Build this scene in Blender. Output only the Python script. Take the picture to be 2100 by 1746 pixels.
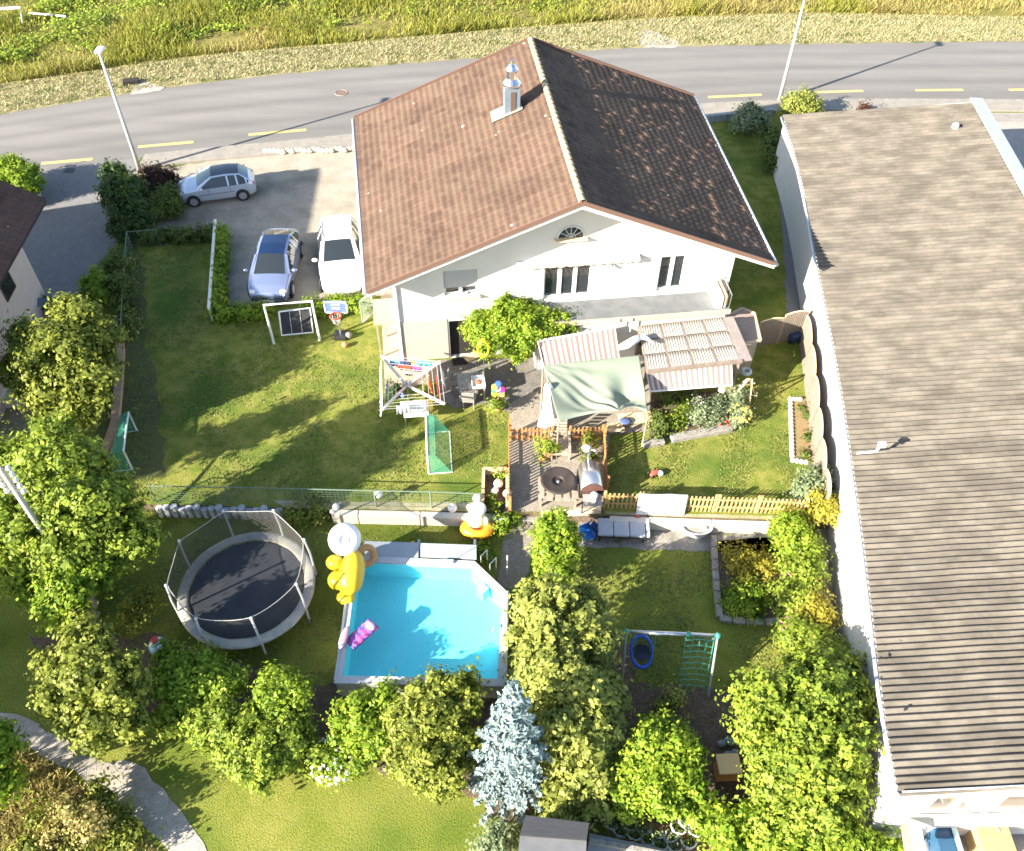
import bpy, math, random
import numpy as np
from mathutils import Vector, Matrix
from math import sin, cos, pi, radians, sqrt, floor

for o in list(bpy.data.objects): bpy.data.objects.remove(o)
scene = bpy.context.scene
COL = scene.collection
# ------------------------------------------------------------ camera
FPX, PITCH, ROLL, CAMH, CX, CY = 1783.0, radians(47.85), radians(0.8), 25.0, 1050.0, 873.0
fw = Vector((0, cos(PITCH), -sin(PITCH))); up0 = Vector((0, sin(PITCH), cos(PITCH))); rt0 = Vector((1, 0, 0))
rt = rt0 * cos(ROLL) - up0 * (-sin(ROLL)); up = up0 * cos(ROLL) - rt0 * sin(ROLL)
cam_d = bpy.data.cameras.new('camera'); cam = bpy.data.objects.new('camera', cam_d); COL.objects.link(cam)
cam.matrix_world = Matrix(((rt.x, up.x, -fw.x, 0), (rt.y, up.y, -fw.y, 0), (rt.z, up.z, -fw.z, CAMH), (0, 0, 0, 1)))
cam_d.sensor_fit = 'HORIZONTAL'; cam_d.sensor_width = 36; cam_d.lens = 36 * FPX / 2100.0
cam_d.clip_start = 0.5; cam_d.clip_end = 3000
scene.camera = cam
# ------------------------------------------------------------ sky, sun, exposure
SUN_AZ, SUN_EL = radians(33.0), radians(24.0)      # direction the light travels (from +x), elevation
w = bpy.data.worlds.new("World"); scene.world = w; w.use_nodes = True
nt = w.node_tree; nt.nodes.clear()
sky = nt.nodes.new('ShaderNodeTexSky'); sky.sky_type = 'NISHITA'; sky.sun_disc = False
sky.sun_elevation = SUN_EL
to_sun = Vector((-cos(SUN_AZ) * cos(SUN_EL), -sin(SUN_AZ) * cos(SUN_EL), sin(SUN_EL)))
sky.sun_rotation = math.atan2(to_sun.x, to_sun.y)
sky.air_density = 1.0; sky.dust_density = 1.0
bg = nt.nodes.new('ShaderNodeBackground'); bg.inputs[1].default_value = 0.08
ow = nt.nodes.new('ShaderNodeOutputWorld')
nt.links.new(sky.outputs[0], bg.inputs[0]); nt.links.new(bg.outputs[0], ow.inputs[0])
sd = bpy.data.lights.new('sun', 'SUN'); sd.energy = 5.0; sd.angle = radians(0.55); sd.color = (1.0, 0.90, 0.76)
so = bpy.data.objects.new('sun', sd); COL.objects.link(so)
so.rotation_euler = (-to_sun).to_track_quat('-Z', 'Y').to_euler(); so.location = (-30, -20, 40)
scene.view_settings.view_transform = 'Standard'; scene.view_settings.look = 'None'
scene.view_settings.gamma = 1; scene.view_settings.exposure = 2.18
scene.cycles.filter_width = 1.6; scene.cycles.max_bounces = 6; scene.cycles.transparent_max_bounces = 12

# ------------------------------------------------------------ projection helpers (photo pixel on a 2100 px wide copy -> world)
def ray(x, y):
    u, v = (x - CX) / FPX, (y - CY) / FPX
    return fw + rt * u - up * v
def g(x, y, z=0.0):
    d = ray(x, y); t = (z - CAMH) / d.z
    return Vector((0, 0, CAMH)) + d * t
def dist(p): return (p - Vector((0, 0, CAMH))).dot(fw)
def proj(p):
    q = p - Vector((0, 0, CAMH)); s = FPX / q.dot(fw)
    return CX + q.dot(rt) * s, CY - q.dot(up) * s
def hgt(base, px, py):
    """height above base whose projection comes nearest to (px,py)"""
    best, bh = 1e9, 0
    for i in range(1, 1400):
        a, b = proj(base + Vector((0, 0, i * .01))); e = (a - px) ** 2 + (b - py) ** 2
        if e < best: best, bh = e, i * .01
    return bh
LO = -0.5
R_ = random.Random(7)
NP = np.random.RandomState(11)

# ------------------------------------------------------------ object helpers
def tag(o, label=None, cat=None, group=None, kind=None):
    if label: o['label'] = label
    if cat: o['category'] = cat
    if group: o['group'] = group
    if kind: o['kind'] = kind
    return o
def thing(name, label, cat, loc=(0, 0, 0), rz=0.0, group=None):
    o = bpy.data.objects.new(name, None); COL.objects.link(o)
    o.location = loc; o.rotation_euler = (0, 0, rz); o.empty_display_size = .2
    return tag(o, label, cat, group)
def copy_tree(o, parent=None):
    c = o.copy(); COL.objects.link(c); c.parent = parent
    for ch in [x for x in bpy.data.objects if x.parent == o]:
        copy_tree(ch, c)
    return c
class MB:
    def __init__(s): s.v = []; s.f = []; s.a = []
    def quad(s, a, b, c, d, t=0):
        i = len(s.v); s.v += [tuple(a), tuple(b), tuple(c), tuple(d)]; s.f.append((i, i + 1, i + 2, i + 3)); return s
    def poly(s, pts):
        i = len(s.v); s.v += [tuple(p) for p in pts]; s.f.append(tuple(range(i, i + len(pts)))); return s
    def box(s, c, d, rz=0, rx=0, ry=0, M=None):
        M = M or (Matrix.Translation(Vector(c)) @ Matrix.Rotation(rz, 4, 'Z') @ Matrix.Rotation(ry, 4, 'Y') @ Matrix.Rotation(rx, 4, 'X'))
        i = len(s.v); x, y, z = d[0] / 2, d[1] / 2, d[2] / 2
        for p in ((-x, -y, -z), (x, -y, -z), (x, y, -z), (-x, y, -z), (-x, -y, z), (x, -y, z), (x, y, z), (-x, y, z)):
            s.v.append(tuple(M @ Vector(p)))
        for q in ((0, 3, 2, 1), (4, 5, 6, 7), (0, 1, 5, 4), (1, 2, 6, 5), (2, 3, 7, 6), (3, 0, 4, 7)):
            s.f.append(tuple(i + k for k in q))
        return s
    def beam(s, a, b, wd, ht, upv=(0, 0, 1)):
        a, b = Vector(a), Vector(b); d = (b - a); L = d.length; d.normalize(); u = Vector(upv)
        x = d.cross(u)
        if x.length < 1e-4: x = d.cross(Vector((1, 0, 0)))
        x.normalize(); z = x.cross(d)
        M = Matrix(((x.x, d.x, z.x, 0), (x.y, d.y, z.y, 0), (x.z, d.z, z.z, 0), (0, 0, 0, 1)))
        return s.box(None, (wd, L, ht), M=Matrix.Translation((a + b) / 2) @ M)
    def tube(s, pts, r, n=8, cap=True):
        pts = [Vector(p) for p in pts]; rr = r if isinstance(r, (list, tuple)) else [r] * len(pts)
        i0 = len(s.v); prev = None
        for k, p in enumerate(pts):
            if k == 0: t = pts[1] - p
            elif k == len(pts) - 1: t = p - pts[k - 1]
            else: t = pts[k + 1] - pts[k - 1]
            t.normalize()
            if prev is None:
                x = t.cross(Vector((0, 0, 1)))
                if x.length < 1e-3: x = Vector((1, 0, 0))
            else: x = prev - t * prev.dot(t)
            x.normalize(); prev = x; y = t.cross(x)
            for j in range(n):
                a = 2 * pi * j / n; s.v.append(tuple(p + (x * cos(a) + y * sin(a)) * rr[k]))
        for k in range(len(pts) - 1):
            for j in range(n):
                a = i0 + k * n + j; b = i0 + k * n + (j + 1) % n
                s.f.append((a, b, b + n, a + n))
        if cap:
            s.f.append(tuple(i0 + j for j in reversed(range(n)))); e = i0 + (len(pts) - 1) * n
            s.f.append(tuple(e + j for j in range(n)))
        return s
    def lathe(s, c, prof, n=24, axis=None):
        c = Vector(c); i0 = len(s.v)
        q = Vector((0, 0, 1)).rotation_difference(Vector(axis)) if axis else None
        for r, z in prof:
            for j in range(n):
                a = 2 * pi * j / n; p = Vector((r * cos(a), r * sin(a), z))
                if q: p = q @ p
                s.v.append(tuple(c + p))
        for k in range(len(prof) - 1):
            for j in range(n):
                a = i0 + k * n + j; b = i0 + k * n + (j + 1) % n; s.f.append((a, b, b + n, a + n))
        s.f.append(tuple(i0 + j for j in reversed(range(n)))); e = i0 + (len(prof) - 1) * n
        s.f.append(tuple(e + j for j in range(n)))
        return s
    def sphere(s, c, r, n=16, m=10):
        c = Vector(c); r = Vector((r, r, r)) if not hasattr(r, '__len__') else Vector(r); i0 = len(s.v)
        for k in range(m + 1):
            t = pi * (k + .02 * (k == 0) - .02 * (k == m)) / m
            for j in range(n):
                a = 2 * pi * j / n
                s.v.append((c.x + r.x * sin(t) * cos(a), c.y + r.y * sin(t) * sin(a), c.z + r.z * cos(t)))
        for k in range(m):
            for j in range(n):
                a = i0 + k * n + j; b = i0 + k * n + (j + 1) % n; s.f.append((a, a + n, b + n, b))
        return s
    def torus(s, c, R, r, n=32, m=10, axis=None, sx=1, sy=1):
        c = Vector(c); i0 = len(s.v); q = Vector((0, 0, 1)).rotation_difference(Vector(axis)) if axis else None
        for k in range(n):
            A = 2 * pi * k / n
            for j in range(m):
                a = 2 * pi * j / m
                p = Vector(((R + r * cos(a)) * cos(A) * sx, (R + r * cos(a)) * sin(A) * sy, r * sin(a)))
                if q: p = q @ p
                s.v.append(tuple(c + p))
        for k in range(n):
            for j in range(m):
                a = i0 + k * m + j; b = i0 + k * m + (j + 1) % m; k2 = (k + 1) % n
                s.f.append((a, i0 + k2 * m + j, i0 + k2 * m + (j + 1) % m, b))
        return s
    def grid(s, P):
        """P[i][j] points"""
        i0 = len(s.v); n = len(P[0])
        for row in P: s.v += [tuple(p) for p in row]
        for i in range(len(P) - 1):
            for j in range(n - 1):
                a = i0 + i * n + j; s.f.append((a, a + 1, a + n + 1, a + n))
        return s
    def prism(s, pts, z0, z1):
        """pts: list of xy(z), extruded"""
        n = len(pts); i = len(s.v)
        s.v += [(p[0], p[1], z0) for p in pts] + [(p[0], p[1], z1) for p in pts]
        s.f.append(tuple(i + k for k in reversed(range(n)))); s.f.append(tuple(i + n + k for k in range(n)))
        for k in range(n):
            k2 = (k + 1) % n; s.f.append((i + k, i + k2, i + n + k2, i + n + k))
        return s
    def build(s, name, m, parent=None, smooth=False, bevel=0, solid=0, sub=0):
        me = bpy.data.meshes.new(name); me.from_pydata(s.v, [], s.f); me.update()
        if m: me.materials.append(m)
        if smooth: me.polygons.foreach_set('use_smooth', [True] * len(me.polygons))
        o = bpy.data.objects.new(name, me); COL.objects.link(o)
        if parent: o.parent = parent
        if solid:
            k = o.modifiers.new('s', 'SOLIDIFY'); k.thickness = solid; k.offset = 0
        if bevel:
            k = o.modifiers.new('b', 'BEVEL'); k.width = bevel; k.segments = 2; k.limit_method = 'ANGLE'
        if sub:
            k = o.modifiers.new('u', 'SUBSURF'); k.levels = sub; k.render_levels = sub
        return o
def np_mesh(name, V, F, m, parent=None, attrs=None, smooth=False):
    """V (n,3), F (k,4)/(k,3) int; attrs {name: per-face float array}"""
    me = bpy.data.meshes.new(name); n, k = len(V), F.shape[1]
    me.vertices.add(n); me.vertices.foreach_set('co', np.asarray(V, dtype=np.float32).ravel())
    me.loops.add(F.size); me.loops.foreach_set('vertex_index', F.astype(np.int32).ravel())
    me.polygons.add(len(F)); me.polygons.foreach_set('loop_start', (np.arange(len(F)) * k).astype(np.int32))
    me.polygons.foreach_set('loop_total', np.full(len(F), k, dtype=np.int32))
    if smooth: me.polygons.foreach_set('use_smooth', np.ones(len(F), dtype=bool))
    me.update(calc_edges=True)
    for an, av in (attrs or {}).items():
        a = me.attributes.new(an, 'FLOAT', 'FACE'); a.data.foreach_set('value', np.asarray(av, dtype=np.float32))
    me.materials.append(m)
    o = bpy.data.objects.new(name, me); COL.objects.link(o)
    if parent: o.parent = parent
    return o

# ------------------------------------------------------------ materials
MATS = {}
def _n(t, typ, **kw):
    n = t.nodes.new(typ)
    for k, v in kw.items(): setattr(n, k, v)
    return n
def mat(name, c, rough=.7, c2=None, scale=3.0, detail=6, contrast=(.35, .65), metal=0, bump=0, bscale=None,
        c3=None, s3=.5, k3=(.5, .7), stretch=None, coat=0, alpha=1, trans=0, spec=.4, fine=0):
    if name in MATS: return MATS[name]
    m = bpy.data.materials.new(name); m.use_nodes = True; t = m.node_tree
    b = t.nodes['Principled BSDF']; b.inputs['Roughness'].default_value = rough
    b.inputs['Metallic'].default_value = metal; b.inputs['Base Color'].default_value = (*c, 1)
    b.inputs['Specular IOR Level'].default_value = spec
    if coat: b.inputs['Coat Weight'].default_value = coat; b.inputs['Coat Roughness'].default_value = .05
    if alpha < 1: b.inputs['Alpha'].default_value = alpha
    L = t.links.new
    tc = _n(t, 'ShaderNodeNewGeometry'); src = tc.outputs['Position']
    if stretch:
        mp = _n(t, 'ShaderNodeMapping'); mp.inputs['Scale'].default_value = stretch; L(src, mp.inputs[0]); src = mp.outputs[0]
    out = None
    if c2:
        n1 = _n(t, 'ShaderNodeTexNoise'); n1.inputs['Scale'].default_value = scale; n1.inputs['Detail'].default_value = detail
        n1.inputs['Roughness'].default_value = .65; L(src, n1.inputs['Vector'])
        mr = _n(t, 'ShaderNodeMapRange'); mr.inputs[1].default_value, mr.inputs[2].default_value = contrast; L(n1.outputs[0], mr.inputs[0])
        mx = _n(t, 'ShaderNodeMix', data_type='RGBA'); mx.inputs[6].default_value = (*c, 1); mx.inputs[7].default_value = (*c2, 1)
        L(mr.outputs[0], mx.inputs[0]); out = mx.outputs[2]
        if c3:
            n3 = _n(t, 'ShaderNodeTexNoise'); n3.inputs['Scale'].default_value = s3; n3.inputs['Detail'].default_value = 5; L(src, n3.inputs['Vector'])
            m3 = _n(t, 'ShaderNodeMapRange'); m3.inputs[1].default_value, m3.inputs[2].default_value = k3; L(n3.outputs[0], m3.inputs[0])
            x3 = _n(t, 'ShaderNodeMix', data_type='RGBA'); L(m3.outputs[0], x3.inputs[0]); L(out, x3.inputs[6]); x3.inputs[7].default_value = (*c3, 1)
            out = x3.outputs[2]
        if fine:
            nf = _n(t, 'ShaderNodeTexNoise'); nf.inputs['Scale'].default_value = fine; nf.inputs['Detail'].default_value = 3; L(tc.outputs['Position'], nf.inputs['Vector'])
            mf = _n(t, 'ShaderNodeMapRange'); mf.inputs[1].default_value = .3; mf.inputs[2].default_value = .7; mf.inputs[3].default_value = .62; mf.inputs[4].default_value = 1.35
            L(nf.outputs[0], mf.inputs[0]); xm = _n(t, 'ShaderNodeVectorMath', operation='SCALE'); L(out, xm.inputs[0]); L(mf.outputs[0], xm.inputs[3]); out = xm.outputs[0]
        L(out, b.inputs['Base Color'])
    if bump:
        nb = _n(t, 'ShaderNodeTexNoise'); nb.inputs['Scale'].default_value = bscale or scale * 4; nb.inputs['Detail'].default_value = 4; L(tc.outputs['Position'], nb.inputs['Vector'])
        bp = _n(t, 'ShaderNodeBump'); bp.inputs['Strength'].default_value = .8; bp.inputs['Distance'].default_value = bump
        L(nb.outputs[0], bp.inputs['Height']); L(bp.outputs[0], b.inputs['Normal'])
    if trans:
        tr = _n(t, 'ShaderNodeBsdfTranslucent'); tr.inputs[0].default_value = (*c, 1)
        if out: L(out, tr.inputs[0])
        ms = _n(t, 'ShaderNodeMixShader'); ms.inputs[0].default_value = trans
        o_ = t.nodes['Material Output']; L(b.outputs[0], ms.inputs[1]); L(tr.outputs[0], ms.inputs[2]); L(ms.outputs[0], o_.inputs[0])
    MATS[name] = m; return m
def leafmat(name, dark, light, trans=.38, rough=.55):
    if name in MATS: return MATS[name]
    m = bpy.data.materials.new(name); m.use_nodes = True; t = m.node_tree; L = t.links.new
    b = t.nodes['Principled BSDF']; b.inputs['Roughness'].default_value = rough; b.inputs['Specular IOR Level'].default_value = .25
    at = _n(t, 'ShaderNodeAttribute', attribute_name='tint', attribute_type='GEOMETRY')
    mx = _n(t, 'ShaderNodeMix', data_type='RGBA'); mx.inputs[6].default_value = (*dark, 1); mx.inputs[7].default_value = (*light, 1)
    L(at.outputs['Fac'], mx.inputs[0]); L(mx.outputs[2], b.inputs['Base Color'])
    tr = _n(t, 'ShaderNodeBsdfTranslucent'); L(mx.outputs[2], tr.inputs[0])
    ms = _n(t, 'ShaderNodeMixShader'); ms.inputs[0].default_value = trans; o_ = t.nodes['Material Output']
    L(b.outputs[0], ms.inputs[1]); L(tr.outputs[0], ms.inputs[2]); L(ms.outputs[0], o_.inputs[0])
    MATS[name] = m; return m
def paint(name, c, rough=.35, metal=0, coat=0, alpha=1, spec=.5): return mat(name, c, rough, metal=metal, coat=coat, alpha=alpha, spec=spec)

M_lawn = mat('lawn_grass', (.115, .150, .024), .95, (.215, .212, .052), scale=1.7, detail=10, contrast=(.40, .60), c3=(.075, .120, .020), s3=.35, k3=(.48, .66), bump=.03, bscale=22, fine=22, spec=.1)
M_park = mat('park_grass', (.14, .168, .026), .95, (.215, .215, .050), scale=1.0, detail=9, contrast=(.35, .65), c3=(.10, .14, .02), s3=.5, k3=(.45, .62), bump=.03, bscale=22, fine=22, spec=.1)
M_shadelawn = M_lawn
M_field = mat('field_soil', (.20, .17, .06), .95, (.13, .13, .035), scale=1.2, bump=.05, fine=12, spec=.1)
M_verge = mat('verge_dry_grass', (.21, .195, .09), .95, (.31, .27, .15), scale=2.5, detail=9, c3=(.11, .125, .04), s3=1.1, k3=(.5, .62), bump=.06, bscale=14, fine=20, spec=.1)
M_pave = mat('pavement', (.21, .195, .17), .9, (.26, .24, .21), scale=2, detail=8, bump=.006, bscale=60, fine=60)
M_asph2 = mat('side_street_asphalt', (.15, .15, .15), .95, (.19, .187, .18), scale=3, detail=9, bump=.008, bscale=70, fine=70)
M_gravel = mat('driveway_gravel', (.27, .235, .185), .95, (.35, .31, .25), scale=1.2, detail=10, c3=(.17, .155, .12), s3=.4, k3=(.5, .7), bump=.02, bscale=40, fine=45)
M_path = mat('path_gravel', (.29, .265, .23), .95, (.39, .36, .31), scale=2.2, detail=10, c3=(.19, .17, .135), s3=.7, k3=(.55, .75), bump=.02, bscale=30, fine=40)
M_stone = mat('grey_stone', (.19, .18, .165), .9, (.28, .265, .24), scale=5, bump=.02, bscale=30, fine=30)
M_white = mat('white_render', (.56, .545, .53), .85, (.52, .505, .49), scale=1.5, bump=.002, bscale=60)
M_whitep = paint('white_paint', (.66, .66, .65), .4)
M_wood = mat('orange_wood', (.36, .155, .055), .7, (.46, .23, .09), scale=6, bump=.004)
M_woodd = mat('weathered_wood', (.24, .18, .13), .8, (.34, .27, .20), scale=5, bump=.004, stretch=(1, 6, 1))
M_woodl = mat('light_wood', (.62, .46, .26), .7, (.72, .55, .34), scale=6, bump=.003)
M_glass = mat('dark_glass', (.02, .026, .03), .06, spec=.8)
M_black = paint('black_plastic', (.018, .018, .02), .5)
M_steel = paint('galvanised_steel', (.55, .56, .57), .35, metal=.9)
M_zinc = mat('zinc_sheet', (.42, .46, .50), .45, (.50, .54, .58), scale=3, metal=.3)
M_soil = mat('garden_soil', (.09, .065, .045), .95, (.15, .11, .075), scale=5, bump=.03, bscale=20, fine=25)
M_terra = mat('terracotta', (.45, .18, .09), .8, (.52, .24, .13), scale=6)
M_bark = mat('bark', (.11, .085, .06), .95, (.17, .13, .09), scale=9, bump=.02)
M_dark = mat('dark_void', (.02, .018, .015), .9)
# leaves
LF = dict(
    olive=leafmat('leaf_olive', (.10, .13, .02), (.33, .37, .06)),
    fresh=leafmat('leaf_fresh', (.10, .16, .018), (.33, .41, .05)),
    bright=leafmat('leaf_bright', (.10, .19, .013), (.34, .44, .04)),
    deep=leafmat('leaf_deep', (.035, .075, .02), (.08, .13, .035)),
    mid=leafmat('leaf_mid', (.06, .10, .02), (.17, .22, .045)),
    conifer=leafmat('leaf_conifer', (.12, .155, .028), (.44, .47, .11)),
    blue=leafmat('needle_blue', (.075, .12, .125), (.27, .355, .35), trans=.1),
    yellow=leafmat('leaf_yellow', (.24, .22, .03), (.42, .38, .05)),
    red=leafmat('leaf_red', (.06, .025, .02), (.12, .06, .04)),
    straw=leafmat('straw_blade', (.20, .19, .04), (.50, .41, .17), trans=.3),
    verge=leafmat('verge_blade', (.19, .19, .075), (.46, .42, .24), trans=.2),
    meadow=leafmat('meadow_blade', (.10, .14, .02), (.40, .38, .07), trans=.3),
    sage=leafmat('leaf_sage', (.13, .18, .09), (.30, .36, .20)))

# ------------------------------------------------------------ foliage
def leaf_quads(P, N, size, tint, elong=1.5, rng=NP):
    """one diamond leaf per point P with normal about N"""
    n = len(P); size = np.asarray(size) * np.ones(n)
    N = N + rng.normal(0, .38, (n, 3)); N /= np.linalg.norm(N, axis=1)[:, None] + 1e-9
    A = np.cross(N, rng.normal(0, 1, (n, 3))); A /= np.linalg.norm(A, axis=1)[:, None] + 1e-9
    B = np.cross(N, A); a = A * (size * elong * .5)[:, None]; b = B * (size * .5)[:, None]
    V = np.stack([P - a, P - b * .9 - a * .1, P + a, P + b * .9 - a * .1], 1).reshape(-1, 3)
    F = np.arange(4 * n).reshape(n, 4)
    return V, F, tint
def crown(name, blobs, m, parent=None, size=.11, dens=1.0, clump=.30, droop=0, seed=1, shell=.72, elong=1.5, lump=True, plume=.6):
    """blobs: list of (centre Vector, (rx,ry,rz)). Leaves gathered in small clumps through the outer volume of every blob."""
    rng = np.random.RandomState(seed); VV = []; FF = []; TT = []; off = 0; size = size * .78
    BB = []
    for c, r in blobs:
        c = np.array(c); r = np.array(r, float) * np.ones(3)
        if lump and r.mean() > .55:
            BB.append((c, r * .74)); K = 8; ang = rng.rand() * 6
            for k in range(K):
                zz = 1 - 1.55 * (k + .5) / K; aa = ang + 2.4 * k; dd = np.array([sqrt(max(0, 1 - zz * zz)) * cos(aa), sqrt(max(0, 1 - zz * zz)) * sin(aa), zz])
                BB.append((c + dd * r * rng.uniform(.56, .74), r * rng.uniform(.30, .44)))
        else: BB.append((c, r))
    for c, r in BB:
        c = np.array(c); r = np.array(r, float) * np.ones(3)
        area = 4 * pi * ((r[0] * r[1]) ** 1.6 / 3 + (r[0] * r[2]) ** 1.6 / 3 + (r[1] * r[2]) ** 1.6 / 3) ** (1 / 1.6)
        n = int(area / (size * size * elong * .5) * 1.1 * dens)
        ncl = max(6, int(area / (clump * clump) * .62))
        D = rng.normal(0, 1, (ncl, 3)); D /= np.linalg.norm(D, axis=1)[:, None]
        rad = shell + (1.08 - shell) * rng.rand(ncl) ** .7
        # lumpy outline
        ph = rng.rand(3) * 6
        rad *= 1 + .12 * np.sin(D[:, 0] * 5 + ph[0]) * np.sin(D[:, 1] * 5 + ph[1]) + .07 * np.sin(D[:, 2] * 9 + ph[2])
        CC = D * rad[:, None]
        ct = rng.rand(ncl)
        k = rng.randint(0, ncl, n)
        cs = clump * (.5 + .9 * rng.rand(ncl)) / r.mean() * .50
        Q = CC[k] * (1 + plume * (np.abs(rng.normal(0, 1, n)) - .6) * cs[k])[:, None] + rng.normal(0, 1, (n, 3)) * (cs[k] * (1 - .22 * min(plume, 2)))[:, None]
        P = c + Q * r; 
        Nn = Q / (np.linalg.norm(Q, axis=1)[:, None] + 1e-6) + np.array([0, 0, .5])
        P[:, 2] -= droop * np.linalg.norm(Q[:, :2], axis=1) ** 2
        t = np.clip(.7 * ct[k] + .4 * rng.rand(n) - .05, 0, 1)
        V, F, T = leaf_quads(P, Nn, size * (.45 + 1.1 * rng.rand(n) ** 1.3), t, elong, rng)
        VV.append(V); FF.append(F + off); TT.append(T); off += len(V)
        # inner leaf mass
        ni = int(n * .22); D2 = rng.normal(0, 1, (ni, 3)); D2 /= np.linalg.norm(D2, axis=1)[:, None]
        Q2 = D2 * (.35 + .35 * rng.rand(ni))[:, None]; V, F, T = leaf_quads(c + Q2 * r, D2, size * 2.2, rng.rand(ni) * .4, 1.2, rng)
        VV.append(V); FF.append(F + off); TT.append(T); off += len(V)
    V = np.concatenate(VV); F = np.concatenate(FF); T = np.concatenate(TT)
    V[:, 2] = np.maximum(V[:, 2], LO + .01)
    if parent: V = V - np.array(parent.location)
    return np_mesh(name, V, F, m, parent, {'tint': T})
def trunk(parent, h, r, lean=(0, 0), limbs=(), name='trunk'):
    """parent at the base; limbs: list of end points relative to base"""
    mb = MB(); top = Vector((lean[0], lean[1], h))
    mb.tube([(0, 0, -.05), top * .35, top * .7 + Vector((.05, -.04, 0)), top], [r, r * .8, r * .6, r * .35], 9)
    for q in limbs:
        q = Vector(q); s = top * R_.uniform(.35, .7)
        mb.tube([s, (s + q) / 2 + Vector((0, 0, .15)), q], [r * .45, r * .28, r * .1], 6)
    return mb.build(name, M_bark, parent, smooth=True)
def bl(px, py, z, rpx, rz=None, ry=None):
    """crown lobe seen at a photo position: centre height z, width in photo pixels"""
    c = g(px, py, z); r = 1.05 * rpx * dist(c) / FPX
    return (c, (r, (ry or 1) * r, (rz or 1) * r))
def bush(name, label, cat, base, blobs, m, group=None, size=.10, seed=1, h=None, tr=True, **kw):
    b = g(*base) if len(base) == 3 else g(base[0], base[1], 0)
    t = thing(name, label, cat, b, 0, group)
    crown('crown' if 'tree' in name else 'foliage', blobs, LF[m], t, size=size, seed=seed, **kw)
    if tr:
        c = sum((x[0] for x in blobs), Vector()) / len(blobs) - b
        trunk(t, max(.3, c.z), max(.03, .05 * c.z), (c.x, c.y), [x[0] - b for x in blobs[:6]], 'trunk' if 'tree' in name else 'stem')
    return t

# ------------------------------------------------------------ flat sheets
def rough(pts, step=.5, amp=.1, seed=3):
    rng = random.Random(seed); out = []
    for i, p in enumerate(pts):
        q = pts[(i + 1) % len(pts)]; n = max(1, int((q - p).length / step)); 
        d = (q - p); nn = Vector((-d.y, d.x, 0)); 
        if nn.length > 0: nn.normalize()
        for k in range(n):
            out.append(p + d * (k / n) + nn * rng.uniform(-amp, amp) * (1 if k else .4))
    return out
def sheet(name, px, z, m, zg=0.0, jag=0, kind='structure', world=False, thick=0):
    pts = [Vector((p[0], p[1], 0)) for p in px] if world else [g(p[0], p[1], zg) for p in px]
    pts = [Vector((p.x, p.y, 0)) for p in pts]
    if jag: pts = rough(pts, .35, jag)
    mb = MB()
    if thick: mb.prism(pts, z - thick, z)
    else: mb.poly([(p.x, p.y, z) for p in pts])
    o = mb.build(name, m)
    n = o.data.polygons[0].normal if not thick else None
    if n is not None and n.z < 0: o.data.flip_normals()
    if kind: o['kind'] = kind
    return o
#@@SETTING
# ------------------------------------------------------------ setting
# retaining line between the upper level (z 0) and the lower garden (z LO)
RET = [g(-900, 1075), g(0, 1040), g(330, 1034), g(680, 1045), g(1045, 1050), g(1190, 1054), g(1590, 1066), g(1720, 1070), g(2700, 1080)]
up_poly = [(p.x, p.y) for p in RET] + [(400, 15), (400, 420), (-400, 420), (-400, 15)]
sheet('upper_lawn', up_poly, 0.0, M_lawn, world=True)
lo_poly = [(-400, -200), (400, -200), (400, 40)] + [(p.x, p.y + .4) for p in reversed(RET)] + [(-400, 40)]
sheet('lower_lawn', lo_poly, LO, M_park, world=True)
mb = MB()
for a, b in zip(RET[:-1], RET[1:]):
    mb.quad((a.x, a.y, LO - .02), (b.x, b.y, LO - .02), (b.x, b.y, -.001), (a.x, a.y, -.001))
tag(mb.build('bank', M_soil), kind='structure')
# field beyond the road
top_e = [(-500, 300), (-200, 268), (0, 235), (150, 210), (300, 185), (450, 166), (600, 150), (900, 125), (1100, 110), (1300, 98), (1500, 93), (1800, 88), (2100, 85), (2600, 84), (3000, 88)]
bot_e = [(-500, 430), (-200, 388), (0, 357), (150, 342), (300, 322), (450, 307), (600, 294), (900, 262), (1100, 246), (1300, 229), (1500, 213), (1800, 208), (2100, 210), (2600, 214), (3000, 222)]
def resamp(px, n, z=0):
    P = [g(x, y, z) for x, y in px]; xs = [p.x for p in P]; ys = [p.y for p in P]
    X = np.linspace(xs[0], xs[-1], n); Y = np.interp(X, xs, ys)
    for _ in range(14): Y[1:-1] = (Y[:-2] + Y[1:-1] * 2 + Y[2:]) / 4
    return X, Y
TX, TY = resamp(top_e, 160); BX, BY = resamp(bot_e, 160)
BYi = lambda x: float(np.interp(x, BX, BY)); TYi = lambda x: float(np.interp(x, TX, TY))
m = bpy.data.materials.new('road_asphalt'); m.use_nodes = True; t = m.node_tree; L = t.links.new; b = t.nodes['Principled BSDF']; b.inputs['Roughness'].default_value = .9
at = _n(t, 'ShaderNodeAttribute', attribute_name='v', attribute_type='GEOMETRY')
cr = _n(t, 'ShaderNodeValToRGB'); el = cr.color_ramp.elements
base = [(0, .20), (.05, .19), (.12, .215), (.2, .18), (.27, .215), (.36, .205), (.42, .17), (.5, .22), (.6, .20), (.68, .165), (.76, .205), (.86, .17), (1, .20)]
el[0].position = 0; el[0].color = (.15, .145, .135, 1); el[1].position = 1; el[1].color = (.15, .145, .135, 1)
for p_, v_ in base[1:-1]:
    e = el.new(p_); e.color = (v_ * .77, v_ * .74, v_ * .70, 1)
L(at.outputs['Fac'], cr.inputs[0])
ge = _n(t, 'ShaderNodeNewGeometry'); nz = _n(t, 'ShaderNodeTexNoise'); nz.inputs['Scale'].default_value = 30; nz.inputs['Detail'].default_value = 8; nz.inputs['Roughness'].default_value = .8; L(ge.outputs['Position'], nz.inputs['Vector'])
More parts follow.
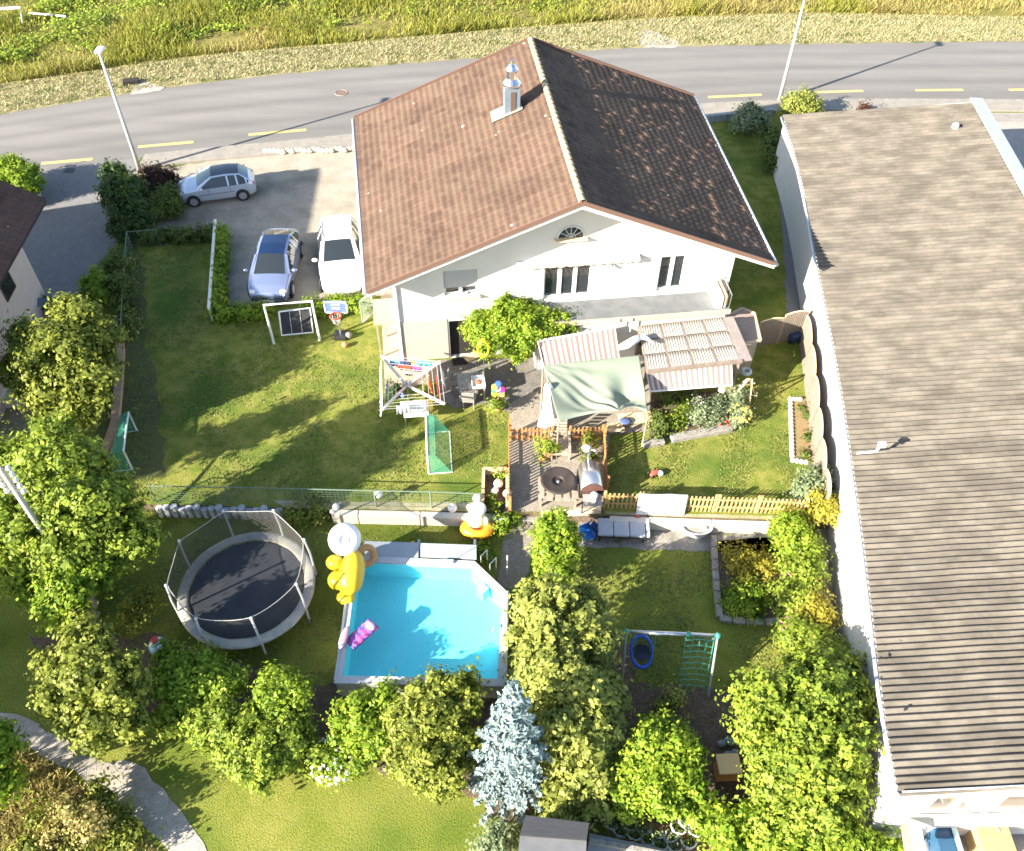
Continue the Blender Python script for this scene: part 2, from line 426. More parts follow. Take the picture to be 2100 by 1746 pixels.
mp = _n(t, 'ShaderNodeMapping'); mp.inputs['Scale'].default_value = (.12, .8, 1); L(ge.outputs['Position'], mp.inputs[0])
nz2 = _n(t, 'ShaderNodeTexNoise'); nz2.inputs['Scale'].default_value = 1.4; nz2.inputs['Detail'].default_value = 6; L(mp.outputs[0], nz2.inputs['Vector'])
ad = _n(t, 'ShaderNodeMath', operation='ADD'); L(nz.outputs[0], ad.inputs[0]); L(nz2.outputs[0], ad.inputs[1])
mr = _n(t, 'ShaderNodeMapRange'); mr.inputs[1].default_value = .7; mr.inputs[2].default_value = 1.3; mr.inputs[3].default_value = .84; mr.inputs[4].default_value = 1.16; L(ad.outputs[0], mr.inputs[0])
sc_ = _n(t, 'ShaderNodeVectorMath', operation='SCALE'); L(cr.outputs[0], sc_.inputs[0]); L(mr.outputs[0], sc_.inputs[3]); L(sc_.outputs[0], b.inputs['Base Color'])
M_road = m
nv = 61
VX = np.array([[[TX[i] * (1 - k / (nv - 1)) + BX[i] * k / (nv - 1), TY[i] * (1 - k / (nv - 1)) + BY[i] * k / (nv - 1), .012] for k in range(nv)] for i in range(160)])
idx = np.arange(160 * nv).reshape(160, nv)
F = np.stack([idx[:-1, :-1], idx[:-1, 1:], idx[1:, 1:], idx[1:, :-1]], -1).reshape(-1, 4)
att = np.tile((np.arange(nv - 1) + .5) / (nv - 1), 159)
tag(np_mesh('road', VX.reshape(-1, 3), F, M_road, None, {'v': att}), kind='structure')
# pavement with kerb along the near side
i0 = [i for i in range(160) if BX[i] > g(290, 325).x and BX[i] < 60]
pv = [(BX[i], BY[i]) for i in i0]; off = [(x, y - 1.15) for x, y in pv]
sheet('pavement', pv + off[::-1], .11, M_pave, world=True, thick=.12)
mb = MB()
for (a, b_) in zip(pv[:-1], pv[1:]): mb.beam((a[0], a[1] + .06, .06), (b_[0], b_[1] + .06, .06), .12, .12)
tag(mb.build('kerb', M_stone), kind='structure')
M_mark = mat('yellow_road_paint', (.50, .375, .14), .8, (.30, .26, .16), scale=9, detail=9, contrast=(.45, .75))
for a, b_ in (((85, 336), (190, 327)), ((283, 302), (397, 292)), ((510, 277), (628, 267)), ((1452, 200), (1562, 195)), ((1672, 190), (1770, 187)), ((1877, 186), (1975, 185)), ((2068, 185), (2166, 184))):
    A, B = g(*a), g(*b_); d = (B - A).normalized(); n = Vector((-d.y, d.x, 0)) * .13
    o = MB().quad(A - n + Vector((0, 0, .017)), B - n + Vector((0, 0, .017)), B + n + Vector((0, 0, .017)), A + n + Vector((0, 0, .017))).build('road_marking', M_mark)
    o['kind'] = 'structure'
# verge of mown dry grass and tall meadow beyond
mead = [(-500, 235), (-200, 205), (0, 177), (102, 163), (238, 143), (340, 126), (511, 109), (715, 92), (1014, 65), (1298, 44), (1347, 40), (1670, 30), (2100, 39), (2600, 42), (3000, 45)]
MX, MY = resamp(mead, 160)
VG = [[(TX[i] * (1 - k / 4) + MX[i] * k / 4, (TY[i] - .05) * (1 - k / 4) + (MY[i] + 1.2) * k / 4 + (.06 * sin(i * 2.3) + .05 * sin(i * 5.1) if k == 0 else 0), .022) for k in range(5)] for i in range(160)]
o = MB().grid(VG).build('verge', M_verge); o['kind'] = 'structure'
sheet('field', list(zip(MX, MY + .2)) + [(300, 300), (-300, 300)], .024, M_field, world=True)
sheet('field_entrance', [(1307, 66), (1330, 62), (1400, 88), (1385, 99), (1318, 99)], .030, M_path, jag=.1)
sheet('culvert_apron', [(275, 178), (290, 165), (338, 180), (330, 187), (268, 196)], .030, M_path, jag=.06)
MB().box(g(270, 172, 0) + Vector((0, 0, -.0)), (.9, .5, .5), rz=.3).build('culvert_mouth', M_dark)['kind'] = 'structure'

def blades(name, P, h, wd, m, seed=5, lean=.5, kind='stuff'):
    rng = np.random.RandomState(seed); n = len(P); a = rng.rand(n) * 2 * pi
    D = np.stack([np.cos(a), np.sin(a), 0 * a], 1) * (wd * .5)[:, None] if hasattr(wd, '__len__') else np.stack([np.cos(a), np.sin(a), 0 * a], 1) * wd * .5
    tip = P + np.stack([rng.normal(0, lean, n) * h, rng.normal(0, lean, n) * h, h], 1)
    V = np.stack([P - D, P + D, tip + D * .35, tip - D * .35], 1).reshape(-1, 3)
    o = np_mesh(name, V, np.arange(4 * n).reshape(n, 4), m, None, {'tint': np.clip(rng.rand(n) * .7 + .3 * rng.rand(n), 0, 1)})
    if kind: o['kind'] = kind
    return o
def vnoise(x, y, s, seed=0):
    r = np.random.RandomState(seed); v = 0
    for k in range(6):
        a, b_, c = r.rand(3) * 6.28; f = s * (.6 + r.rand() * 1.5); v = v + np.sin(x * f * np.cos(a) + y * f * np.sin(a) + b_)
    return v / 6 * 1.6
n = 260000
x = NP.uniform(-46, 48, n); d = NP.rand(n) ** 1.2 * 27; y = np.interp(x, MX, MY) + .3 + d
den = vnoise(x, y, .8, 1)
h = np.clip(.45 + .5 * vnoise(x, y, .5, 2) + .3 * NP.rand(n), .18, 1.3)
tall = NP.rand(n) < .5 + .5 * den
P = np.stack([x, y, 0 * x + .02], 1)
greenish = (vnoise(x, y, .35, 4) + .45 * (x < -5) - .25 * (x > 8) + .025 * (d - 8) + NP.normal(0, .3, n)) > 0.05
blades('meadow_grass', P[greenish & tall], h[greenish & tall] * .75, .06, LF['meadow'], 1)
blades('straw_grass', P[~greenish & tall], h[~greenish & tall] * .75, .045, LF['straw'], 2)
# leafy weeds in the meadow, left part
n = 150000
x = NP.uniform(-46, 48, n); y = np.interp(x, MX, MY) + 2.5 + NP.rand(n) * 24; k = (vnoise(x, y, .7, 9) > .12 + .02 * (x + 20)) | (NP.rand(n) < .16)
x, y = x[k], y[k]; z = np.clip(.5 + .6 * vnoise(x, y, 1.1, 8), .1, 1.3) * NP.rand(len(x)) ** .4
V, F, T = leaf_quads(np.stack([x, y, z], 1), np.tile([0, -.2, 1.], (len(x), 1)), .15, np.clip(NP.rand(len(x)), 0, 1))
tag(np_mesh('meadow_weeds', V, F, LF['fresh'], None, {'tint': T}), kind='stuff')
# short dry tufts on the verge
n = 40000
x = NP.uniform(-46, 48, n); f = NP.rand(n); y = np.interp(x, TX, TY) * (1 - f) + np.interp(x, MX, MY) * f + .1
blades('verge_tufts', np.stack([x, y, 0 * x + .02], 1), .04 + .12 * NP.rand(n), .05, LF['verge'], 3, lean=.7)

# driveway, side street, paths, patios
sheet('side_street', [(-300, 470), (0, 400), (40, 345), (200, 330), (288, 322), (262, 480), (200, 540), (168, 640), (60, 760), (-300, 900)], .008, M_asph2, jag=.05)
sheet('driveway', [(288, 350), (540, 318), (760, 300), (800, 610), (745, 605), (440, 645), (470, 480), (300, 470), (330, 420)], .012, M_gravel, jag=.08)
sheet('side_paving', [(780, 600), (812, 590), (822, 748), (905, 740), (930, 745), (920, 775), (865, 790), (790, 800)], .014, mat('sandstone_paving', (.34, .27, .195), .9, (.38, .31, .235), scale=3, bump=.004), jag=0)
sheet('patio', [(905, 738), (1125, 735), (1125, 800), (1110, 835), (1060, 850), (985, 830), (930, 838), (895, 810)], .018, mat('dark_paving', (.13, .12, .11), .85, (.17, .16, .145), scale=4, bump=.004, fine=30), jag=.03)
sheet('terrace', [(1045, 830), (1110, 790), (1120, 735), (1340, 735), (1330, 885), (1250, 892), (1235, 1050), (1045, 1049)], .022, mat('terrace_paving', (.22, .195, .16), .9, (.27, .24, .20), scale=3, bump=.006, fine=30), jag=.02)
sheet('garden_path', [(1050, 1052), (1112, 1052), (1095, 1110), (1085, 1175), (1050, 1210), (1020, 1200), (1030, 1120)], LO + .012, mat('path_slabs', (.20, .175, .145), .9, (.25, .22, .18), scale=4, bump=.01, fine=30), zg=LO, jag=.06)
MB().box(g(1081, 1054, -.25) + Vector((0, .15, -.0)), (1.25, .5, .25)).box(g(1078, 1066, -.37) + Vector((0, .1, 0)), (1.25, .4, .22)).build('garden_steps', M_stone)['kind'] = 'structure'
sheet('lower_paving', [(1185, 1062), (1600, 1078), (1590, 1135), (1185, 1122)], LO + .010, mat('grey_slabs', (.17, .16, .145), .9, (.26, .24, .21), scale=1.5, detail=8, contrast=(.4, .6), c3=(.09, .11, .03), s3=1.2, k3=(.56, .64), bump=.006, fine=30), zg=LO, jag=.05)
sheet('gravel_path', [(-260, 1420), (0, 1462), (60, 1475), (135, 1520), (200, 1560), (255, 1560), (300, 1575), (335, 1620), (380, 1680), (430, 1760), (470, 1900), (370, 1900), (345, 1746), (270, 1665), (210, 1620), (150, 1580), (60, 1530), (-260, 1500)], LO + .012, M_path, zg=LO, jag=.09)
sheet('wall_side_path', [(1672, 1085), (1715, 1085), (1722, 1200), (1738, 1420), (1700, 1420), (1695, 1300), (1685, 1180)], LO + .014, mat('side_path', (.25, .225, .18), .9, (.19, .18, .13), scale=2.5, bump=.01, fine=30), zg=LO, jag=.06)
sheet('yard', [(1850, 1700), (2300, 1650), (2300, 2000), (1850, 2000)], LO + .012, mat('yard_concrete', (.22, .20, .18), .9, (.30, .27, .24), scale=2, bump=.005, fine=40), zg=LO)
sheet('factory_forecourt', [(2010, 232), (2010, 250), (2200, 700), (2700, 700), (2700, 232)], .010, mat('forecourt', (.27, .25, .22), .9, (.31, .29, .26), scale=2, bump=.005, fine=40))
sheet('right_pavement', [(1700, 232), (2700, 236), (2700, 252), (1700, 250)], .013, M_pave)
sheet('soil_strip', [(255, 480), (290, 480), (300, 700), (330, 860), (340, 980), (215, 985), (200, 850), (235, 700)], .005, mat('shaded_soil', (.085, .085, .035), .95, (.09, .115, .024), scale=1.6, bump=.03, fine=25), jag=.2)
sheet('neighbour_yard', [(-300, 770), (70, 740), (150, 800), (165, 860), (120, 960), (-300, 1000)], .006, mat('pale_gravel', (.32, .28, .21), .95, (.20, .20, .08), scale=2.5, bump=.01, fine=30), jag=.15)
sheet('bed_soil', [(1245, 1745), (1260, 1680), (1400, 1690), (1440, 1680), (1470, 1760), (1460, 1900), (1240, 1900)], LO + .010, mat('red_mulch', (.20, .09, .05), .95, (.27, .14, .09), scale=5, bump=.02, fine=30), zg=LO, jag=.05)
sheet('shrub_border_soil', [(1060, 1310), (1290, 1320), (1300, 1400), (1500, 1420), (1760, 1400), (1800, 1700), (1440, 1700), (1250, 1680), (1060, 1690), (960, 1635), (840, 1590), (690, 1555), (560, 1550), (330, 1490), (100, 1400), (60, 1300), (300, 1300), (640, 1400), (1030, 1425)], LO + .006, M_soil, zg=LO, jag=.2)
sheet('wall_top_strip', [(560, 1026), (680, 1028), (1040, 1034), (1040, 1049), (680, 1044), (580, 1040)], .006, mat('pale_strip', (.33, .30, .22), .9, (.20, .20, .08), scale=3, detail=8, bump=.01, fine=30), jag=.04)
sheet('wall_top_strip', [(1240, 1050), (1640, 1060), (1600, 1066), (1245, 1055)], .006, mat('pale_strip', (0, 0, 0)), jag=.02)
# short grass blades on the sunny lawns (ground cover)
def scatter_px(poly, z, n, seed):
    rng = np.random.RandomState(seed); Q = [g(x, y, z) for x, y in poly]; X = np.array([q.x for q in Q]); Y = np.array([q.y for q in Q])
    px = rng.uniform(X.min(), X.max(), n * 2); py = rng.uniform(Y.min(), Y.max(), n * 2); ins = np.zeros(len(px), bool); j = len(X) - 1
    for i in range(len(X)):
        c = ((Y[i] > py) != (Y[j] > py)) & (px < (X[j] - X[i]) * (py - Y[i]) / (Y[j] - Y[i] + 1e-12) + X[i]); ins ^= c; j = i
    px, py = px[ins][:n], py[ins][:n]
    return np.stack([px, py, 0 * px + z], 1)
LF['lawn'] = leafmat('lawn_blade', (.075, .105, .018), (.22, .23, .06), trans=.2)


DP = [(-160, 1560), (60, 1545), (150, 1600), (205, 1632), (262, 1682), (335, 1760), (340, 1900), (-300, 1900)]
sheet('dry_ground', DP, LO + .008, mat('dry_rough_ground', (.16, .135, .075), .95, (.23, .19, .10), scale=1.6, detail=9, c3=(.10, .12, .03), s3=1.0, k3=(.48, .62), bump=.04, fine=22), zg=LO, jag=.12)
Q = scatter_px(DP[:-1] + [(-160, 1900)], LO, 16000, 51); blades('dry_tufts', Q, .06 + .22 * np.random.RandomState(4).rand(len(Q)) * (.4 + (vnoise(Q[:, 0], Q[:, 1], 1.2, 6) > .1)), .04, LF['straw'], 52, lean=.6)

LF['lawn'] = leafmat('lawn_blade', (.11, .15, .022), (.30, .31, .08), trans=.3)
for i_, (pg, z, n_) in enumerate((([(250, 500), (430, 500), (440, 670), (775, 660), (785, 850), (1040, 850), (1040, 1030), (250, 1025)], 0, 16000), ([(1245, 905), (1330, 910), (1510, 885), (1560, 720), (1630, 700), (1630, 820), (1615, 820), (1620, 950), (1660, 1040), (1245, 1008)], 0, 7000), ([(1190, 1130), (1460, 1130), (1470, 1290), (1600, 1290), (1600, 1420), (1300, 1420), (1200, 1300)], LO, 6000), ([(220, 1060), (1040, 1070), (1010, 1400), (650, 1420), (220, 1330)], LO, 9000))):
    Q = scatter_px(pg, z, n_, 60 + i_); k = vnoise(Q[:, 0], Q[:, 1], 1.6, 3 + i_) + NP.normal(0, .25, len(Q)) > -.05; Q = Q[k]; Q[:, 2] += .015
    V, F, T = leaf_quads(Q, np.tile([0, 0, 1.], (len(Q), 1)), .055, NP.rand(len(Q)), 1.6); tag(np_mesh('lawn_weeds', V, F, LF['lawn'], None, {'tint': T}), kind='stuff')
# ------------------------------------------------------------ main house
YAW = radians(7.6); HB = g(822, 742, 0)
house = thing('house', 'large white house with brown tiled gable roof and a balcony facing the garden', 'house', HB, YAW)
def hw(s, t, z): return HB + Vector((cos(YAW) * s - sin(YAW) * t, sin(YAW) * s + cos(YAW) * t, z))
def tileslope(name, A, B, C, D, ncol, nrow, m, parent, su=6, sv=4, wave=.022, step=.032, seed=1):
    """A,B eave ends, C,D ridge ends (A-D and B-C along the verges)."""
    A, B, C, D = [np.array(p) for p in (A, B, C, D)]; rng = np.random.RandomState(seed)
    nu, nv = ncol * su, nrow * sv
    u = np.linspace(0, 1, nu + 1)[None, :, None]
    rows = []
    for r in range(nrow):
        for k in range(sv): rows.append((r + k / (sv - 1) * .999, 1 - k / (sv - 1)))
    vr = np.array([a / nrow for a, _ in rows])[:, None, None]; lift = np.array([b_ for _, b_ in rows])[:, None]
    P = (A * (1 - u) + B * u) * (1 - vr) + (D * (1 - u) + C * u) * vr
    N = np.cross(B - A, D - A); N /= np.linalg.norm(N)
    if N[2] < 0: N = -N
    ph = (u[0, :, 0] * ncol) % 1.0; prof = np.clip(np.sin(ph * 2 * pi), -.25, 1)
    rr = np.array([int(a) for a, _ in rows])
    jit = rng.normal(0, .004, (nrow, ncol + 1)); ci = np.minimum((u[0, :, 0] * ncol).astype(int), ncol)
    hgt_ = prof[None, :] * wave + lift * step + jit[rr][:, ci]
    P = P + N * hgt_[:, :, None]
    V = P.reshape(-1, 3); nr = len(rows); idx = np.arange(nr * (nu + 1)).reshape(nr, nu + 1)
    F = np.stack([idx[:-1, :-1], idx[:-1, 1:], idx[1:, 1:], idx[1:, :-1]], -1).reshape(-1, 4)
    big = np.kron(rng.rand(nrow // 4 + 2, ncol // 5 + 2), np.ones((4, 5)))[:nrow, :ncol]
    tint = .55 * rng.rand(nrow, ncol) + .45 * big
    fr = np.minimum(rr[:-1], nrow - 1); fc = np.minimum(np.arange(nu) // su, ncol - 1)
    T = tint[fr][:, fc].reshape(-1)
    o = np_mesh(name, V, F, m, parent, {'tint': T}); return o
def tilemat(name, a, b_, moss):
    m = bpy.data.materials.new(name); m.use_nodes = True; t = m.node_tree; L = t.links.new; b = t.nodes['Principled BSDF']; b.inputs['Roughness'].default_value = .85; b.inputs['Specular IOR Level'].default_value = .2
    at = _n(t, 'ShaderNodeAttribute', attribute_name='tint', attribute_type='GEOMETRY')
    mx = _n(t, 'ShaderNodeMix', data_type='RGBA'); mx.inputs[6].default_value = (*a, 1); mx.inputs[7].default_value = (*b_, 1); L(at.outputs['Fac'], mx.inputs[0])
    ge = _n(t, 'ShaderNodeNewGeometry'); nz = _n(t, 'ShaderNodeTexNoise'); nz.inputs['Scale'].default_value = 1.1; nz.inputs['Detail'].default_value = 9; nz.inputs['Roughness'].default_value = .7; L(ge.outputs['Position'], nz.inputs['Vector'])
    mr = _n(t, 'ShaderNodeMapRange'); mr.inputs[1].default_value = .42; mr.inputs[2].default_value = .7; mr.inputs[4].default_value = .75; L(nz.outputs[0], mr.inputs[0])
    m2 = _n(t, 'ShaderNodeMix', data_type='RGBA'); m2.inputs[7].default_value = (*moss, 1); L(mr.outputs[0], m2.inputs[0]); L(mx.outputs[2], m2.inputs[6])
    vo = _n(t, 'ShaderNodeTexVoronoi'); vo.inputs['Scale'].default_value = 1.35; L(ge.outputs['Position'], vo.inputs['Vector'])
    lt = _n(t, 'ShaderNodeMath', operation='LESS_THAN'); lt.inputs[1].default_value = .075; L(vo.outputs[0], lt.inputs[0])
    nz3 = _n(t, 'ShaderNodeTexNoise'); nz3.inputs['Scale'].default_value = .35; L(ge.outputs['Position'], nz3.inputs['Vector'])
    g3 = _n(t, 'ShaderNodeMath', operation='GREATER_THAN'); g3.inputs[1].default_value = .53; L(nz3.outputs[0], g3.inputs[0])
    ml = _n(t, 'ShaderNodeMath', operation='MULTIPLY'); L(lt.outputs[0], ml.inputs[0]); L(g3.outputs[0], ml.inputs[1])
    m3 = _n(t, 'ShaderNodeMix', data_type='RGBA'); m3.inputs[7].default_value = (.50, .44, .34, 1); L(ml.outputs[0], m3.inputs[0]); L(m2.outputs[2], m3.inputs[6])
    nf = _n(t, 'ShaderNodeTexNoise'); nf.inputs['Scale'].default_value = 30; nf.inputs['Detail'].default_value = 4; L(ge.outputs['Position'], nf.inputs['Vector'])
    mf = _n(t, 'ShaderNodeMapRange'); mf.inputs[1].default_value = .3; mf.inputs[2].default_value = .7; mf.inputs[3].default_value = .75; mf.inputs[4].default_value = 1.25; L(nf.outputs[0], mf.inputs[0])
    xm = _n(t, 'ShaderNodeVectorMath', operation='SCALE'); L(m3.outputs[2], xm.inputs[0]); L(mf.outputs[0], xm.inputs[3]); L(xm.outputs[0], b.inputs['Base Color'])
    return m
M_tile = tilemat('roof_tiles', (.060, .037, .028), (.118, .076, .056), (.115, .082, .058))
ZE, ZR = 4.67, 7.9
Wi = house.matrix_world.inverted() if False else (Matrix.Translation(HB) @ Matrix.Rotation(YAW, 4, 'Z')).inverted()
loc = lambda p: Wi @ p
BLc, FLc, RB, RF, BRc, FRc = [loc(g(x, y, z)) for x, y, z in ((727, 243, ZE), (752, 600, ZE), (1088, 82, ZR), (1195, 418, ZR), (1423, 198, ZE), (1590, 542, ZE))]
roof = tileslope('roof', BLc, FLc, RF, RB, 46, 30, M_tile, house, seed=2, wave=.013, step=.022)
roof2 = tileslope('roof', FRc, BRc, RB, RF, 46, 27, M_tile, house, seed=3, wave=.017, step=.006)
# roof body under the tiles: soffit, verge boards
dn = Vector((0, 0, -.02)); th_ = Vector((0, 0, -.20))
mb = MB()
for (e0, e1, r0, r1) in ((BLc, FLc, RB, RF), (BRc, FRc, RB, RF)):
    a, b_, c, d = [p + dn for p in (e0, e1, r1, r0)]
    mb.quad(a + th_, b_ + th_, c + th_, d + th_)
    mb.quad(a, b_, b_ + th_, a + th_); mb.quad(b_, c, c + th_, b_ + th_); mb.quad(a, d, d + th_, a + th_)
mb.build('soffit', paint('soffit_white', (.70, .68, .64), .7), house)
# ridge tiles with lichen
rm = MB(); n = 34
for k in range(n):
    p = RB.lerp(RF, (k + .02) / n); q = RB.lerp(RF, (k + 1.08) / n); zo = Vector((0, 0, .0))
    pts = []
    for s_, (pp, rr_, lift) in enumerate(((p, .125, .03), (q, .145, .05))):
        pts.append([(pp.x + rr_ * cos(a), pp.y, pp.z + lift + rr_ * .9 * sin(a)) for a in np.linspace(-.35, pi + .35, 9)])
    rm.grid(pts)
ridge = rm.build('ridge_tiles', mat('ridge_tile', (.33, .21, .12), .9, (.55, .46, .30), scale=7, detail=9, contrast=(.35, .6), bump=.01), house, smooth=True)
for e0, e1, sg in ((BLc, FLc, -1), (BRc, FRc, 1)):
    gm = MB(); o_ = Vector((sg * .07, 0, -.06)); gm.tube([e0 + o_, e1 + o_], .075, 8); gm.build('gutter', M_zinc, house, smooth=True)
for a, c, k in ((FLc, RF, -.03), (FRc, RF, -.03), (BLc, RB, .03), (BRc, RB, .03)): MB().beam(a + Vector((0, k, .02)), c + Vector((0, k, .04)), .05, .17).build('verge_board', paint('verge_brown', (.13, .075, .055), .7), house)
mb = MB(); mb.sphere(FRc + Vector((-.05, .05, -.05)), .12, 10, 6).build('gutter_end', M_whitep, house)
# walls with real openings in the garden front
WS, WT = 13.43, 10.7
def zroof(s):
    return (ZE + (s - FLc.x) * (ZR - ZE) / (RF.x - FLc.x) if s < RF.x else ZE + (FRc.x - s) * (ZR - ZE) / (FRc.x - RF.x)) - .20
holes = [(1.97, 3.27, 3.30, 4.50), (5.86, 7.75, 2.78, 4.43), (10.44, 11.50, 2.78, 4.46), (2.08, 3.6, 0.02, 2.0)]
mb = MB(); xs = sorted({0, WS, RF.x} | {h[0] for h in holes} | {h[1] for h in holes})
for a, b_ in zip(xs[:-1], xs[1:]):
    hs = sorted([h for h in holes if h[0] <= a + 1e-6 and h[1] >= b_ - 1e-6], key=lambda h: h[2]); z = 0
    for h in hs:
        if h[2] > z: mb.quad((a, 0, z), (b_, 0, z), (b_, 0, h[2]), (a, 0, h[2]))
        z = h[3]
    mb.quad((a, 0, z), (b_, 0, z), (b_, 0, zroof(b_)), (a, 0, zroof(a)))
for x0, x1, z0, z1 in holes:
    D = .22
    mb.quad((x0, 0, z0), (x0, D, z0), (x0, D, z1), (x0, 0, z1)).quad((x1, D, z0), (x1, 0, z0), (x1, 0, z1), (x1, D, z1))
    mb.quad((x0, D, z1), (x1, D, z1), (x1, 0, z1), (x0, 0, z1)).quad((x0, 0, z0), (x1, 0, z0), (x1, D, z0), (x0, D, z0))
mb.quad((0, WT, 0), (0, 0, 0), (0, 0, zroof(0)), (0, WT, zroof(0))).quad((WS, 0, 0), (WS, WT, 0), (WS, WT, zroof(WS)), (WS, 0, zroof(WS)))
mb.poly([(WS, WT, 0), (0, WT, 0), (0, WT, zroof(0)), (RF.x, WT, zroof(RF.x)), (WS, WT, zroof(WS))])
mb.build('wall', M_white, house)
def window(parent, x0, x1, z0, z1, panes, y=.16, sill=True, gl=None, curtain=False):
    f = MB(); fr = .07; W = (x1 - x0); n = panes
    f.box(((x0 + x1) / 2, y, z0 + fr / 2), (W, .06, fr)).box(((x0 + x1) / 2, y, z1 - fr / 2), (W, .06, fr))
    for k in range(n + 1):
        x = x0 + fr / 2 + (W - fr) * k / n; ww = fr if k in (0, n) else fr * 2.2
        f.box((x, y + (0.0 if k in (0, n) else -.002), (z0 + z1) / 2), (ww, .066, z1 - z0 - 2 * fr))
    fo = f.build('window', M_whitep, parent)
    for k in range(n):
        a = x0 + (W) * k / n + fr * .5; b_ = x0 + W * (k + 1) / n - fr * .5
        MB().box(((a + b_) / 2, y + .02, (z0 + z1) / 2), (b_ - a, .012, z1 - z0 - fr)).build('pane', gl or M_glass, fo)
    if curtain:
        a = x0 + W * 2 / 3 + .1; P = [[(a + .5 * j / 20, y + .10 + .03 * sin(j * 1.9), zz) for j in range(21)] for zz in (z0 + .05, z1 - .05)]
        MB().grid(P).build('curtain', paint('green_curtain', (.32, .42, .28), .8), fo, solid=.01)
    if sill: MB().box(((x0 + x1) / 2, -.05, z0 - .03), (W + .16, .26, .05)).build('sill', mat('sandstone_sill', (.60, .47, .32), .8), fo)
    return fo
w1 = window(house, 5.86, 7.75, 2.78, 4.43, 3, sill=False, curtain=True)
w2 = window(house, 10.44, 11.50, 2.78, 4.46, 2, sill=False)
w3 = window(house, 1.97, 3.27, 3.30, 4.50, 2)
MB().box((2.62, .085, 4.06), (1.29, .03, .84)).build('roller_blind', mat('grey_blind', (.33, .34, .36), .6), w3)
MB().box((2.62, .05, 3.34), (.5, .1, .12)).sphere((2.62, .05, 3.42), .09, 10, 6).build('flower_box', M_whitep, w3)
# attic arch window with spokes
aw = MB(); cx_, cz, r = 6.80, 5.68, .50
aw.poly([(cx_ + r * cos(a), -.012, cz + r * sin(a)) for a in np.linspace(0, pi, 20)])
wo = aw.build('arch_window', M_glass, house)
fm = MB()
for i in range(19):
    a0, a1 = pi * i / 19, pi * (i + 1) / 19; fm.beam((cx_ + r * cos(a0), -.03, cz + r * sin(a0)), (cx_ + r * cos(a1), -.03, cz + r * sin(a1)), .05, .045)
for a in np.linspace(0, pi, 7)[1:-1]: fm.beam((cx_, -.025, cz), (cx_ + r * cos(a), -.025, cz + r * sin(a)), .02, .02)
fm.torus((cx_, -.025, cz), .18, .012, 16, 5, axis=(0, 1, 0))
fm.build('frame', paint('frame_grey', (.55, .56, .57), .5), wo)
MB().box((cx_, -.09, cz - .04), (1.25, .22, .07)).build('sill', mat('sandstone_sill', (.6, .47, .32)), wo)
# retracted awning above the balcony door, wall lamp, downpipe
am = MB(); am.box((7.15, -.15, 4.66), (4.75, .2, .13))
aw_ = am.build('awning_box', M_whitep, house, bevel=.03)
P = [[(4.8 + 4.7 * j / 80, -.26 - .012 * sin(j * 1.3), z - (.04 * abs(sin(j * .5)) if z < 4.6 else 0)) for j in range(81)] for z in (4.66, 4.55)]
MB().grid(P).build('valance', mat('valance_cloth', (.62, .52, .40), .9), aw_, solid=.01)
MB().poly([(9.52, -.02, 4.72), (9.52, -.30, 4.62), (9.52, -.02, 4.4)]).build('awning_bracket', paint('grey_bracket', (.4, .42, .45)), house, solid=.05)
MB().tube([(8.45, -.06, 4.35), (8.45, -.14, 4.32)], .04).sphere((8.45, -.16, 4.28), .07, 10, 6).build('wall_lamp', M_steel, house)
MB().tube([(.12, -.06, 4.9), (.12, -.06, .02)], .04).build('downpipe', M_whitep, house)
# lower wall plaster field and the side porch behind the left corner
MB().box((1.02, -.015, 1.08), (1.98, .03, 2.1)).build('plaster_panel', mat('beige_render', (.38, .325, .28), .9, (.35, .30, .26), scale=3), house)
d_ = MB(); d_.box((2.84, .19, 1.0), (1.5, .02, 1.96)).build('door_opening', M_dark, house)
MB().box((3.1, .02, .03), (1.0, .4, .05), rz=.5).build('door_step', M_woodl, house)
pm = MB(); pm.box((-.45, 1.0, 1.9), (.9, 1.5, .10)).build('side_porch_roof', mat('porch_wood', (.55, .38, .20), .8), house)
MB().box((-.55, 1.6, .9), (.08, .08, 1.8)).build('porch_post', M_woodd, house); MB().box((-.8, .35, .9), (.07, .07, 1.8)).build('porch_post', M_woodd, house)
# ground floor bay carrying the balcony
bx = MB(); bx.box((9.3, -.55, 1.2), (7.6, 1.1, 2.4)).build('bay_wall', M_white, house)
sl = MB(); sl.box((9.3, -.60, 2.5), (7.8, 1.2, .16)); bal = sl.build('balcony', mat('balcony_deck', (.11, .12, .125), .8, (.15, .16, .165), scale=2, bump=.003), house)
MB().box((9.3, -1.23, 2.50), (7.84, .05, .21)).build('edge_board', mat('edge_wood', (.38, .29, .2), .8, (.5, .42, .32), scale=8), bal)
MB().box((12.75, -.55, 2.85), (.28, 1.05, .55)).build('parapet', M_whitep, bal)
rl = MB()
for k in range(6): rl.tube([(13.15, -1.15 + k * .22, 2.55), (13.15, -1.15 + k * .22, 3.3)], .015, 6)
rl.tube([(13.15, -1.18, 3.3), (13.15, 0, 3.3)], .02, 6).build('railing', M_steel, bal)
MB().box((13.0, -.55, 2.9), (.06, 1.1, .6)).build('wood_screen', M_woodd, bal)
for x_ in (8.7, 9.2): MB().tube([(x_, -1.3, 2.6), (x_, -1.3, 1.9)], .02, 6).build('bay_pipe', M_whitep, house)
# bay openings under the awnings
window(house, 6.0, 8.3, .1, 1.95, 2, y=-1.12, sill=False)
window(house, 9.6, 12.4, .3, 1.85, 3, y=-1.12, sill=False)
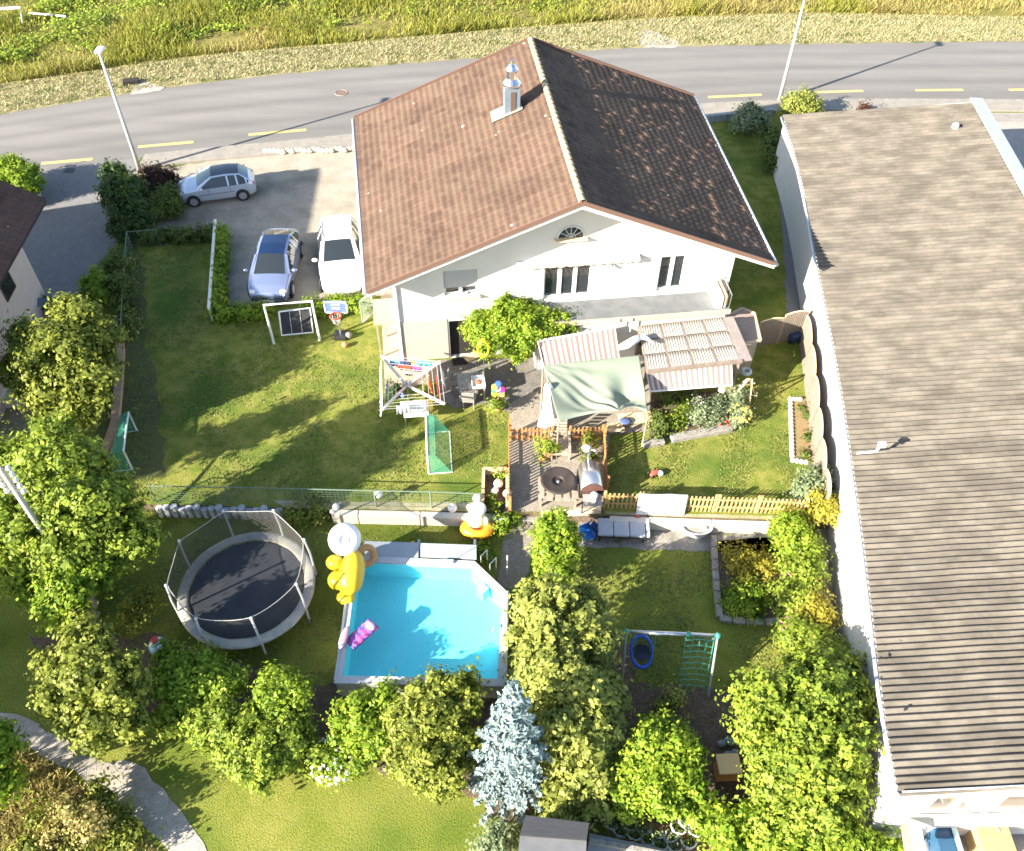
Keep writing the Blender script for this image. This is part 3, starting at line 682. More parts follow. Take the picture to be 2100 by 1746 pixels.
# chimney on the left slope
def on_left(px, py):
    z = 6.5
    for _ in range(30):
        l = loc(g(px, py, z)); z = ZE + (l.x - (-1.05)) * (ZR - ZE) / (6.86 + 1.05)
    return loc(g(px, py, z))
c0 = on_left(1049, 226)
ch = MB(); ch.box((c0.x, c0.y, c0.z + .35), (.62, .58, 1.5)); cho = ch.build('chimney', mat('chimney_zinc', (.10, .13, .16), .5, (.14, .18, .22), scale=3), house)
MB().box((c0.x + .03, c0.y - .305, c0.z + .38), (.20, .02, 1.05)).build('slot', mat('chimney_slot', (.09, .06, .045)), cho)
MB().lathe((c0.x, c0.y, c0.z + 1.10), [(.38, 0), (.38, .08), (.27, .22), (.23, .27), (.23, .60), (.26, .63), (.17, .76), (.09, .84), (.07, .98), (.0, 1.0)], 20).build('cowl', paint('bright_steel', (.72, .74, .78), .25, metal=1), cho, smooth=False)
fl_ = on_left(1035, 228)
P = []
for i in range(7):
    row = []
    for j in range(7):
        x = c0.x - .85 + 1.25 * i / 6; y = c0.y - .45 + .85 * j / 6; z = ZE + (x + 1.05) * (ZR - ZE) / 7.91 + .09 + .012 * R_.random(); row.append((x, y, z))
    P.append(row)
MB().grid(P).build('flashing', mat('lead_flashing', (.20, .20, .16), .7, (.28, .27, .22), scale=6), cho, solid=.015)

# ------------------------------------------------------------ factory hall on the right
FZL, FZR = 3.05, 3.95
fe = [(1590, 190), (1608, 236), (1651, 376), (1678, 547), (1713, 700), (1748, 920), (1766, 1052), (1792, 1240), (1806, 1376), (1835, 1634)]
FE = [g(x, y, FZL) for x, y in fe[1:]]
fys = [p.y for p in FE][::-1]; fxs = [p.x for p in FE][::-1]
FXl = lambda y: float(np.interp(y, fys, fxs))
ft = thing('factory_hall', 'long white factory hall with a weathered corrugated roof along the right side', 'factory', (FE[-1].x, FE[-1].y, LO))
base = Vector(ft.location)
q0, q1 = g(2004, 232, FZR), g(2100, 405, FZR); sl_ = (q0.x - q1.x) / (q0.y - q1.y)
FXr = lambda y: q0.x + (y - q0.y) * sl_
ytop = FE[0].y; ybot = FE[-1].y; per = .195; nyy = int((ytop - ybot) / per * 8); KP = .095 / (ytop - ybot)
U = 13; ys = np.linspace(ybot, ytop, nyy + 1)
xl = np.interp(ys, fys, fxs); kern = np.ones(301) / 301; xl = np.convolve(np.pad(xl, 150, mode='edge'), kern, 'valid')
xr = q0.x + (ys - q0.y) * sl_
V = np.zeros((nyy + 1, U, 3))
for k in range(U):
    f = k / (U - 1); yy = ys + (q0.y - ytop) * 0 - .55 * f * 0
    V[:, k, 0] = xl * (1 - f) + xr * f; V[:, k, 1] = ys + f * (-.25) * np.clip((ys - ybot) / (ytop - ybot), 0, 1) + f * .45 * (1 - (ys - ybot) / (ytop - ybot)); V[:, k, 2] = FZL * (1 - f) + FZR * f + .052 * np.sin(2 * pi * np.log(1 + KP / per * (ys - ybot)) / KP) + (.02 if k % 3 == 0 and 0 < k < U - 1 else 0)
V[:, 0, 0] -= .06
V -= np.array(base)
idx = np.arange((nyy + 1) * U).reshape(nyy + 1, U)
F = np.stack([idx[:-1, :-1], idx[:-1, 1:], idx[1:, 1:], idx[1:, :-1]], -1).reshape(-1, 4)
M_corr = mat('fibre_cement', (.082, .072, .058), .9, (.158, .142, .116), scale=1.0, detail=11, contrast=(.36, .62), c3=(.078, .069, .058), s3=.8, k3=(.50, .74), stretch=(.8, 1.7, 1), bump=.002, bscale=30)
np_mesh('roof', V.reshape(-1, 3), F, M_corr, ft, smooth=True)
B0 = lambda v: Vector(v) - base
# left wall, end wall
YS = np.linspace(ybot + .12, ytop - .1, 14); i_ = .10
xi = np.interp(YS, ys, xl)
wm = MB()
for (ya, xa), (yb, xb) in zip(zip(YS[:-1], xi[:-1]), zip(YS[1:], xi[1:])):
    wm.quad(B0((xb + i_, yb, LO)), B0((xa + i_, ya, LO)), B0((xa + i_, ya, FZL - .04)), B0((xb + i_, yb, FZL - .04)))
wm.build('wall', M_white, ft)
gm = MB(); gm.tube([B0((x - .10, y, FZL - .09)) for x, y in zip(xi, YS)], .065, 8).build('gutter', M_zinc, ft, smooth=True)
# end wall facing the camera with a window band
yb = ybot + .12; xw = xl[0] + i_
P0 = Vector((xw, yb, LO)); ex = Vector((1, .032, 0)).normalized(); Lw = 13.0
def ew(s, z, d=0): return B0(P0 + ex * s + Vector((0, d, z - LO)))
fh = [(1.0, 2.6, 1.35, 2.55), (2.8, 6.2, 1.35, 2.55), (6.4, 10, 1.35, 2.55)]
mb = MB(); xs = sorted({0, Lw} | {h[0] for h in fh} | {h[1] for h in fh})
ztop = lambda s: FZL + s * (FZR - FZL) / 10.2 - .04
for a, b_ in zip(xs[:-1], xs[1:]):
    hs = [h for h in fh if h[0] <= a + 1e-6 and h[1] >= b_ - 1e-6]; z = LO
    for h in hs: mb.quad(ew(a, z), ew(b_, z), ew(b_, h[2]), ew(a, h[2])); z = h[3]
    mb.quad(ew(a, z), ew(b_, z), ew(b_, ztop(b_)), ew(a, ztop(a)))
mb.build('wall', M_white, ft)
for h in fh:
    f = MB(); 
    for z in (h[2] + .04, h[3] - .04): f.beam(ew(h[0], z, .06), ew(h[1], z, .06), .07, .08)
    for k in range(3):
        s = h[0] + .04 + (h[1] - h[0] - .08) * k / 2; f.beam(ew(s, h[2] + .08, .06), ew(s, h[3] - .08, .06), .08, .08, upv=(0, 1, 0))
    fo = f.build('window', M_whitep, ft)
    MB().quad(ew(h[0], h[2], .10), ew(h[1], h[2], .10), ew(h[1], h[3], .10), ew(h[0], h[3], .10)).build('pane', mat('hall_glass', (.12, .10, .07), .1, spec=.8), fo, solid=.01)
fr_ = MB(); fr_.beam(ew(-.05, FZL + .0, -.02), ew(10.3, FZR + .02, -.02), .05, .12).build('verge_trim', M_zinc, ft)
# flashing on the far roof edge, side wall to the forecourt
mb = MB(); a = B0((FXr(ytop) + .25, ytop, FZR + .12)); c = B0((FXr(ybot) + .25, ybot, FZR + .12)); mb.beam(a, c, .62, .06).beam(a + Vector((.28, 0, -.2)), c + Vector((.28, 0, -.2)), .05, .4)
mb.build('roof_flashing', mat('pale_flashing', (.24, .28, .33), .5, (.28, .32, .37), scale=3), ft)
mb = MB(); mb.quad(B0((FXr(ybot) + .3, ybot, LO)), B0((FXr(ytop) + .3, ytop - .1, LO)), B0((FXr(ytop) + .3, ytop - .1, FZR)), B0((FXr(ybot) + .3, ybot, FZR)))
mb.quad(B0((FXr(ytop) + .3, ytop - .1, LO)), B0((xl[-1] + i_, ytop - .1, LO)), B0((xl[-1] + i_, ytop - .1, FZL)), B0((FXr(ytop) + .3, ytop - .1, FZR))).build('wall', M_white, ft)
# small things fixed to the hall
p = g(1757, 930, FZL + .1); q = g(1797, 926, FZL + .45); q2 = g(1797, 912, FZL + .5)
mb = MB(); mb.tube([B0(p), B0(q)], .035, 6).tube([B0(q), B0(q + Vector((.04, 0, .28)))], .05, 8).box(B0(q + Vector((.1, .03, .3))), (.22, .14, .16)).build('floodlight', M_whitep, ft)
for x, y in ((1683, 610), (1692, 720), (1704, 815)):
    b_ = g(x, y, 1.6); MB().tube([B0(b_), B0(b_ + Vector((.35, .03, .18)))], .03, 6).build('wall_bracket', M_whitep, ft)
mb = MB(); mb.tube([B0(g(1762, 1105, 2.3)), B0(g(1720, 1190, .2))], .03, 6).tube([B0(g(1697, 1150, .3)), B0(g(1683, 1180, LO + .1))], .035, 6)
mb.build('stay_rod', paint('rod_grey', (.5, .5, .5), .5), ft)
mb = MB(); mb.lathe(B0(g(2325 / 1.188, 315 / 1.188, FZR - .2)), [(.16, 0), (.16, .22), (.10, .3), (.0, .31)], 12).build('roof_vent', M_whitep, ft)

# lower extension in front of the hall end wall
ex_t = thing('entrance_canopy', 'white walled entrance porch with concrete ledge below the factory windows', 'porch', g(1900, 1720, LO))
b2 = Vector(ex_t.location)
mb = MB(); 
pa, pb = g(1895, 1664, 1.1), g(2200, 1662, 1.1)
mb.box(g(2050, 1672, 1.0) - b2, (3.6, .55, .12)).build('ledge', mat('grey_ledge', (.42, .38, .38), .8), ex_t)
MB().beam(g(1890, 1653, 1.35) - b2, g(1993, 1648, 1.35) - b2, .12, .10).beam(g(2010, 1650, 1.3) - b2, g(2200, 1648, 1.3) - b2, .16, .16).build('parapet', M_whitep, ex_t)
MB().beam(g(1984, 1657, 1.6) - b2, g(2040, 1634, 2.3) - b2, .22, .1).build('brace', M_whitep, ex_t)
MB().beam(g(1874, 1690, 1.3) - b2, g(1890, 1770, .9) - b2, .30, .12).build('rail', M_whitep, ex_t)
MB().beam(g(1857, 1690, 1.3) - b2, g(1868, 1770, .9) - b2, .22, .10).build('slat_screen', M_woodd, ex_t)
for x in (1900, 1975, 2080): MB().tube([g(x, 1690, LO) - b2, g(x, 1690, LO) - b2 + Vector((0, 0, 1.45))], .05, 8).build('post', M_whitep, ex_t)
lt_ = MB(); lt_.box(g(1800, 1710, LO) - b2 + Vector((.25, .15, .35)), (1.1, .5, .7)).build('plinth', M_white, ex_t)
# glazed blue box and tan crate in the yard
t = thing('display_case', 'blue box with a pale tilted glass lid beside the tan crate in the yard', 'box', g(1925, 1740, LO))
MB().box((0, .1, .35), (.62, 1.1, .7)).build('body', paint('blue_box', (.03, .09, .17), .3), t, bevel=.02)
MB().box((.22, .1, .78), (.16, 1.2, .05), ry=.3).build('lid', paint('pale_green_rail', (.45, .62, .62), .3), t, bevel=.02)
t = thing('wooden_crate', 'tan plywood crate standing in the factory yard, lower right corner', 'crate', g(2018, 1745, LO))
cm = MB().box((0, .15, .4), (.85, 1.1, .8)).build('case', mat('plywood', (.46, .30, .12), .7, (.56, .38, .17), scale=2, detail=8, stretch=(1, 5, 1)), t, bevel=.015)
MB().box((0, .15, .815), (.9, 1.15, .04)).build('top', mat('plywood', (0, 0, 0)), t, bevel=.01)
MB().sphere((.15, .3, .84), (.06, .08, .02), 10, 5).build('knot', M_woodd, t)

# ------------------------------------------------------------ neighbour's house at the left edge
nb = thing('neighbour_house', 'pinkish grey rendered house with dark roof cut by the left photo edge', 'house', g(-10, 700, 0))
nb0 = Vector(nb.location)
NW = mat('pink_render', (.48, .42, .39), .9, (.44, .38, .35), scale=2, bump=.004, bscale=50)
c1, c2 = g(58, 640, 0) , g(-10, 745, 0)
zt = 5.2
A = g(38, 492, 3.6); A.z = 0; Bp = g(52, 600, 1.6); Bp.z = 0
e0 = Vector((A.x, A.y, 0)); e1 = e0 + Vector((.6, -9.0, 0)); 
mb = MB(); W0 = e0; W1 = e1; back = Vector((-12, 0, 0))
mb.prism([W0, W0 + back, W1 + back, W1], 0, 5.0)
mb = MB().prism([Vector(p) - nb0 for p in (W0, W0 + back, W1 + back, W1)], 0, 4.7); mb.build('wall', NW, nb)
rp = [g(40, 348, 5.6), g(-10, 640, 5.3)]
r0 = Vector((rp[0].x, rp[0].y, 5.2)); 
mb = MB(); z0_ = 4.7
ra, rb = Vector((W0.x + 1.1, W0.y + 1.3, z0_)), Vector((W1.x + 1.1, W1.y - 1.2, z0_)); rc, rd = rb + Vector((-7, 0, 3.7)), ra + Vector((-7, 0, 3.7)); re_, rf_ = rc + Vector((-7, 0, -3.7)), rd + Vector((-7, 0, -3.7))
tileslope('roof', rb - nb0, ra - nb0, rd - nb0, rc - nb0, 36, 26, tilemat('dark_tiles', (.06, .035, .028), (.11, .06, .05), (.08, .06, .05)), nb)
mb = MB(); mb.quad(re_ - nb0, rc - nb0, rd - nb0, rf_ - nb0).quad(ra - nb0 + Vector((0, 0, -.1)), rb - nb0 + Vector((0, 0, -.1)), rc - nb0 + Vector((0, 0, -.1)), rd - nb0 + Vector((0, 0, -.1)))
mb.build('roof_back', mat('dark_back', (.07, .04, .03)), nb)
back = Vector((-12, 0, 0))
MB().poly([W0 - nb0 + Vector((0, 0, 4.7)), W0 + back - nb0 + Vector((0, 0, 4.7)), rd - nb0 + Vector((0, -1.3, -.3))]).build('gable', NW, nb, solid=.02)
MB().poly([W1 - nb0 + Vector((0, 0, 4.7)), W1 + back - nb0 + Vector((0, 0, 4.7)), rc - nb0 + Vector((0, 1.2, -.3))]).build('gable', NW, nb, solid=.02)
dW = (W1 - W0).normalized(); nW = Vector((1, 0, 0))
for s_, zz in ((2.2, 3.2),):
    c = W0 + dW * s_ - nb0 + Vector((.015, 0, zz)); fo = MB().beam(c - dW * .5, c + dW * .5, .05, 1.3).build('window', paint('brown_frame', (.08, .05, .04)), nb)
    MB().beam(c - dW * .42 + Vector((.02, 0, 0)), c + dW * .42 + Vector((.02, 0, 0)), .03, 1.16).build('pane', M_glass, fo)
# light well, planters of the neighbour
lw = [(56, 648), (108, 652), (80, 745), (40, 760)]
sheet('light_well', lw, .020, M_dark)
t = thing('light_well_wall', 'low grey concrete coping around the dark stairwell beside the pink house', 'wall', g(100, 660, 0))
b_ = Vector(t.location); MB().beam(g(58, 645, .1) - b_, g(112, 650, .1) - b_, .12, .2).beam(g(112, 650, .1) - b_, g(84, 750, .1) - b_, .12, .2).build('coping', M_stone, t)
t = thing('glass_canopy', 'small bluish glass canopy beside the pink house wall', 'canopy', g(75, 630, 0)); b_ = Vector(t.location)
MB().quad(g(45, 610, 1.1) - b_, g(100, 612, 1.1) - b_, g(98, 628, .9) - b_, g(46, 632, .9) - b_).build('panel', paint('blue_glass', (.12, .2, .26), .2), t, solid=.03)
MB().tube([g(98, 634, 0) - b_, g(98, 634, 0) - b_ + Vector((0, 0, .95))], .03, 6).build('post', M_steel, t)
t = thing('planter_wall', 'sunlit pale planter wall under the clipped hedge by the street', 'planter', g(50, 408, 0)); b_ = Vector(t.location)
MB().beam(g(-30, 412, .25) - b_, g(78, 400, .25) - b_, .9, .5).build('planter', mat('pale_planter', (.62, .52, .40), .8), t)
t = thing('white_garden_box', 'white slatted bench box at the left photo edge below the olive tree', 'bench', g(0, 800, 0)); b_ = Vector(t.location)
mb = MB()
for k in range(6): mb.box(g(6, 795, .45) - b_ + Vector((-.35 + .14 * k, 0, 0)), (.11, 1.2, .04))
mb.build('seat', M_whitep, t)
MB().box(g(6, 797, .2) - b_, (.8, 1.1, .4)).build('box', paint('grey_box', (.3, .3, .3)), t)
t = thing('boundary_wall', 'low white coping wall at the left edge below the slatted bench', 'wall', g(20, 825, 0)); b_ = Vector(t.location)
MB().beam(g(-120, 828, .2) - b_, g(52, 822, .2) - b_, .35, .4).build('wall', mat('coping_pale', (.6, .53, .44), .9), t)
t = thing('garden_edging', 'brown timber edging along the shaded lawn beneath the olive tree', 'edging', g(235, 800, 0)); b_ = Vector(t.location)
mb = MB(); pts = [(240, 650), (248, 720), (243, 800), (236, 870), (215, 930), (200, 985)]
for a, c in zip(pts[:-1], pts[1:]): mb.beam(g(*a, .1) - b_, g(*c, .1) - b_, .30, .22)
mb.build('boards', mat('edging_wood', (.32, .20, .13), .85, (.42, .29, .20), scale=4), t)
t = thing('timber_steps', 'brown timber steps between the light green trees at the left', 'steps', g(185, 1230, LO)); b_ = Vector(t.location)
for k in range(5): MB().box(g(186, 1190 + 20 * k, LO) - b_ + Vector((0, 0, .5 - .1 * k)), (.55, .42, .12)).build('step', M_woodd, t)
#@@THINGS
# ------------------------------------------------------------ vehicles
def interp(st, x, k): return float(np.interp(x, [s[0] for s in st], [s[k] for s in st]))
def make_car(name, label, st, W, marks, body, roofm, glass_top=None, loc_=(0, 0, 0), rz=0, wheel_x=(-1.2, 1.2), belt=.92, wr=.30, tail=True, rails=False, sunroof=None):
    """st: (x, ztop) profile; marks: x of rear glass base, rear roof edge, front roof edge, windscreen base"""
    t = thing(name, label, 'car', loc_, rz)
    x0, x1 = st[0][0], st[-1][0]; L_ = x1 - x0
    xs = sorted(set([s[0] for s in st] + list(marks) + [x0 + L_ * k / 26 for k in range(27)]))
    def sec(x):
        zt = interp(st, x, 1); u = (x - (x0 + x1) / 2) / (L_ / 2); w = W / 2 * (1 - .16 * abs(u) ** 3.2 - (.10 if u > 0 else .07) * max(0, abs(u) - .85) / .15)
        m0, m1, m2, m3 = marks; b_ = min(belt, zt - .035)
        if x <= m0: f = 0
        elif x < m1: f = (x - m0) / (m1 - m0)
        elif x <= m2: f = 1
        elif x < m3: f = (m3 - x) / (m3 - m2)
        else: f = 0
        wr_ = w * (.86 * (1 - f) + .70 * f)
        lowz = .24 + .10 * max(0, abs(u) - .9) / .1
        return [(w * .93, lowz), (w, .40), (w * 1.0, .58), (w * .985, b_ * .5 + .33), (w * .965, b_), (wr_, max(b_ + .005, zt - .055)), (wr_ * .86, zt - .012), (wr_ * .45, zt + .008), (0, zt + .014)]
    S = [sec(x) for x in xs]; n = len(S[0]); full = lambda s: [(y, z) for y, z in s] + [(-y, z) for y, z in s[-2::-1]]
    parts = {}
    def addq(key, i, j):
        parts.setdefault(key, []).append((i, j))
    m0, m1, m2, m3 = marks; N2 = 2 * n - 1
    for i in range(len(xs) - 1):
        xm = (xs[i] + xs[i + 1]) / 2
        for j in range(N2 - 1):
            jj = j if j < n - 1 else N2 - 2 - j
            key = 'body'
            if m0 < xm < m3 and jj == 4 and m0 + .05 < xm < m3 - .12: key = 'side_window'
            elif m2 < xm < m3 and jj >= 6: key = 'windscreen'
            elif m0 < xm < m1 and jj >= 6: key = 'rear_window'
            elif m1 < xm < m2 and jj >= 6: key = 'roof'
            addq(key, i, j)
    V = [(xs[i], y, z) for i in range(len(xs)) for y, z in full(S[i])]
    mm = dict(body=body, side_window=M_glass, windscreen=cglass if 'hatch' in name else M_glass, rear_window=cglass if 'hatch' in name else M_glass, roof=roofm)
    for key, qs in parts.items():
        groups = [qs] if key != 'side_window' else [[q for q in qs if q[1] < n], [q for q in qs if q[1] >= n]]
        for qq in groups:
            mb = MB(); mp_ = {}
            for i, j in qq:
                f = []
                for a in (i * N2 + j, (i + 1) * N2 + j, (i + 1) * N2 + j + 1, i * N2 + j + 1):
                    if a not in mp_: mp_[a] = len(mb.v); mb.v.append(V[a])
                    f.append(mp_[a])
                mb.f.append(tuple(f))
            if key == 'body':
                mb.poly([V[j] for j in range(N2)][::-1]); mb.poly([V[(len(xs) - 1) * N2 + j] for j in range(N2)])
            mb.build(key, mm[key], t, smooth=(key != 'side_window'))
    # pillars
    for sgn in (1, -1):
        for xa in (m0 + .12, (m0 + m2) / 2 + .12, m1 * .5 + m0 * .5 + .35):
            s = sec(xa); a = (xa, s[4][0] * sgn, s[4][1]); s2 = sec(xa * .92); b_ = (xa * .97, s2[5][0] * sgn + .008 * sgn, s2[5][1]); MB().beam(a, b_, .07, .03, upv=(0, sgn, .3)).build('pillar', body, t)
        s = sec(m3 - .1); s2 = sec(m2); MB().beam((m3 - .05, s[4][0] * sgn * .93, s[4][1]), (m2, s2[5][0] * sgn, s2[5][1] + .02), .09, .05).build('pillar', body, t)
        xm = m3 - .22; s = sec(xm); mo = MB().sphere((xm, sgn * (W / 2 + .11), belt + .07), (.08, .12, .085), 12, 8).build('mirror', body, t, smooth=True)
        u = x1 - .26; s = sec(u); MB().sphere((u, sgn * (s[4][0] - .14), min(belt, interp(st, u, 1)) - .07), (.17, .15, .07), 12, 8).build('headlight', paint('lamp_glass', (.7, .72, .75), .08, spec=1), t, smooth=True)
        u = x0 + .10; s = sec(u); MB().sphere((u, sgn * (s[4][0] - .10), belt - .13), (.08, .12, .11), 12, 8).build('tail_light', paint('tail_red', (.45, .03, .02), .2), t, smooth=True)
        MB().box((0, sgn * (W / 2 + .004), .60), (L_ * .45, .02, .035)).build('side_trim', paint('trim_grey', (.15, .15, .16), .5), t)
        for k in (0, 1): 
            xx = (m0 * .45 + m2 * .55, m2 + .25)[k]; s = sec(xx); MB().box((xx, sgn * (s[3][0] + .008), .78), (.012, .012, .42)).build('door_gap', M_black, t)
        if rails: s = sec(0); MB().tube([(m1 + .1, sgn * (s[5][0] - .02), interp(st, m1 + .1, 1) + .02), (0, sgn * (s[5][0] - .02), interp(st, 0, 1) + .03), (m2 - .1, sgn * (s[5][0] - .02), interp(st, m2 - .1, 1) + .0)], .025, 6).build('roof_rail', paint('rail_dark', (.25, .25, .26)), t)
        for wx in wheel_x:
            wn = MB(); wn.lathe((wx, sgn * (W / 2 - .19), wr), [(wr * .6, 0), (wr, .02), (wr, .17), (wr * .93, .20), (wr * .66, .205)], 22, axis=(0, sgn, 0)); wo_ = wn.build('wheel', paint('tyre', (.022, .022, .024), .8), t)
            rmn = MB(); rmn.lathe((wx, sgn * (W / 2 + .012), wr), [(.05, 0), (wr * .66, .002), (wr * .66, .012), (.05, .014)], 18, axis=(0, sgn, 0))
            for k in range(6): a = pi * k / 3; rmn.box((wx + .55 * wr * .55 * cos(a), sgn * (W / 2 + .026), wr + .55 * wr * .55 * sin(a)), (wr * .5, .012, .05), ry=-a)
            rmn.build('rim', paint('alloy', (.5, .5, .52), .35, metal=.7), wo_)
            ar = MB(); ar.lathe((wx, sgn * (W / 2 - .02), wr + .03), [(wr * 1.14, 0), (wr * 1.14, .024)], 24, axis=(0, sgn, 0)); ar.build('wheel_arch', M_black, t)
    MB().box((x1 - .055, 0, .40), (.06, W * .55, .16)).build('grille', M_black, t)
    MB().box((x1 + .0, 0, .34), (.02, .48, .10)).build('number_plate', paint('plate_white', (.7, .7, .68)), t)
    sw = MB(); xa = (m2 + m3) / 2 + .15
    return t
cglass = mat('car_glass', (.02, .05, .09), .08, spec=1)  # blue of the reflected sky put into the base colour
silver = paint('silver_paint', (.50, .56, .66), .25, metal=.35, coat=.6)
bluish = paint('blue_silver_paint', (.20, .25, .40), .25, metal=.45, coat=.8)
whitec = paint('white_car_paint', (.80, .80, .80), .3, coat=.6)
darkroof = paint('dark_glass_roof', (.02, .022, .03), .08, coat=1)
blueroof = paint('blue_glass_roof', (.006, .018, .06), .2, coat=.6)
a_, b_ = g(398, 424, 0), g(503, 410, 0); hd = (a_ - b_).normalized(); nrm = Vector((hd.y, -hd.x, 0)); nrm = nrm if nrm.y > 0 else -nrm
cc = (a_ + b_) / 2 + nrm * .72
hatch = make_car('hatchback_car', 'small silver hatchback parked sideways by the road beside the dark shrub', [(-1.9, .55), (-1.87, .80), (-1.72, .98), (-1.66, 1.02), (-1.22, 1.37), (-.6, 1.43), (.12, 1.39), (.88, .97), (1.4, .85), (1.75, .68), (1.9, .42)], 1.62, (-1.64, -1.22, .12, .88), silver, darkroof, loc_=(cc.x, cc.y, .012), rz=math.atan2(hd.y, hd.x), wheel_x=(-1.2, 1.18), belt=.90, wr=.29)
f_, r_ = g(552, 620, .25), g(579, 456, 1.1); f_.z = r_.z = 0; hd = (f_ - r_).normalized(); cc = f_ - hd * 2.2
make_car('saloon_car', 'blue silver saloon with dark blue glass roof parked beside the white estate car', [(-2.15, .5), (-2.12, .85), (-2.0, 1.02), (-1.85, 1.06), (-1.05, 1.38), (-.35, 1.43), (.30, 1.38), (1.15, .99), (1.7, .87), (2.05, .68), (2.17, .42)], 1.80, (-1.85, -1.05, .30, 1.15), bluish, blueroof, loc_=(cc.x, cc.y, .012), rz=math.atan2(hd.y, hd.x), wheel_x=(-1.38, 1.35), belt=.93, wr=.32).scale = (1.06, 1.06, 1.04)
f_, r_ = g(704, 600, .3), g(690, 438, 1.3); f_.z = r_.z = 0; hd = (f_ - r_).normalized(); cc = f_ - hd * 2.2
make_car('estate_car', 'white estate car with roof rails parked next to the house wall', [(-2.2, .6), (-2.17, 1.0), (-2.05, 1.15), (-1.98, 1.18), (-1.68, 1.56), (-.8, 1.64), (.15, 1.60), (.98, 1.12), (1.65, .99), (2.05, .80), (2.2, .45)], 1.80, (-2.0, -1.68, .15, .98), whitec, whitec, loc_=(cc.x, cc.y, .012), rz=math.atan2(hd.y, hd.x), wheel_x=(-1.35, 1.38), belt=1.03, wr=.34, rails=True).scale = (1.06, 1.08, 1.04)

# ------------------------------------------------------------ street lamps, manhole, guard rail, utility pole
def lamp(b, top, label):
    base = g(*b); h = hgt(base, *top); t = thing('street_lamp', label, 'street lamp', base, 0, 'street lamps along the road')
    MB().tube([(0, 0, 0), (0, 0, 1.2), (0, 0, h)], [.12, .10, .06], 10).build('pole', paint('lamp_pole', (.42, .41, .40), .5, metal=.4), t, smooth=True)
    MB().lathe((0, 0, 0), [(.13, 0), (.13, .12), (.09, .16)], 10).build('base', M_stone, t)
    MB().box((0, .12, h + .02), (.34, .62, .14)).build('lamp_head', paint('lamp_white', (.72, .74, .78), .3), t, bevel=.05)
    return h
H1 = lamp((288, 352), (226, 98), 'street lamp with white head at the road beside the dark shrub')
lamp((1598, 207), (1645, -25), 'street lamp between the house and factory, cut by the photo top')
t = thing('manhole_cover', 'round rusty manhole cover in the road left of the roof peak', 'manhole cover', g(700, 191, .012))
MB().lathe((0, 0, 0), [(.36, .0), (.36, .008), (.30, .010)], 24).build('cover', mat('rusty_iron', (.13, .085, .065), .8, (.17, .12, .09), scale=20), t)
MB().torus((0, 0, .006), .36, .025, 28, 6).build('ring', M_stone, t)
t = thing('drain_grate', 'dark drain grate in the shaded street left', 'drain grate', g(142, 350, .012))
MB().box((0, 0, .006), (.5, .4, .012)).build('grate', M_black, t)
t = thing('football_goal', 'white goal frame cut by the top left corner of the meadow', 'goal', g(44, 48, 0)); b_ = Vector(t.location)
MB().tube([g(48, 52, 0) - b_, g(41, 16, 1.3) - b_, g(-60, 22, 1.3) - b_, ], .09, 8).build('frame', M_whitep, t)
MB().tube([g(60, 27, .4) - b_, g(135, 34, .4) - b_], .06, 8).build('rail', M_whitep, t)
base = g(178, 1225, LO); ph = hgt(base, 22, 945)
t = thing('utility_pole', 'grey wooden utility pole topped with white insulators above the light green tree', 'utility pole', base)
MB().tube([(0, 0, 0), (0, 0, ph)], [.10, .075], 10).build('pole', mat('pole_wood', (.34, .31, .27), .8, (.44, .41, .36), scale=4, stretch=(1, 1, .3)), t, smooth=True)
for k in range(5):
    z = ph - .08 - .26 * k
    ca = MB().beam((-.26, 0, z), (.26, 0, z), .05, .05).build('crossarm', M_steel, t)
    for s_ in (-.24, .24): MB().lathe((s_, 0, z + .02), [(.05, 0), (.075, .04), (.05, .08), (.07, .11), (.03, .17)], 10).build('insulator', M_whitep, ca, smooth=True)

# ------------------------------------------------------------ fences
def post_rail(name, label, cat, px, z, h, m, post=.06, rail=.05, nr=1, mesh=None, step=1.6, group=None, top=True):
    P = [g(x, y, z) for x, y in px]; b = P[0].copy(); t = thing(name, label, cat, b, 0, group)
    R = MB()
    for a, c in zip(P[:-1], P[1:]):
        n = max(1, round((c - a).length / step))
        for k in range(n + (1 if c is P[-1] else 0)):
            p = a.lerp(c, k / n) - b; MB().tube([p, p + Vector((0, 0, h))], post / 2, 6).build('post', m, t)
        if top:
            for q in range(nr):
                zz = h - .02 - q * (h / max(1, nr)); R.beam(a - b + Vector((0, 0, zz)), c - b + Vector((0, 0, zz)), rail, rail)
    if top: R.build('rail', m, t)
    if mesh:
        W = MB()
        for a, c in zip(P[:-1], P[1:]):
            A, C_ = a - b, c - b; L_ = (C_ - A).length; n = int(L_ / .14); v = Vector((0, 0, h - .04))
            for k in range(n + 1):
                p = A.lerp(C_, k / n); W.beam(p + Vector((0, 0, .02)), p + v, .005, .005)
            for k in range(int(h / .12)): W.beam(A + Vector((0, 0, .05 + .12 * k)), C_ + Vector((0, 0, .05 + .12 * k)), .005, .005)
        W.build('wire_mesh', mesh, t)
    return t
gwire = paint('green_wire', (.14, .20, .15), .6)
post_rail('rail_fence', 'white topped rail fence beside the clipped hedge left of the parked cars', 'fence', [(449, 478), (437, 660)], 0, .75, paint('cream_white', (.72, .70, .60), .6), .08, .12, 1)
post_rail('mesh_fence', 'green mesh fence along the shaded lawn by the side street', 'fence', [(330, 505), (272, 510), (266, 600), (262, 700)], 0, .95, gwire, .05, .03, 1, gwire, 1.4)
post_rail('mesh_fence', 'long green mesh fence between the lawn and the lower garden', 'fence', [(320, 1030), (627, 1036), (772, 1040), (885, 1042), (985, 1046)], 0, .95, gwire, .06, .03, 1, gwire, 2.2)
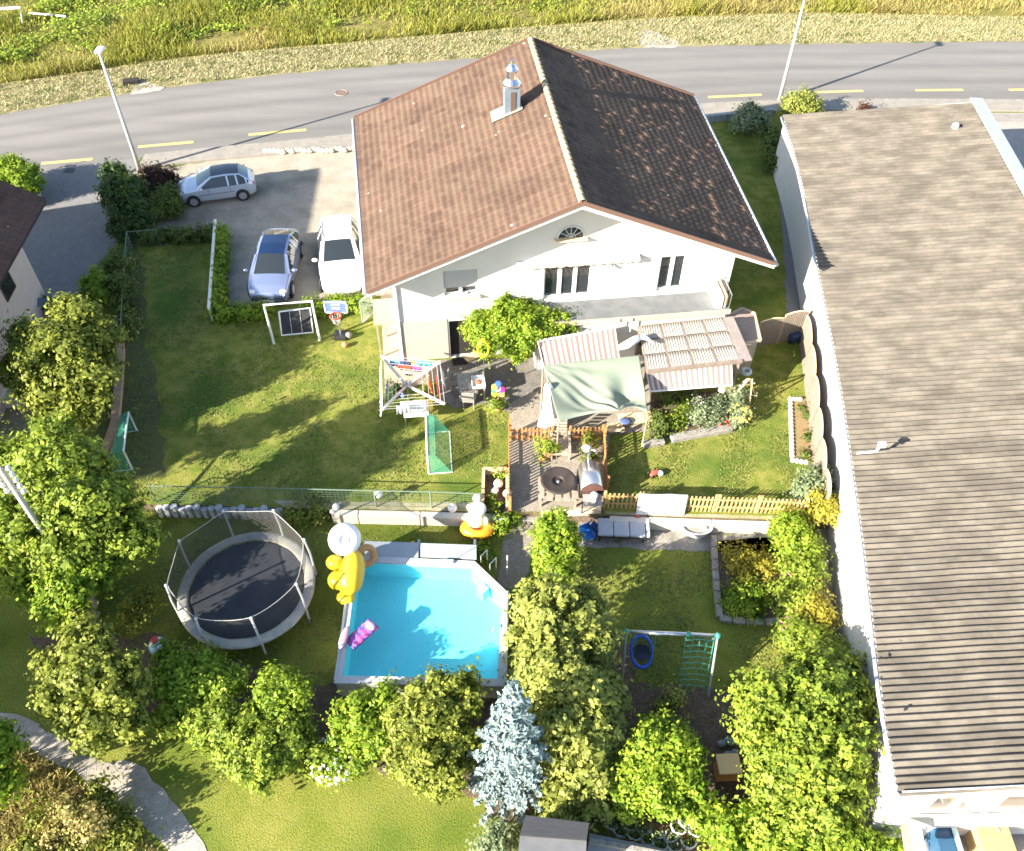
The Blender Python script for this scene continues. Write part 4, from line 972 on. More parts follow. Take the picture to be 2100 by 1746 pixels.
# pale kerb walls
def kerbwall(label, px, z, wd, ht, m, name='garden_wall'):
    P = [g(x, y, z + ht) - Vector((0, 0, ht)) for x, y in px]; b = P[0].copy(); t = thing(name, label, 'wall', b)
    for a, c in zip(P[:-1], P[1:]): 
        d = (c - a).normalized() * .012
        MB().beam(a - b + d + Vector((0, 0, ht / 2)), c - b - d + Vector((0, 0, ht / 2)), wd, ht).build('block', m, t, bevel=.02)
    return t
M_cream = mat('cream_block', (.50, .46, .39), .8, (.56, .52, .46), scale=3, bump=.005)
kerbwall('pale block wall behind the pool below the mesh fence', [(680, 1051), (735, 1052), (862, 1055), (960, 1058), (1045, 1060)], LO, .26, .5, M_cream)
kerbwall('pale kerb wall below the picket fence, right of the path', [(1250, 1063), (1330, 1066), (1460, 1071), (1590, 1075)], LO, .24, .46, M_cream)
kerbwall('pale kerb board at the foot of the barbecue terrace', [(1110, 1052), (1235, 1046)], -.1, .25, .14, mat('sand_kerb', (.55, .45, .32), .8), 'kerb_board')
# grey profiled blocks above the trampoline
t = thing('palisade_edging', 'row of grey zigzag concrete blocks above the trampoline', 'edging', g(325, 1046, LO)); b_ = Vector(t.location)
for k in range(17):
    p = g(326 + 15.4 * k, 1040 + .3 * k, LO + .45) - b_ - Vector((0, 0, .45)); hh = .42 + .05 * (k % 3)
    MB().lathe(p, [(.15, 0), (.15, hh), (.11, hh + .02)], 6).build('block', mat('palisade_stone', (.27, .30, .33), .85, (.37, .40, .43), scale=8, bump=.01), t)
# little gate next to the house
t = thing('wire_gate', 'small pale wire gate standing open beside the house corner', 'gate', g(757, 650, 0)); b_ = Vector(t.location)
p0, p1 = g(766, 640, 0) - b_, g(744, 662, 0) - b_; v = Vector((0, 0, 1.15)); mb = MB().tube([p0, p0 + v, p1 + v, p1, p0], .03, 6)
mb.build('frame', paint('pale_frame', (.55, .58, .55)), t)
mb = MB()
for k in range(14): q = p0.lerp(p1, k / 14); mb.beam(q, q + v, .008, .008)
for k in range(9): mb.beam(p0 + v * (k / 9), p1 + v * (k / 9), .008, .008)
mb.build('wire_mesh', paint('pale_wire', (.45, .5, .42)), t)

# wooden picket fences
def picket(label, px, z, h, group='orange wooden picket fences', sp=.14, mt=None):
    P = [g(x, y, z) for x, y in px]; a, c = P; t = thing('picket_fence', label, 'fence', a, 0, group); mt = mt or M_wood
    d = c - a; L_ = d.length; n = int(L_ / sp); u = d.normalized(); nn = Vector((-u.y, u.x, 0))
    MB().beam(nn * .02 + Vector((0, 0, h * .3)), d + nn * .02 + Vector((0, 0, h * .3)), .03, .06).build('rail', mt, t); MB().beam(nn * .02 + Vector((0, 0, h * .78)), d + nn * .02 + Vector((0, 0, h * .78)), .03, .06).build('rail', mt, t)
    mb = MB()
    for k in range(n + 1):
        p = d * (k / n); mb.box(p + Vector((0, 0, h * .5)), (.06, .02, h), rz=math.atan2(u.y, u.x))
    mb.build('pickets', mt, t)
    for p in (Vector(), d): MB().box(p + Vector((0, 0, h * .53)) + nn * .045, (.09, .09, h * 1.06)).build('post', mt, t)
    return t
picket('picket fence on the left edge of the barbecue terrace', [(1043, 893), (1043, 1052)], 0, .85)
picket('picket fence at the back of the barbecue terrace, left of the chair', [(1047, 905), (1132, 905)], 0, .75)
picket('picket fence at the back of the barbecue terrace, right of the chair', [(1168, 905), (1234, 903)], 0, .75)
picket('picket fence on the right edge of the barbecue terrace', [(1236, 910), (1241, 1010)], 0, .85)
pl = mat('pine_wood', (.46, .27, .11), .7, (.56, .36, .17), scale=7)
picket('pine picket panel right of the barbecue, left of the hanging sheet', [(1238, 1042), (1310, 1044)], 0, .85, 'pine picket panels', mt=pl)
picket('pine picket panel behind the hanging white sheet', [(1312, 1044), (1462, 1050)], 0, .85, 'pine picket panels', mt=pl)
picket('pine picket panel second from the right end above the pale kerb', [(1468, 1050), (1548, 1052)], 0, .85, 'pine picket panels', mt=pl)
picket('pine picket panel ending in the yellow shrub by the factory', [(1552, 1052), (1645, 1056)], 0, .85, 'pine picket panels', mt=pl)
t = thing('white_sheet', 'white sheet hung over the pine picket fence', 'sheet', g(1352, 1046, 0)); b_ = Vector(t.location)
P = [[(x_ + .03 * k / 11, (-.05 - .022 * (10 - k) if k < 11 else .10) + .012 * sin(x_ * 7), (.92 - .115 * (10 - k) if k < 11 else .80)) for x_ in np.linspace(-.86, .86, 30)] for k in range(0, 12)]
MB().grid(P).build('cloth', paint('white_cloth', (.80, .78, .74), .9), t, smooth=True, solid=.01)

# reed fence with arched panels along the factory wall
M_reed = mat('reed_mat', (.13, .11, .09), .9, (.21, .18, .145), scale=3, stretch=(14, 14, 1), detail=4, contrast=(.3, .7), bump=.01, bscale=30)
def reed(px, h, arch, label, up_=0):
    a, c = [g(x, y, 0) for x, y in px]; t = thing('reed_panel', label, 'fence panel', a, 0, 'brown reed screen panels'); d = c - a; n = 24
    u = d.normalized(); nn = Vector((-u.y, u.x, 0))
    rows = []
    for k in range(n + 1):
        f = k / n; zt = h + arch * sin(pi * f) ** .7; rows.append([tuple(d * f + nn * (.02 * (k % 2)) + Vector((0, 0, z))) for z in (.02, zt * .5, zt)])
    MB().grid(rows).build('reed_mat', M_reed, t, solid=.035)
    fr = MB(); fr.tube([tuple(d * (k / n) + Vector((0, 0, h + arch * sin(pi * k / n) ** .7))) for k in range(n + 1)], .028, 6).build('top_rail', M_woodl, t)
    for p in (Vector(), d): MB().tube([p, p + Vector((0, 0, h + .05))], .035, 6).build('post', M_woodd, t)
names = ['just behind the back corner by the factory', 'second along the factory wall from the back corner', 'third along the factory wall, behind the lawn shade', 'fourth along the factory wall, above the raised bed', 'fifth along the factory wall, beside the raised bed', 'last along the factory wall, nearest the picket fence']
rp_ = [(1638, 698), (1646, 757), (1653, 820), (1659, 885), (1665, 948), (1672, 1010), (1680, 1064)]
for k in range(6): reed([rp_[k], rp_[k + 1]], 1.35, .28, 'arched reed panel ' + names[k])
reed([(1640, 694), (1595, 702)], 1.5, .1, 'reed panel crossing between shed and factory, right one')
reed([(1592, 703), (1545, 712)], 1.35, .12, 'reed panel crossing between shed and factory, middle one')
reed([(1542, 713), (1505, 722)], 1.2, .08, 'reed panel crossing between shed and factory, next to the house')

# ------------------------------------------------------------ trampoline
TZ = .32; tc_ = g(507, 1207, TZ); TR = 138 * dist(tc_) / FPX
t = thing('trampoline', 'large round trampoline with grey pad and tall net in the lower garden', 'trampoline', (tc_.x, tc_.y, LO)); z_ = TZ - LO
b_ = Vector(t.location)
mb = MB(); mb.lathe((0, 0, z_ - .01), [(TR - .36, 0), (TR - .36, .015)], 48); mb.build('jumping_mat', mat('tramp_mat', (.028, .032, .038), .75, (.038, .042, .05), scale=2), t)
rows = [[((TR - .34 + .34 * k) * cos(a), (TR - .34 + .34 * k) * sin(a), z_ + .03 + .03 * sin(pi * k) + .012 * sin(a * 16)) for k in (0, .2, .5, .8, 1)] for a in np.linspace(0, 2 * pi, 97)]
MB().grid(rows).build('edge_pad', mat('faded_pad', (.30, .305, .30), .8, (.46, .43, .34), scale=2.2, detail=8, contrast=(.4, .6)), t, smooth=True, solid=.03)
MB().torus((0, 0, z_ - .04), TR - .05, .03, 48, 6).build('frame', M_steel, t)
ph_ = 1.55
angs = [2 * pi * k / 8 + .42 for k in range(8)]
for a in angs:
    x_, y_ = (TR + .02) * cos(a), (TR + .02) * sin(a); MB().tube([(x_, y_, .3), (x_, y_, z_ + .7), (x_ * .97, y_ * .97, z_ + ph_)], .036, 8).sphere((x_ * .97, y_ * .97, z_ + ph_), .055, 8, 5).build('net_pole', paint('pole_sleeve', (.50, .51, .52), .6), t)
    MB().tube([(x_, y_, z_ - .05), (x_, y_, .0)], .03, 6).build('leg', M_steel, t)
netm = bpy.data.materials.new('safety_net'); netm.use_nodes = True; nb_ = netm.node_tree.nodes['Principled BSDF']; nb_.inputs['Base Color'].default_value = (.05, .05, .05, 1); nb_.inputs['Alpha'].default_value = .42; nb_.inputs['Roughness'].default_value = .9
rows = []
for a in np.linspace(0, 2 * pi, 65):
    da = min(abs((a - q + pi) % (2 * pi) - pi) for q in angs); sag = 1 - .05 * sin(min(1, da / (pi / 8)) * pi / 2)
    rows.append([((TR - .36) * cos(a), (TR - .36) * sin(a), z_ + .04), ((TR * .95) * sag * cos(a), (TR * .95) * sag * sin(a), z_ + .8), ((TR * .965) * sag * cos(a), (TR * .965) * sag * sin(a), z_ + ph_ - .08 * (1 - sag) / .05)])
MB().grid(rows).build('safety_net', netm, t, smooth=True)
MB().tube([r[2] for r in rows], .011, 5, cap=False).build('net_hem', paint('hem_grey', (.35, .35, .34), .8), t)

# ------------------------------------------------------------ pool
PZ = .40; pin = [(733, 1152), (966, 1163), (1030, 1224), (1020, 1392), (703, 1386)]
IN = [g(x, y, PZ) for x, y in pin]; cen = sum(IN, Vector()) / 5
t = thing('swimming_pool', 'turquoise above ground pool with white rim and one cut corner', 'pool', (cen.x, cen.y, LO)); b_ = Vector(t.location)
def offset(P, d):
    out = []; n = len(P)
    for i in range(n):
        a, b__, c = P[i - 1], P[i], P[(i + 1) % n]; u = (b__ - a).normalized(); v = (c - b__).normalized(); n1 = Vector((u.y, -u.x, 0)); n2 = Vector((v.y, -v.x, 0))
        k = (n1 + n2); k = k / max(.3, k.length_squared / 2) ; out.append(b__ + k * d)
    return out
s_ = 1 if (offset(IN, 1)[0] - cen).length > (IN[0] - cen).length else -1
OUT = offset(IN, .24 * s_); OUT2 = offset(IN, .20 * s_)
lin = mat('pool_liner', (.36, .73, .78), .5, (.38, .75, .80), scale=1.0)
mb = MB(); zb = LO + .03 - LO
I_ = [Vector((p.x - b_.x, p.y - b_.y, 0)) for p in IN]; O_ = [Vector((p.x - b_.x, p.y - b_.y, 0)) for p in OUT]; O2 = [Vector((p.x - b_.x, p.y - b_.y, 0)) for p in OUT2]
zr = PZ - LO
mb.poly([p + Vector((0, 0, zb)) for p in I_][::-1])
for i in range(5):
    a, c = I_[i], I_[(i + 1) % 5]; mb.quad(a + Vector((0, 0, zb)), c + Vector((0, 0, zb)), c + Vector((0, 0, zr)), a + Vector((0, 0, zr)))
mb.build('liner', lin, t)
mb = MB()
for i in range(5):
    a, c = O2[i], O2[(i + 1) % 5]; mb.quad(a, c, c + Vector((0, 0, zr - .02)), a + Vector((0, 0, zr - .02)))
mb.build('outer_wall', mat('pool_wall', (.38, .39, .40), .5, (.44, .44, .44), scale=2), t)
for i in range(5):
    a, c, d, e = I_[i], I_[(i + 1) % 5], O_[(i + 1) % 5], O_[i]; Z = Vector((0, 0, zr)); Z2 = Vector((0, 0, zr - .05))
    mb = MB().quad(a + Z, c + Z, d + Z, e + Z).quad(e + Z2, d + Z2, d + Z, e + Z).quad(a + Z2, c + Z2, c + Z, a + Z).quad(a + Z2, c + Z2, d + Z2, e + Z2)
    mb.build('rim_board', mat('rim_white', (.52, .52, .53), .5, (.45, .46, .47), scale=3), t)
wm_ = bpy.data.materials.new('pool_water'); wm_.use_nodes = True; tt = wm_.node_tree; tt.nodes.clear(); L = tt.links.new
tp = _n(tt, 'ShaderNodeBsdfTransparent'); tp.inputs[0].default_value = (.60, .93, .97, 1); gl = _n(tt, 'ShaderNodeBsdfGlossy'); gl.inputs['Roughness'].default_value = .03
fz = _n(tt, 'ShaderNodeFresnel'); fz.inputs[0].default_value = 1.33; ms = _n(tt, 'ShaderNodeMixShader'); oo = _n(tt, 'ShaderNodeOutputMaterial')
gm_ = _n(tt, 'ShaderNodeNewGeometry'); nzz = _n(tt, 'ShaderNodeTexNoise'); nzz.inputs['Scale'].default_value = 3; L(gm_.outputs['Position'], nzz.inputs['Vector']); bp = _n(tt, 'ShaderNodeBump'); bp.inputs['Distance'].default_value = .001; bp.inputs['Strength'].default_value = .1; L(nzz.outputs[0], bp.inputs['Height']); L(bp.outputs[0], gl.inputs['Normal'])
L(fz.outputs[0], ms.inputs[0]); L(tp.outputs[0], ms.inputs[1]); L(gl.outputs[0], ms.inputs[2]); L(ms.outputs[0], oo.inputs[0])
MB().poly([p + Vector((0, 0, zr - .10)) for p in I_]).build('water', wm_, t)
# outer rails, skimmer, steps in the cut corner
for px0, px1 in (((686, 1396), (724, 1140)), ((1042, 1212), (1038, 1400))):
    a, c = g(*px0, PZ + .02) - b_, g(*px1, PZ + .02) - b_; MB().tube([a, c], .035, 6).build('side_rail', M_steel, t)
p = g(990, 1200, PZ - .1) - b_; MB().box(p + Vector((.0, -.12, -.25)), (.30, .28, .5), rz=-.7).build('skimmer', paint('skimmer_grey', (.35, .42, .45), .4), t)
MB().box(g(917, 1152, PZ + .04) - b_, (.42, .14, .07)).build('inlet', paint('inlet_blue', (.30, .42, .48), .4), t)
for px0 in ((998, 1150), (1016, 1166)):
    p = g(*px0, LO) - b_; v = Vector((.15, -.35, 0)); MB().tube([g(px0[0] + 2, px0[1] + 22, LO) - b_, g(px0[0] + 2, px0[1] + 22, LO) - b_ + Vector((0, 0, 1.3)), g(px0[0] + 2, px0[1] + 22, LO) - b_ + Vector((-.2, -.25, 1.3)), g(px0[0] + 2, px0[1] + 22, LO) - b_ + Vector((-.2, -.25, .95))], .02, 8).build('ladder_rail', M_steel, t)
MB().tube([g(1040, 1182, LO) - b_, g(1040, 1182, LO) - b_ + Vector((0, 0, 1.25))], .025, 6).build('gate_post', M_whitep, t)
# folded cover shelf behind the pool
t = thing('pool_cover_shelf', 'pale grey cover panels lying along the back of the pool', 'cover', g(860, 1135, LO)); b_ = Vector(t.location)
for (xa, xb) in ((748, 858), (862, 977)):
    A, B_, C_, D_ = g(xa, 1142, .36), g(xb, 1147, .36), g(xb, 1118 if xb > 900 else 1113, .36), g(xa, 1110 if xa < 800 else 1114, .36)
    mb = MB(); top_ = [q - b_ for q in (A, B_, C_, D_)]; dn_ = [q - Vector((0, 0, .05)) for q in top_]; mb.quad(*top_)
    for i in range(4): mb.quad(dn_[i], dn_[(i + 1) % 4], top_[(i + 1) % 4], top_[i])
    mb.build('panel', mat('cover_grey', (.28, .32, .35), .6, (.33, .365, .385), scale=2), t)
for x_ in (752, 860, 974): MB().box(g(x_, 1130, -.08) - b_, (.08, .4, .8)).build('leg', M_steel, t)
MB().beam(g(935, 1143, .42) - b_, g(975, 1120, .42) - b_, .02, .02).build('strap', M_whitep, t)

# ------------------------------------------------------------ inflatables and pool toys
yel = paint('yellow_vinyl', (.72, .48, .02), .3, coat=.4); whv = paint('white_vinyl', (.80, .80, .82), .3, coat=.4); orv = paint('orange_vinyl', (.72, .26, .02), .35, coat=.3); crv = paint('cream_vinyl', (.78, .70, .44), .35, coat=.3)
c = g(717, 1182, PZ + .2); YS_ = 1.10; t = thing('yellow_float', 'big yellow lobed inflatable standing on the pool corner below the white ring', 'pool float', c - Vector((0, 0, .25))); 
MB().tube([(0.02 * k, -.62 + 1.15 * k / 10, .18 + .62 * k / 10) for k in range(11)], [.12, .28, .36, .385, .39, .385, .37, .35, .31, .24, .08], 22).build('body', yel, t, smooth=True)
MB().sphere((-.42, .22, .62), (.26, .24, .22), 16, 10).build('lobe', yel, t, smooth=True)
MB().sphere((-.30, -.22, .36), (.30, .30, .28), 16, 10).build('lobe', yel, t, smooth=True)
MB().sphere((-.05, -.62, .05), (.28, .22, .16), 16, 10).build('foot', yel, t, smooth=True)
cap = g(707, 1106, PZ + 1.2); t = thing('white_ring_float', 'white inflatable ring resting on top of the yellow inflatable', 'pool float', cap)
MB().torus((0, 0, .0), .29, .25, 36, 14, axis=(.35, -.55, .75)).build('ring', whv, t, smooth=True)
MB().sphere((0, 0, .02), (.28, .28, .20), 16, 8).build('membrane', whv, t, smooth=True)
for ch_ in [o for o in bpy.data.objects if o.name.startswith(('body', 'lobe', 'foot')) and o.parent and o.parent.name == 'yellow_float']: ch_.scale = (YS_, YS_, YS_)
t = thing('orange_ring_float', 'orange swim ring leaning behind the yellow inflatable', 'pool float', g(751, 1140, PZ + .3)); MB().torus((0, 0, 0), .28, .12, 30, 10, axis=(.5, -.5, .6)).build('ring', mat('faded_orange', (.50, .28, .12), .4), t, smooth=True)
c = g(980, 1090, LO); t = thing('boat_float', 'orange inflatable boat with a cream figure seat on the lawn behind the pool', 'pool float', c)
MB().torus((0, 0, .22), .36, .20, 30, 10, sx=1.15, sy=.85).build('tube', orv, t, smooth=True); MB().sphere((0, 0, .16), (.4, .3, .1), 16, 6).build('floor', orv, t, smooth=True)
MB().sphere((-.05, .1, .62), (.36, .28, .42), 20, 12).build('body', crv, t, smooth=True); MB().sphere((.30, .0, .60), (.12, .12, .25), 12, 8).build('arm', crv, t, smooth=True)
MB().torus((0, .15, 1.12), .20, .12, 24, 10).sphere((0, .15, 1.12), (.2, .2, .1), 12, 6).build('cap', whv, t, smooth=True)
t = thing('float_mat', 'small purple and pink float mat drifting on the pool water', 'pool float', g(742, 1301, PZ - .08), .85)
rows = [[(x_, y_, .05 * max(0, 1 - (x_ / .52) ** 6) * max(0, 1 - (y_ / .24) ** 6) + .012 * sin(x_ * 30)) for y_ in np.linspace(-.24, .24, 9)] for x_ in np.linspace(-.52, .52, 25)]
MB().grid(rows).build('mat', mat('purple_pattern', (.12, .10, .42), .4, (.55, .10, .30), scale=5, detail=3, contrast=(.45, .55)), t, smooth=True, solid=.04)
MB().sphere((.36, 0, .06), (.14, .2, .06), 12, 8).build('pillow', paint('lilac', (.5, .4, .7)), t, smooth=True)
t = thing('pink_float', 'folded pink and blue float lying on the left pool rim', 'pool float', g(706, 1310, PZ + .02), 1.4)
MB().sphere((0, 0, .06), (.42, .13, .06), 14, 8).build('mat', mat('pink_pattern', (.55, .25, .30), .5, (.35, .40, .60), scale=6), t, smooth=True)
t = thing('play_ball', 'pale blue and white ball with a red top left of the trampoline', 'ball', g(331, 1335, LO)); MB().sphere((0, 0, .30), .30, 20, 14).build('ball', mat('ball_blue', (.18, .42, .60), .35, (.65, .75, .8), scale=3, detail=1, contrast=(.48, .52)), t, smooth=True)
MB().sphere((-.06, .05, .60), (.12, .12, .08), 12, 8).build('knob', paint('ball_red', (.6, .04, .06)), t, smooth=True)

# ------------------------------------------------------------ goals and play equipment
netg = bpy.data.materials.new('goal_net'); netg.use_nodes = True; x_ = netg.node_tree.nodes['Principled BSDF']; x_.inputs['Base Color'].default_value = (.07, .33, .22, 1); x_.inputs['Alpha'].default_value = .55
def goal(label, a, c, side):
    """a,c: front post feet (pixels); side: +1/-1 where the net goes"""
    A, C_ = g(*a), g(*c); t = thing('football_goal', label, 'goal', A, 0, 'small football goals on the lawn'); d = C_ - A; u = d.normalized(); n = Vector((u.y, -u.x, 0)) * side
    h = Vector((0, 0, 1.05)); dp = n * .85; tp_ = n * .30
    MB().tube([(0, 0, 0), h, d + h, d], .035, 8).build('frame', paint('goal_white', (.62, .68, .66), .5), t)
    MB().tube([(0, 0, 0), dp, d + dp, d], .025, 6).build('base_frame', paint('goal_white', (0, 0, 0)), t)
    mb = MB().quad(h, d + h, d + h * .96 + tp_, h * .96 + tp_).quad(h * .96 + tp_, d + h * .96 + tp_, d + dp, dp).poly([Vector(), h, h * .96 + tp_, dp]).poly([d, d + h, d + h * .96 + tp_, d + dp]); mb.build('net', netg, t)
goal('green netted goal at the left lawn edge under the olive tree', (281, 884), (272, 963), 1)
goal('green netted goal in the middle of the lawn below the laundry rack', (877, 888), (880, 972), -1)
t = thing('rebound_frame', 'white steel play frame with a black mesh panel below the blue silver car', 'play frame', g(560, 700, 0)); b_ = Vector(t.location)
A, C_ = g(562, 706, 0) - b_, g(656, 698, 0) - b_; h1 = Vector((0, 0, hgt(g(562, 706, 0), 548, 624)))
wf = paint('frame_white', (.66, .70, .68), .5)
MB().tube([A, A + h1, C_ + h1, C_], .055, 8).build('frame', wf, t)
p = [g(572, 640, .9) - b_, g(636, 632, .9) - b_, g(642, 682, .25) - b_, g(578, 688, .25) - b_]
MB().tube([p[0], p[1], p[2], p[3], p[0]], .04, 6).build('panel_frame', wf, t)
MB().quad(*p).build('mesh_panel', paint('black_mesh', (.02, .02, .022), .8), t, solid=.02)
for f in (.33, .66): MB().beam(p[0].lerp(p[1], f) + Vector((0, 0, .03)), p[3].lerp(p[2], f) + Vector((0, 0, .03)), .025, .02).build('strap', paint('strap_grey', (.3, .32, .33)), t)
base = g(700, 690, 0); t = thing('basketball_hoop', 'childrens basketball hoop with blue board and red ring beside the play frame', 'basketball hoop', base); hh = hgt(base, 690, 628)
MB().tube([(0, 0, 0), (0, .0, hh + .1)], .04, 8).build('pole', M_steel, t)
MB().box((0, -.05, .10), (.55, .5, .20)).build('base', M_black, t, bevel=.04)
bo = MB().box((0, -.04, hh), (.95, .05, .62)).build('backboard', paint('hoop_blue', (.10, .16, .45), .4), t, bevel=.02)
MB().box((0, -.075, hh + .27), (.95, .02, .05)).box((0, -.075, hh - .29), (.95, .02, .05)).box((-.45, -.075, hh), (.05, .02, .62)).box((.45, -.075, hh), (.05, .02, .62)).box((0, -.078, hh - .05), (.36, .02, .05)).box((0, -.078, hh + .13), (.36, .02, .05)).build('markings', M_whitep, bo)
MB().torus((0, -.34, hh - .24), .22, .035, 24, 8).build('ring', paint('hoop_red', (.65, .06, .03), .4), t, smooth=True)
mb = MB()
for k in range(10): a = 2 * pi * k / 10; mb.tube([(.21 * cos(a), -.34 + .21 * sin(a), hh - .25), (.12 * cos(a + .3), -.34 + .12 * sin(a + .3), hh - .6)], .012, 4)
mb.build('net', M_whitep, t)
MB().sphere((.35, -.1, .16), .14, 12, 8).build('base_cap', M_stone, t)
t = thing('ball', 'faded orange ball lying on the grass below the basketball hoop', 'ball', g(708, 712, 0)); MB().sphere((0, 0, .13), .13, 14, 10).build('ball', mat('old_ball', (.45, .22, .10), .6), t, smooth=True)
# swing frame lower right
SA, SC = g(1285, 1296, 1.75), g(1472, 1304, 1.75); t = thing('swing_frame', 'green and grey swing frame with nest swing and climbing net, lower right garden', 'swing', (SA.x, SA.y, LO)); b_ = Vector(t.location)
grn = paint('swing_green', (.04, .30, .20), .4); a, c = SA - b_, SC - b_
MB().tube([a, c], .065, 10).build('crossbar', M_steel, t, smooth=True)
for q in (a, c, a.lerp(c, .68)): MB().sphere(q, .095, 12, 8).build('joint', grn, t, smooth=True)
zt = a.z
for q in (a, c):
    for s_ in (-1, 1): MB().tube([q, Vector((q.x, q.y + .85 * s_, 0))], .035, 8).build('leg', paint('leg_grey', (.3, .36, .34)), t)
ns = g(1316, 1336, .35) - b_; so_ = MB().torus(ns, .42, .055, 36, 8, sx=.8, sy=1.15, axis=(.1, -.4, 1)).build('nest_seat', paint('nest_blue', (.02, .10, .50), .4), t, smooth=True)
mb = MB()
for k in range(9):
    s_ = -.30 + .075 * k; mb.tube([ns + Vector((s_, -.38, -.16)), ns + Vector((s_, 0, -.05)), ns + Vector((s_, .38, .14))], .008, 4); 
for k in range(9):
    s_ = -.36 + .09 * k; mb.tube([ns + Vector((-.3, s_, s_ * .4)), ns + Vector((0, s_, s_ * .4 - .03)), ns + Vector((.3, s_, s_ * .4))], .008, 4)
mb.build('nest_net', M_black, so_)
MB().lathe(ns + Vector((0, 0, -.07)), [(.28, 0), (.28, .012)], 24).build('nest_cloth', paint('nest_dark', (.01, .015, .04)), so_)
for s_ in (-.3, .3): MB().tube([ns + Vector((s_, -.2, 0)), Vector((ns.x + s_ * .9, a.y, zt)), ns + Vector((s_, .2, 0))], .012, 5).build('rope', paint('rope_green', (.08, .25, .2)), t)
n0, n1 = a.lerp(c, .66), a.lerp(c, .97); f0, f1 = Vector((n0.x - .05, n0.y - .75, .05)), Vector((n1.x - .05, n1.y - .75, .05)); mb = MB()
for k in range(5): mb.tube([n0.lerp(n1, k / 4), f0.lerp(f1, k / 4)], .014, 5)
for k in range(1, 10):
    f = k / 10; A, C_ = n0.lerp(f0, f), n1.lerp(f1, f); mb.tube([A, A.lerp(C_, .5) + Vector((0, 0, .10)), C_], .016, 5)
mb.build('climbing_net', paint('net_green', (.05, .26, .18)), t)
#@@THINGS2
# ------------------------------------------------------------ terrace structures
def stripe(name, c1, c2, per, rough=.8):
    m = bpy.data.materials.new(name); m.use_nodes = True; t = m.node_tree; L = t.links.new; b = t.nodes['Principled BSDF']; b.inputs['Roughness'].default_value = rough
    at = _n(t, 'ShaderNodeAttribute', attribute_name='u', attribute_type='GEOMETRY')
    sn = _n(t, 'ShaderNodeMath', operation='SINE'); mu = _n(t, 'ShaderNodeMath', operation='MULTIPLY'); mu.inputs[1].default_value = 2 * pi / per; L(at.outputs['Fac'], mu.inputs[0]); L(mu.outputs[0], sn.inputs[0])
    mr = _n(t, 'ShaderNodeMapRange'); mr.inputs[1].default_value = -.25; mr.inputs[2].default_value = .25; L(sn.outputs[0], mr.inputs[0])
    mx = _n(t, 'ShaderNodeMix', data_type='RGBA'); mx.inputs[6].default_value = (*c1, 1); mx.inputs[7].default_value = (*c2, 1); L(mr.outputs[0], mx.inputs[0]); L(mx.outputs[2], b.inputs['Base Color'])
    return m
M_str = stripe('striped_awning', (.47, .40, .36), (.22, .145, .135), .215)
def quad_cloth(name, Q, m, parent, nu=80, nv=10, sag=.04, ripple=0):
    """Q: 4 corners local; u from Q0->Q1"""
    a, b_, c, d = Q; V = []; 
    for j in range(nv + 1):
        for i in range(nu + 1):
            u, v = i / nu, j / nv; p = a.lerp(b_, u).lerp(d.lerp(c, u), v); p.z -= sag * sin(pi * v) * 1.0 - ripple * sin(u * 40); V.append(tuple(p))
    idx = np.arange((nu + 1) * (nv + 1)).reshape(nv + 1, nu + 1); F = np.stack([idx[:-1, :-1], idx[:-1, 1:], idx[1:, 1:], idx[1:, :-1]], -1).reshape(-1, 4)
    ln = (b_ - a).length; U = np.tile((np.arange(nu) + .5) / nu * ln, nv)
    o = np_mesh(name, np.array(V), F, m, parent, {'u': U}, smooth=True); k = o.modifiers.new('s', 'SOLIDIFY'); k.thickness = .012; return o
def awning(label, px, z, foot=None):
    b = g(*px[0], z[0]); t = thing('striped_awning', label, 'awning', b, 0, 'pink striped awnings of the terrace'); Q = [g(x, y, zz) - b for (x, y), zz in zip(px, z)]
    quad_cloth('fabric', Q, M_str, t)
    MB().tube([Q[3], Q[2]], .035, 8).build('front_bar', M_whitep, t); MB().tube([Q[0], Q[1]], .05, 8).build('roller', M_whitep, t)
    mb = MB().tube([Q[0], Q[3]], .02, 6); mb.build('arm', M_whitep, t); MB().tube([Q[1], Q[2]], .02, 6).build('arm', M_whitep, t)
    return t
awning('pink striped awning beside the climbing shrub, left of the pergola roof', [(1103, 700), (1261, 672), (1270, 736), (1115, 752)], [2.25, 2.25, 1.95, 1.95])
awning('low pink striped awning in front of the pergola roof, half shaded by the green tarp', [(1326, 766), (1500, 744), (1502, 790), (1334, 803)], [1.95, 1.95, 1.45, 1.45])
# pergola roof
pc = [(1313, 668), (1483, 650), (1521, 738), (1326, 760)]; PZ1 = [2.45, 2.45, 2.1, 2.1]; Q = [g(x, y, z) for (x, y), z in zip(pc, PZ1)]
t = thing('pergola', 'timber pergola with translucent corrugated roof panels in front of the balcony', 'pergola', (Q[3].x, Q[3].y, 0)); b_ = Vector(t.location); Q = [q - b_ for q in Q]
Mpc = mat('old_polycarbonate', (.25, .235, .21), .4, (.30, .28, .255), scale=3)
Mpf = mat('pergola_timber', (.17, .135, .11), .8, (.23, .19, .155), scale=5)
for i in range(4):
    for j in range(3):
        u0, u1, v0, v1 = i / 4 + .012, (i + 1) / 4 - .012, j / 3 + .015, (j + 1) / 3 - .015
        f = lambda u, v: Q[0].lerp(Q[1], u).lerp(Q[3].lerp(Q[2], u), v)
        P = [[f(u0 + (u1 - u0) * k / 40, v0 + (v1 - v0) * l / 3) + Vector((0, 0, .012 * sin(k * pi / 2.5))) for k in range(41)] for l in range(4)]
        MB().grid(P).build('roof_panel', Mpc, t, smooth=True, solid=.008)
dz = Vector((0, 0, -.07))
for k in range(5): a, c = Q[0].lerp(Q[1], k / 4) + dz, Q[3].lerp(Q[2], k / 4) + dz; MB().beam(a, c, .07, .12).build('rafter', Mpf, t)
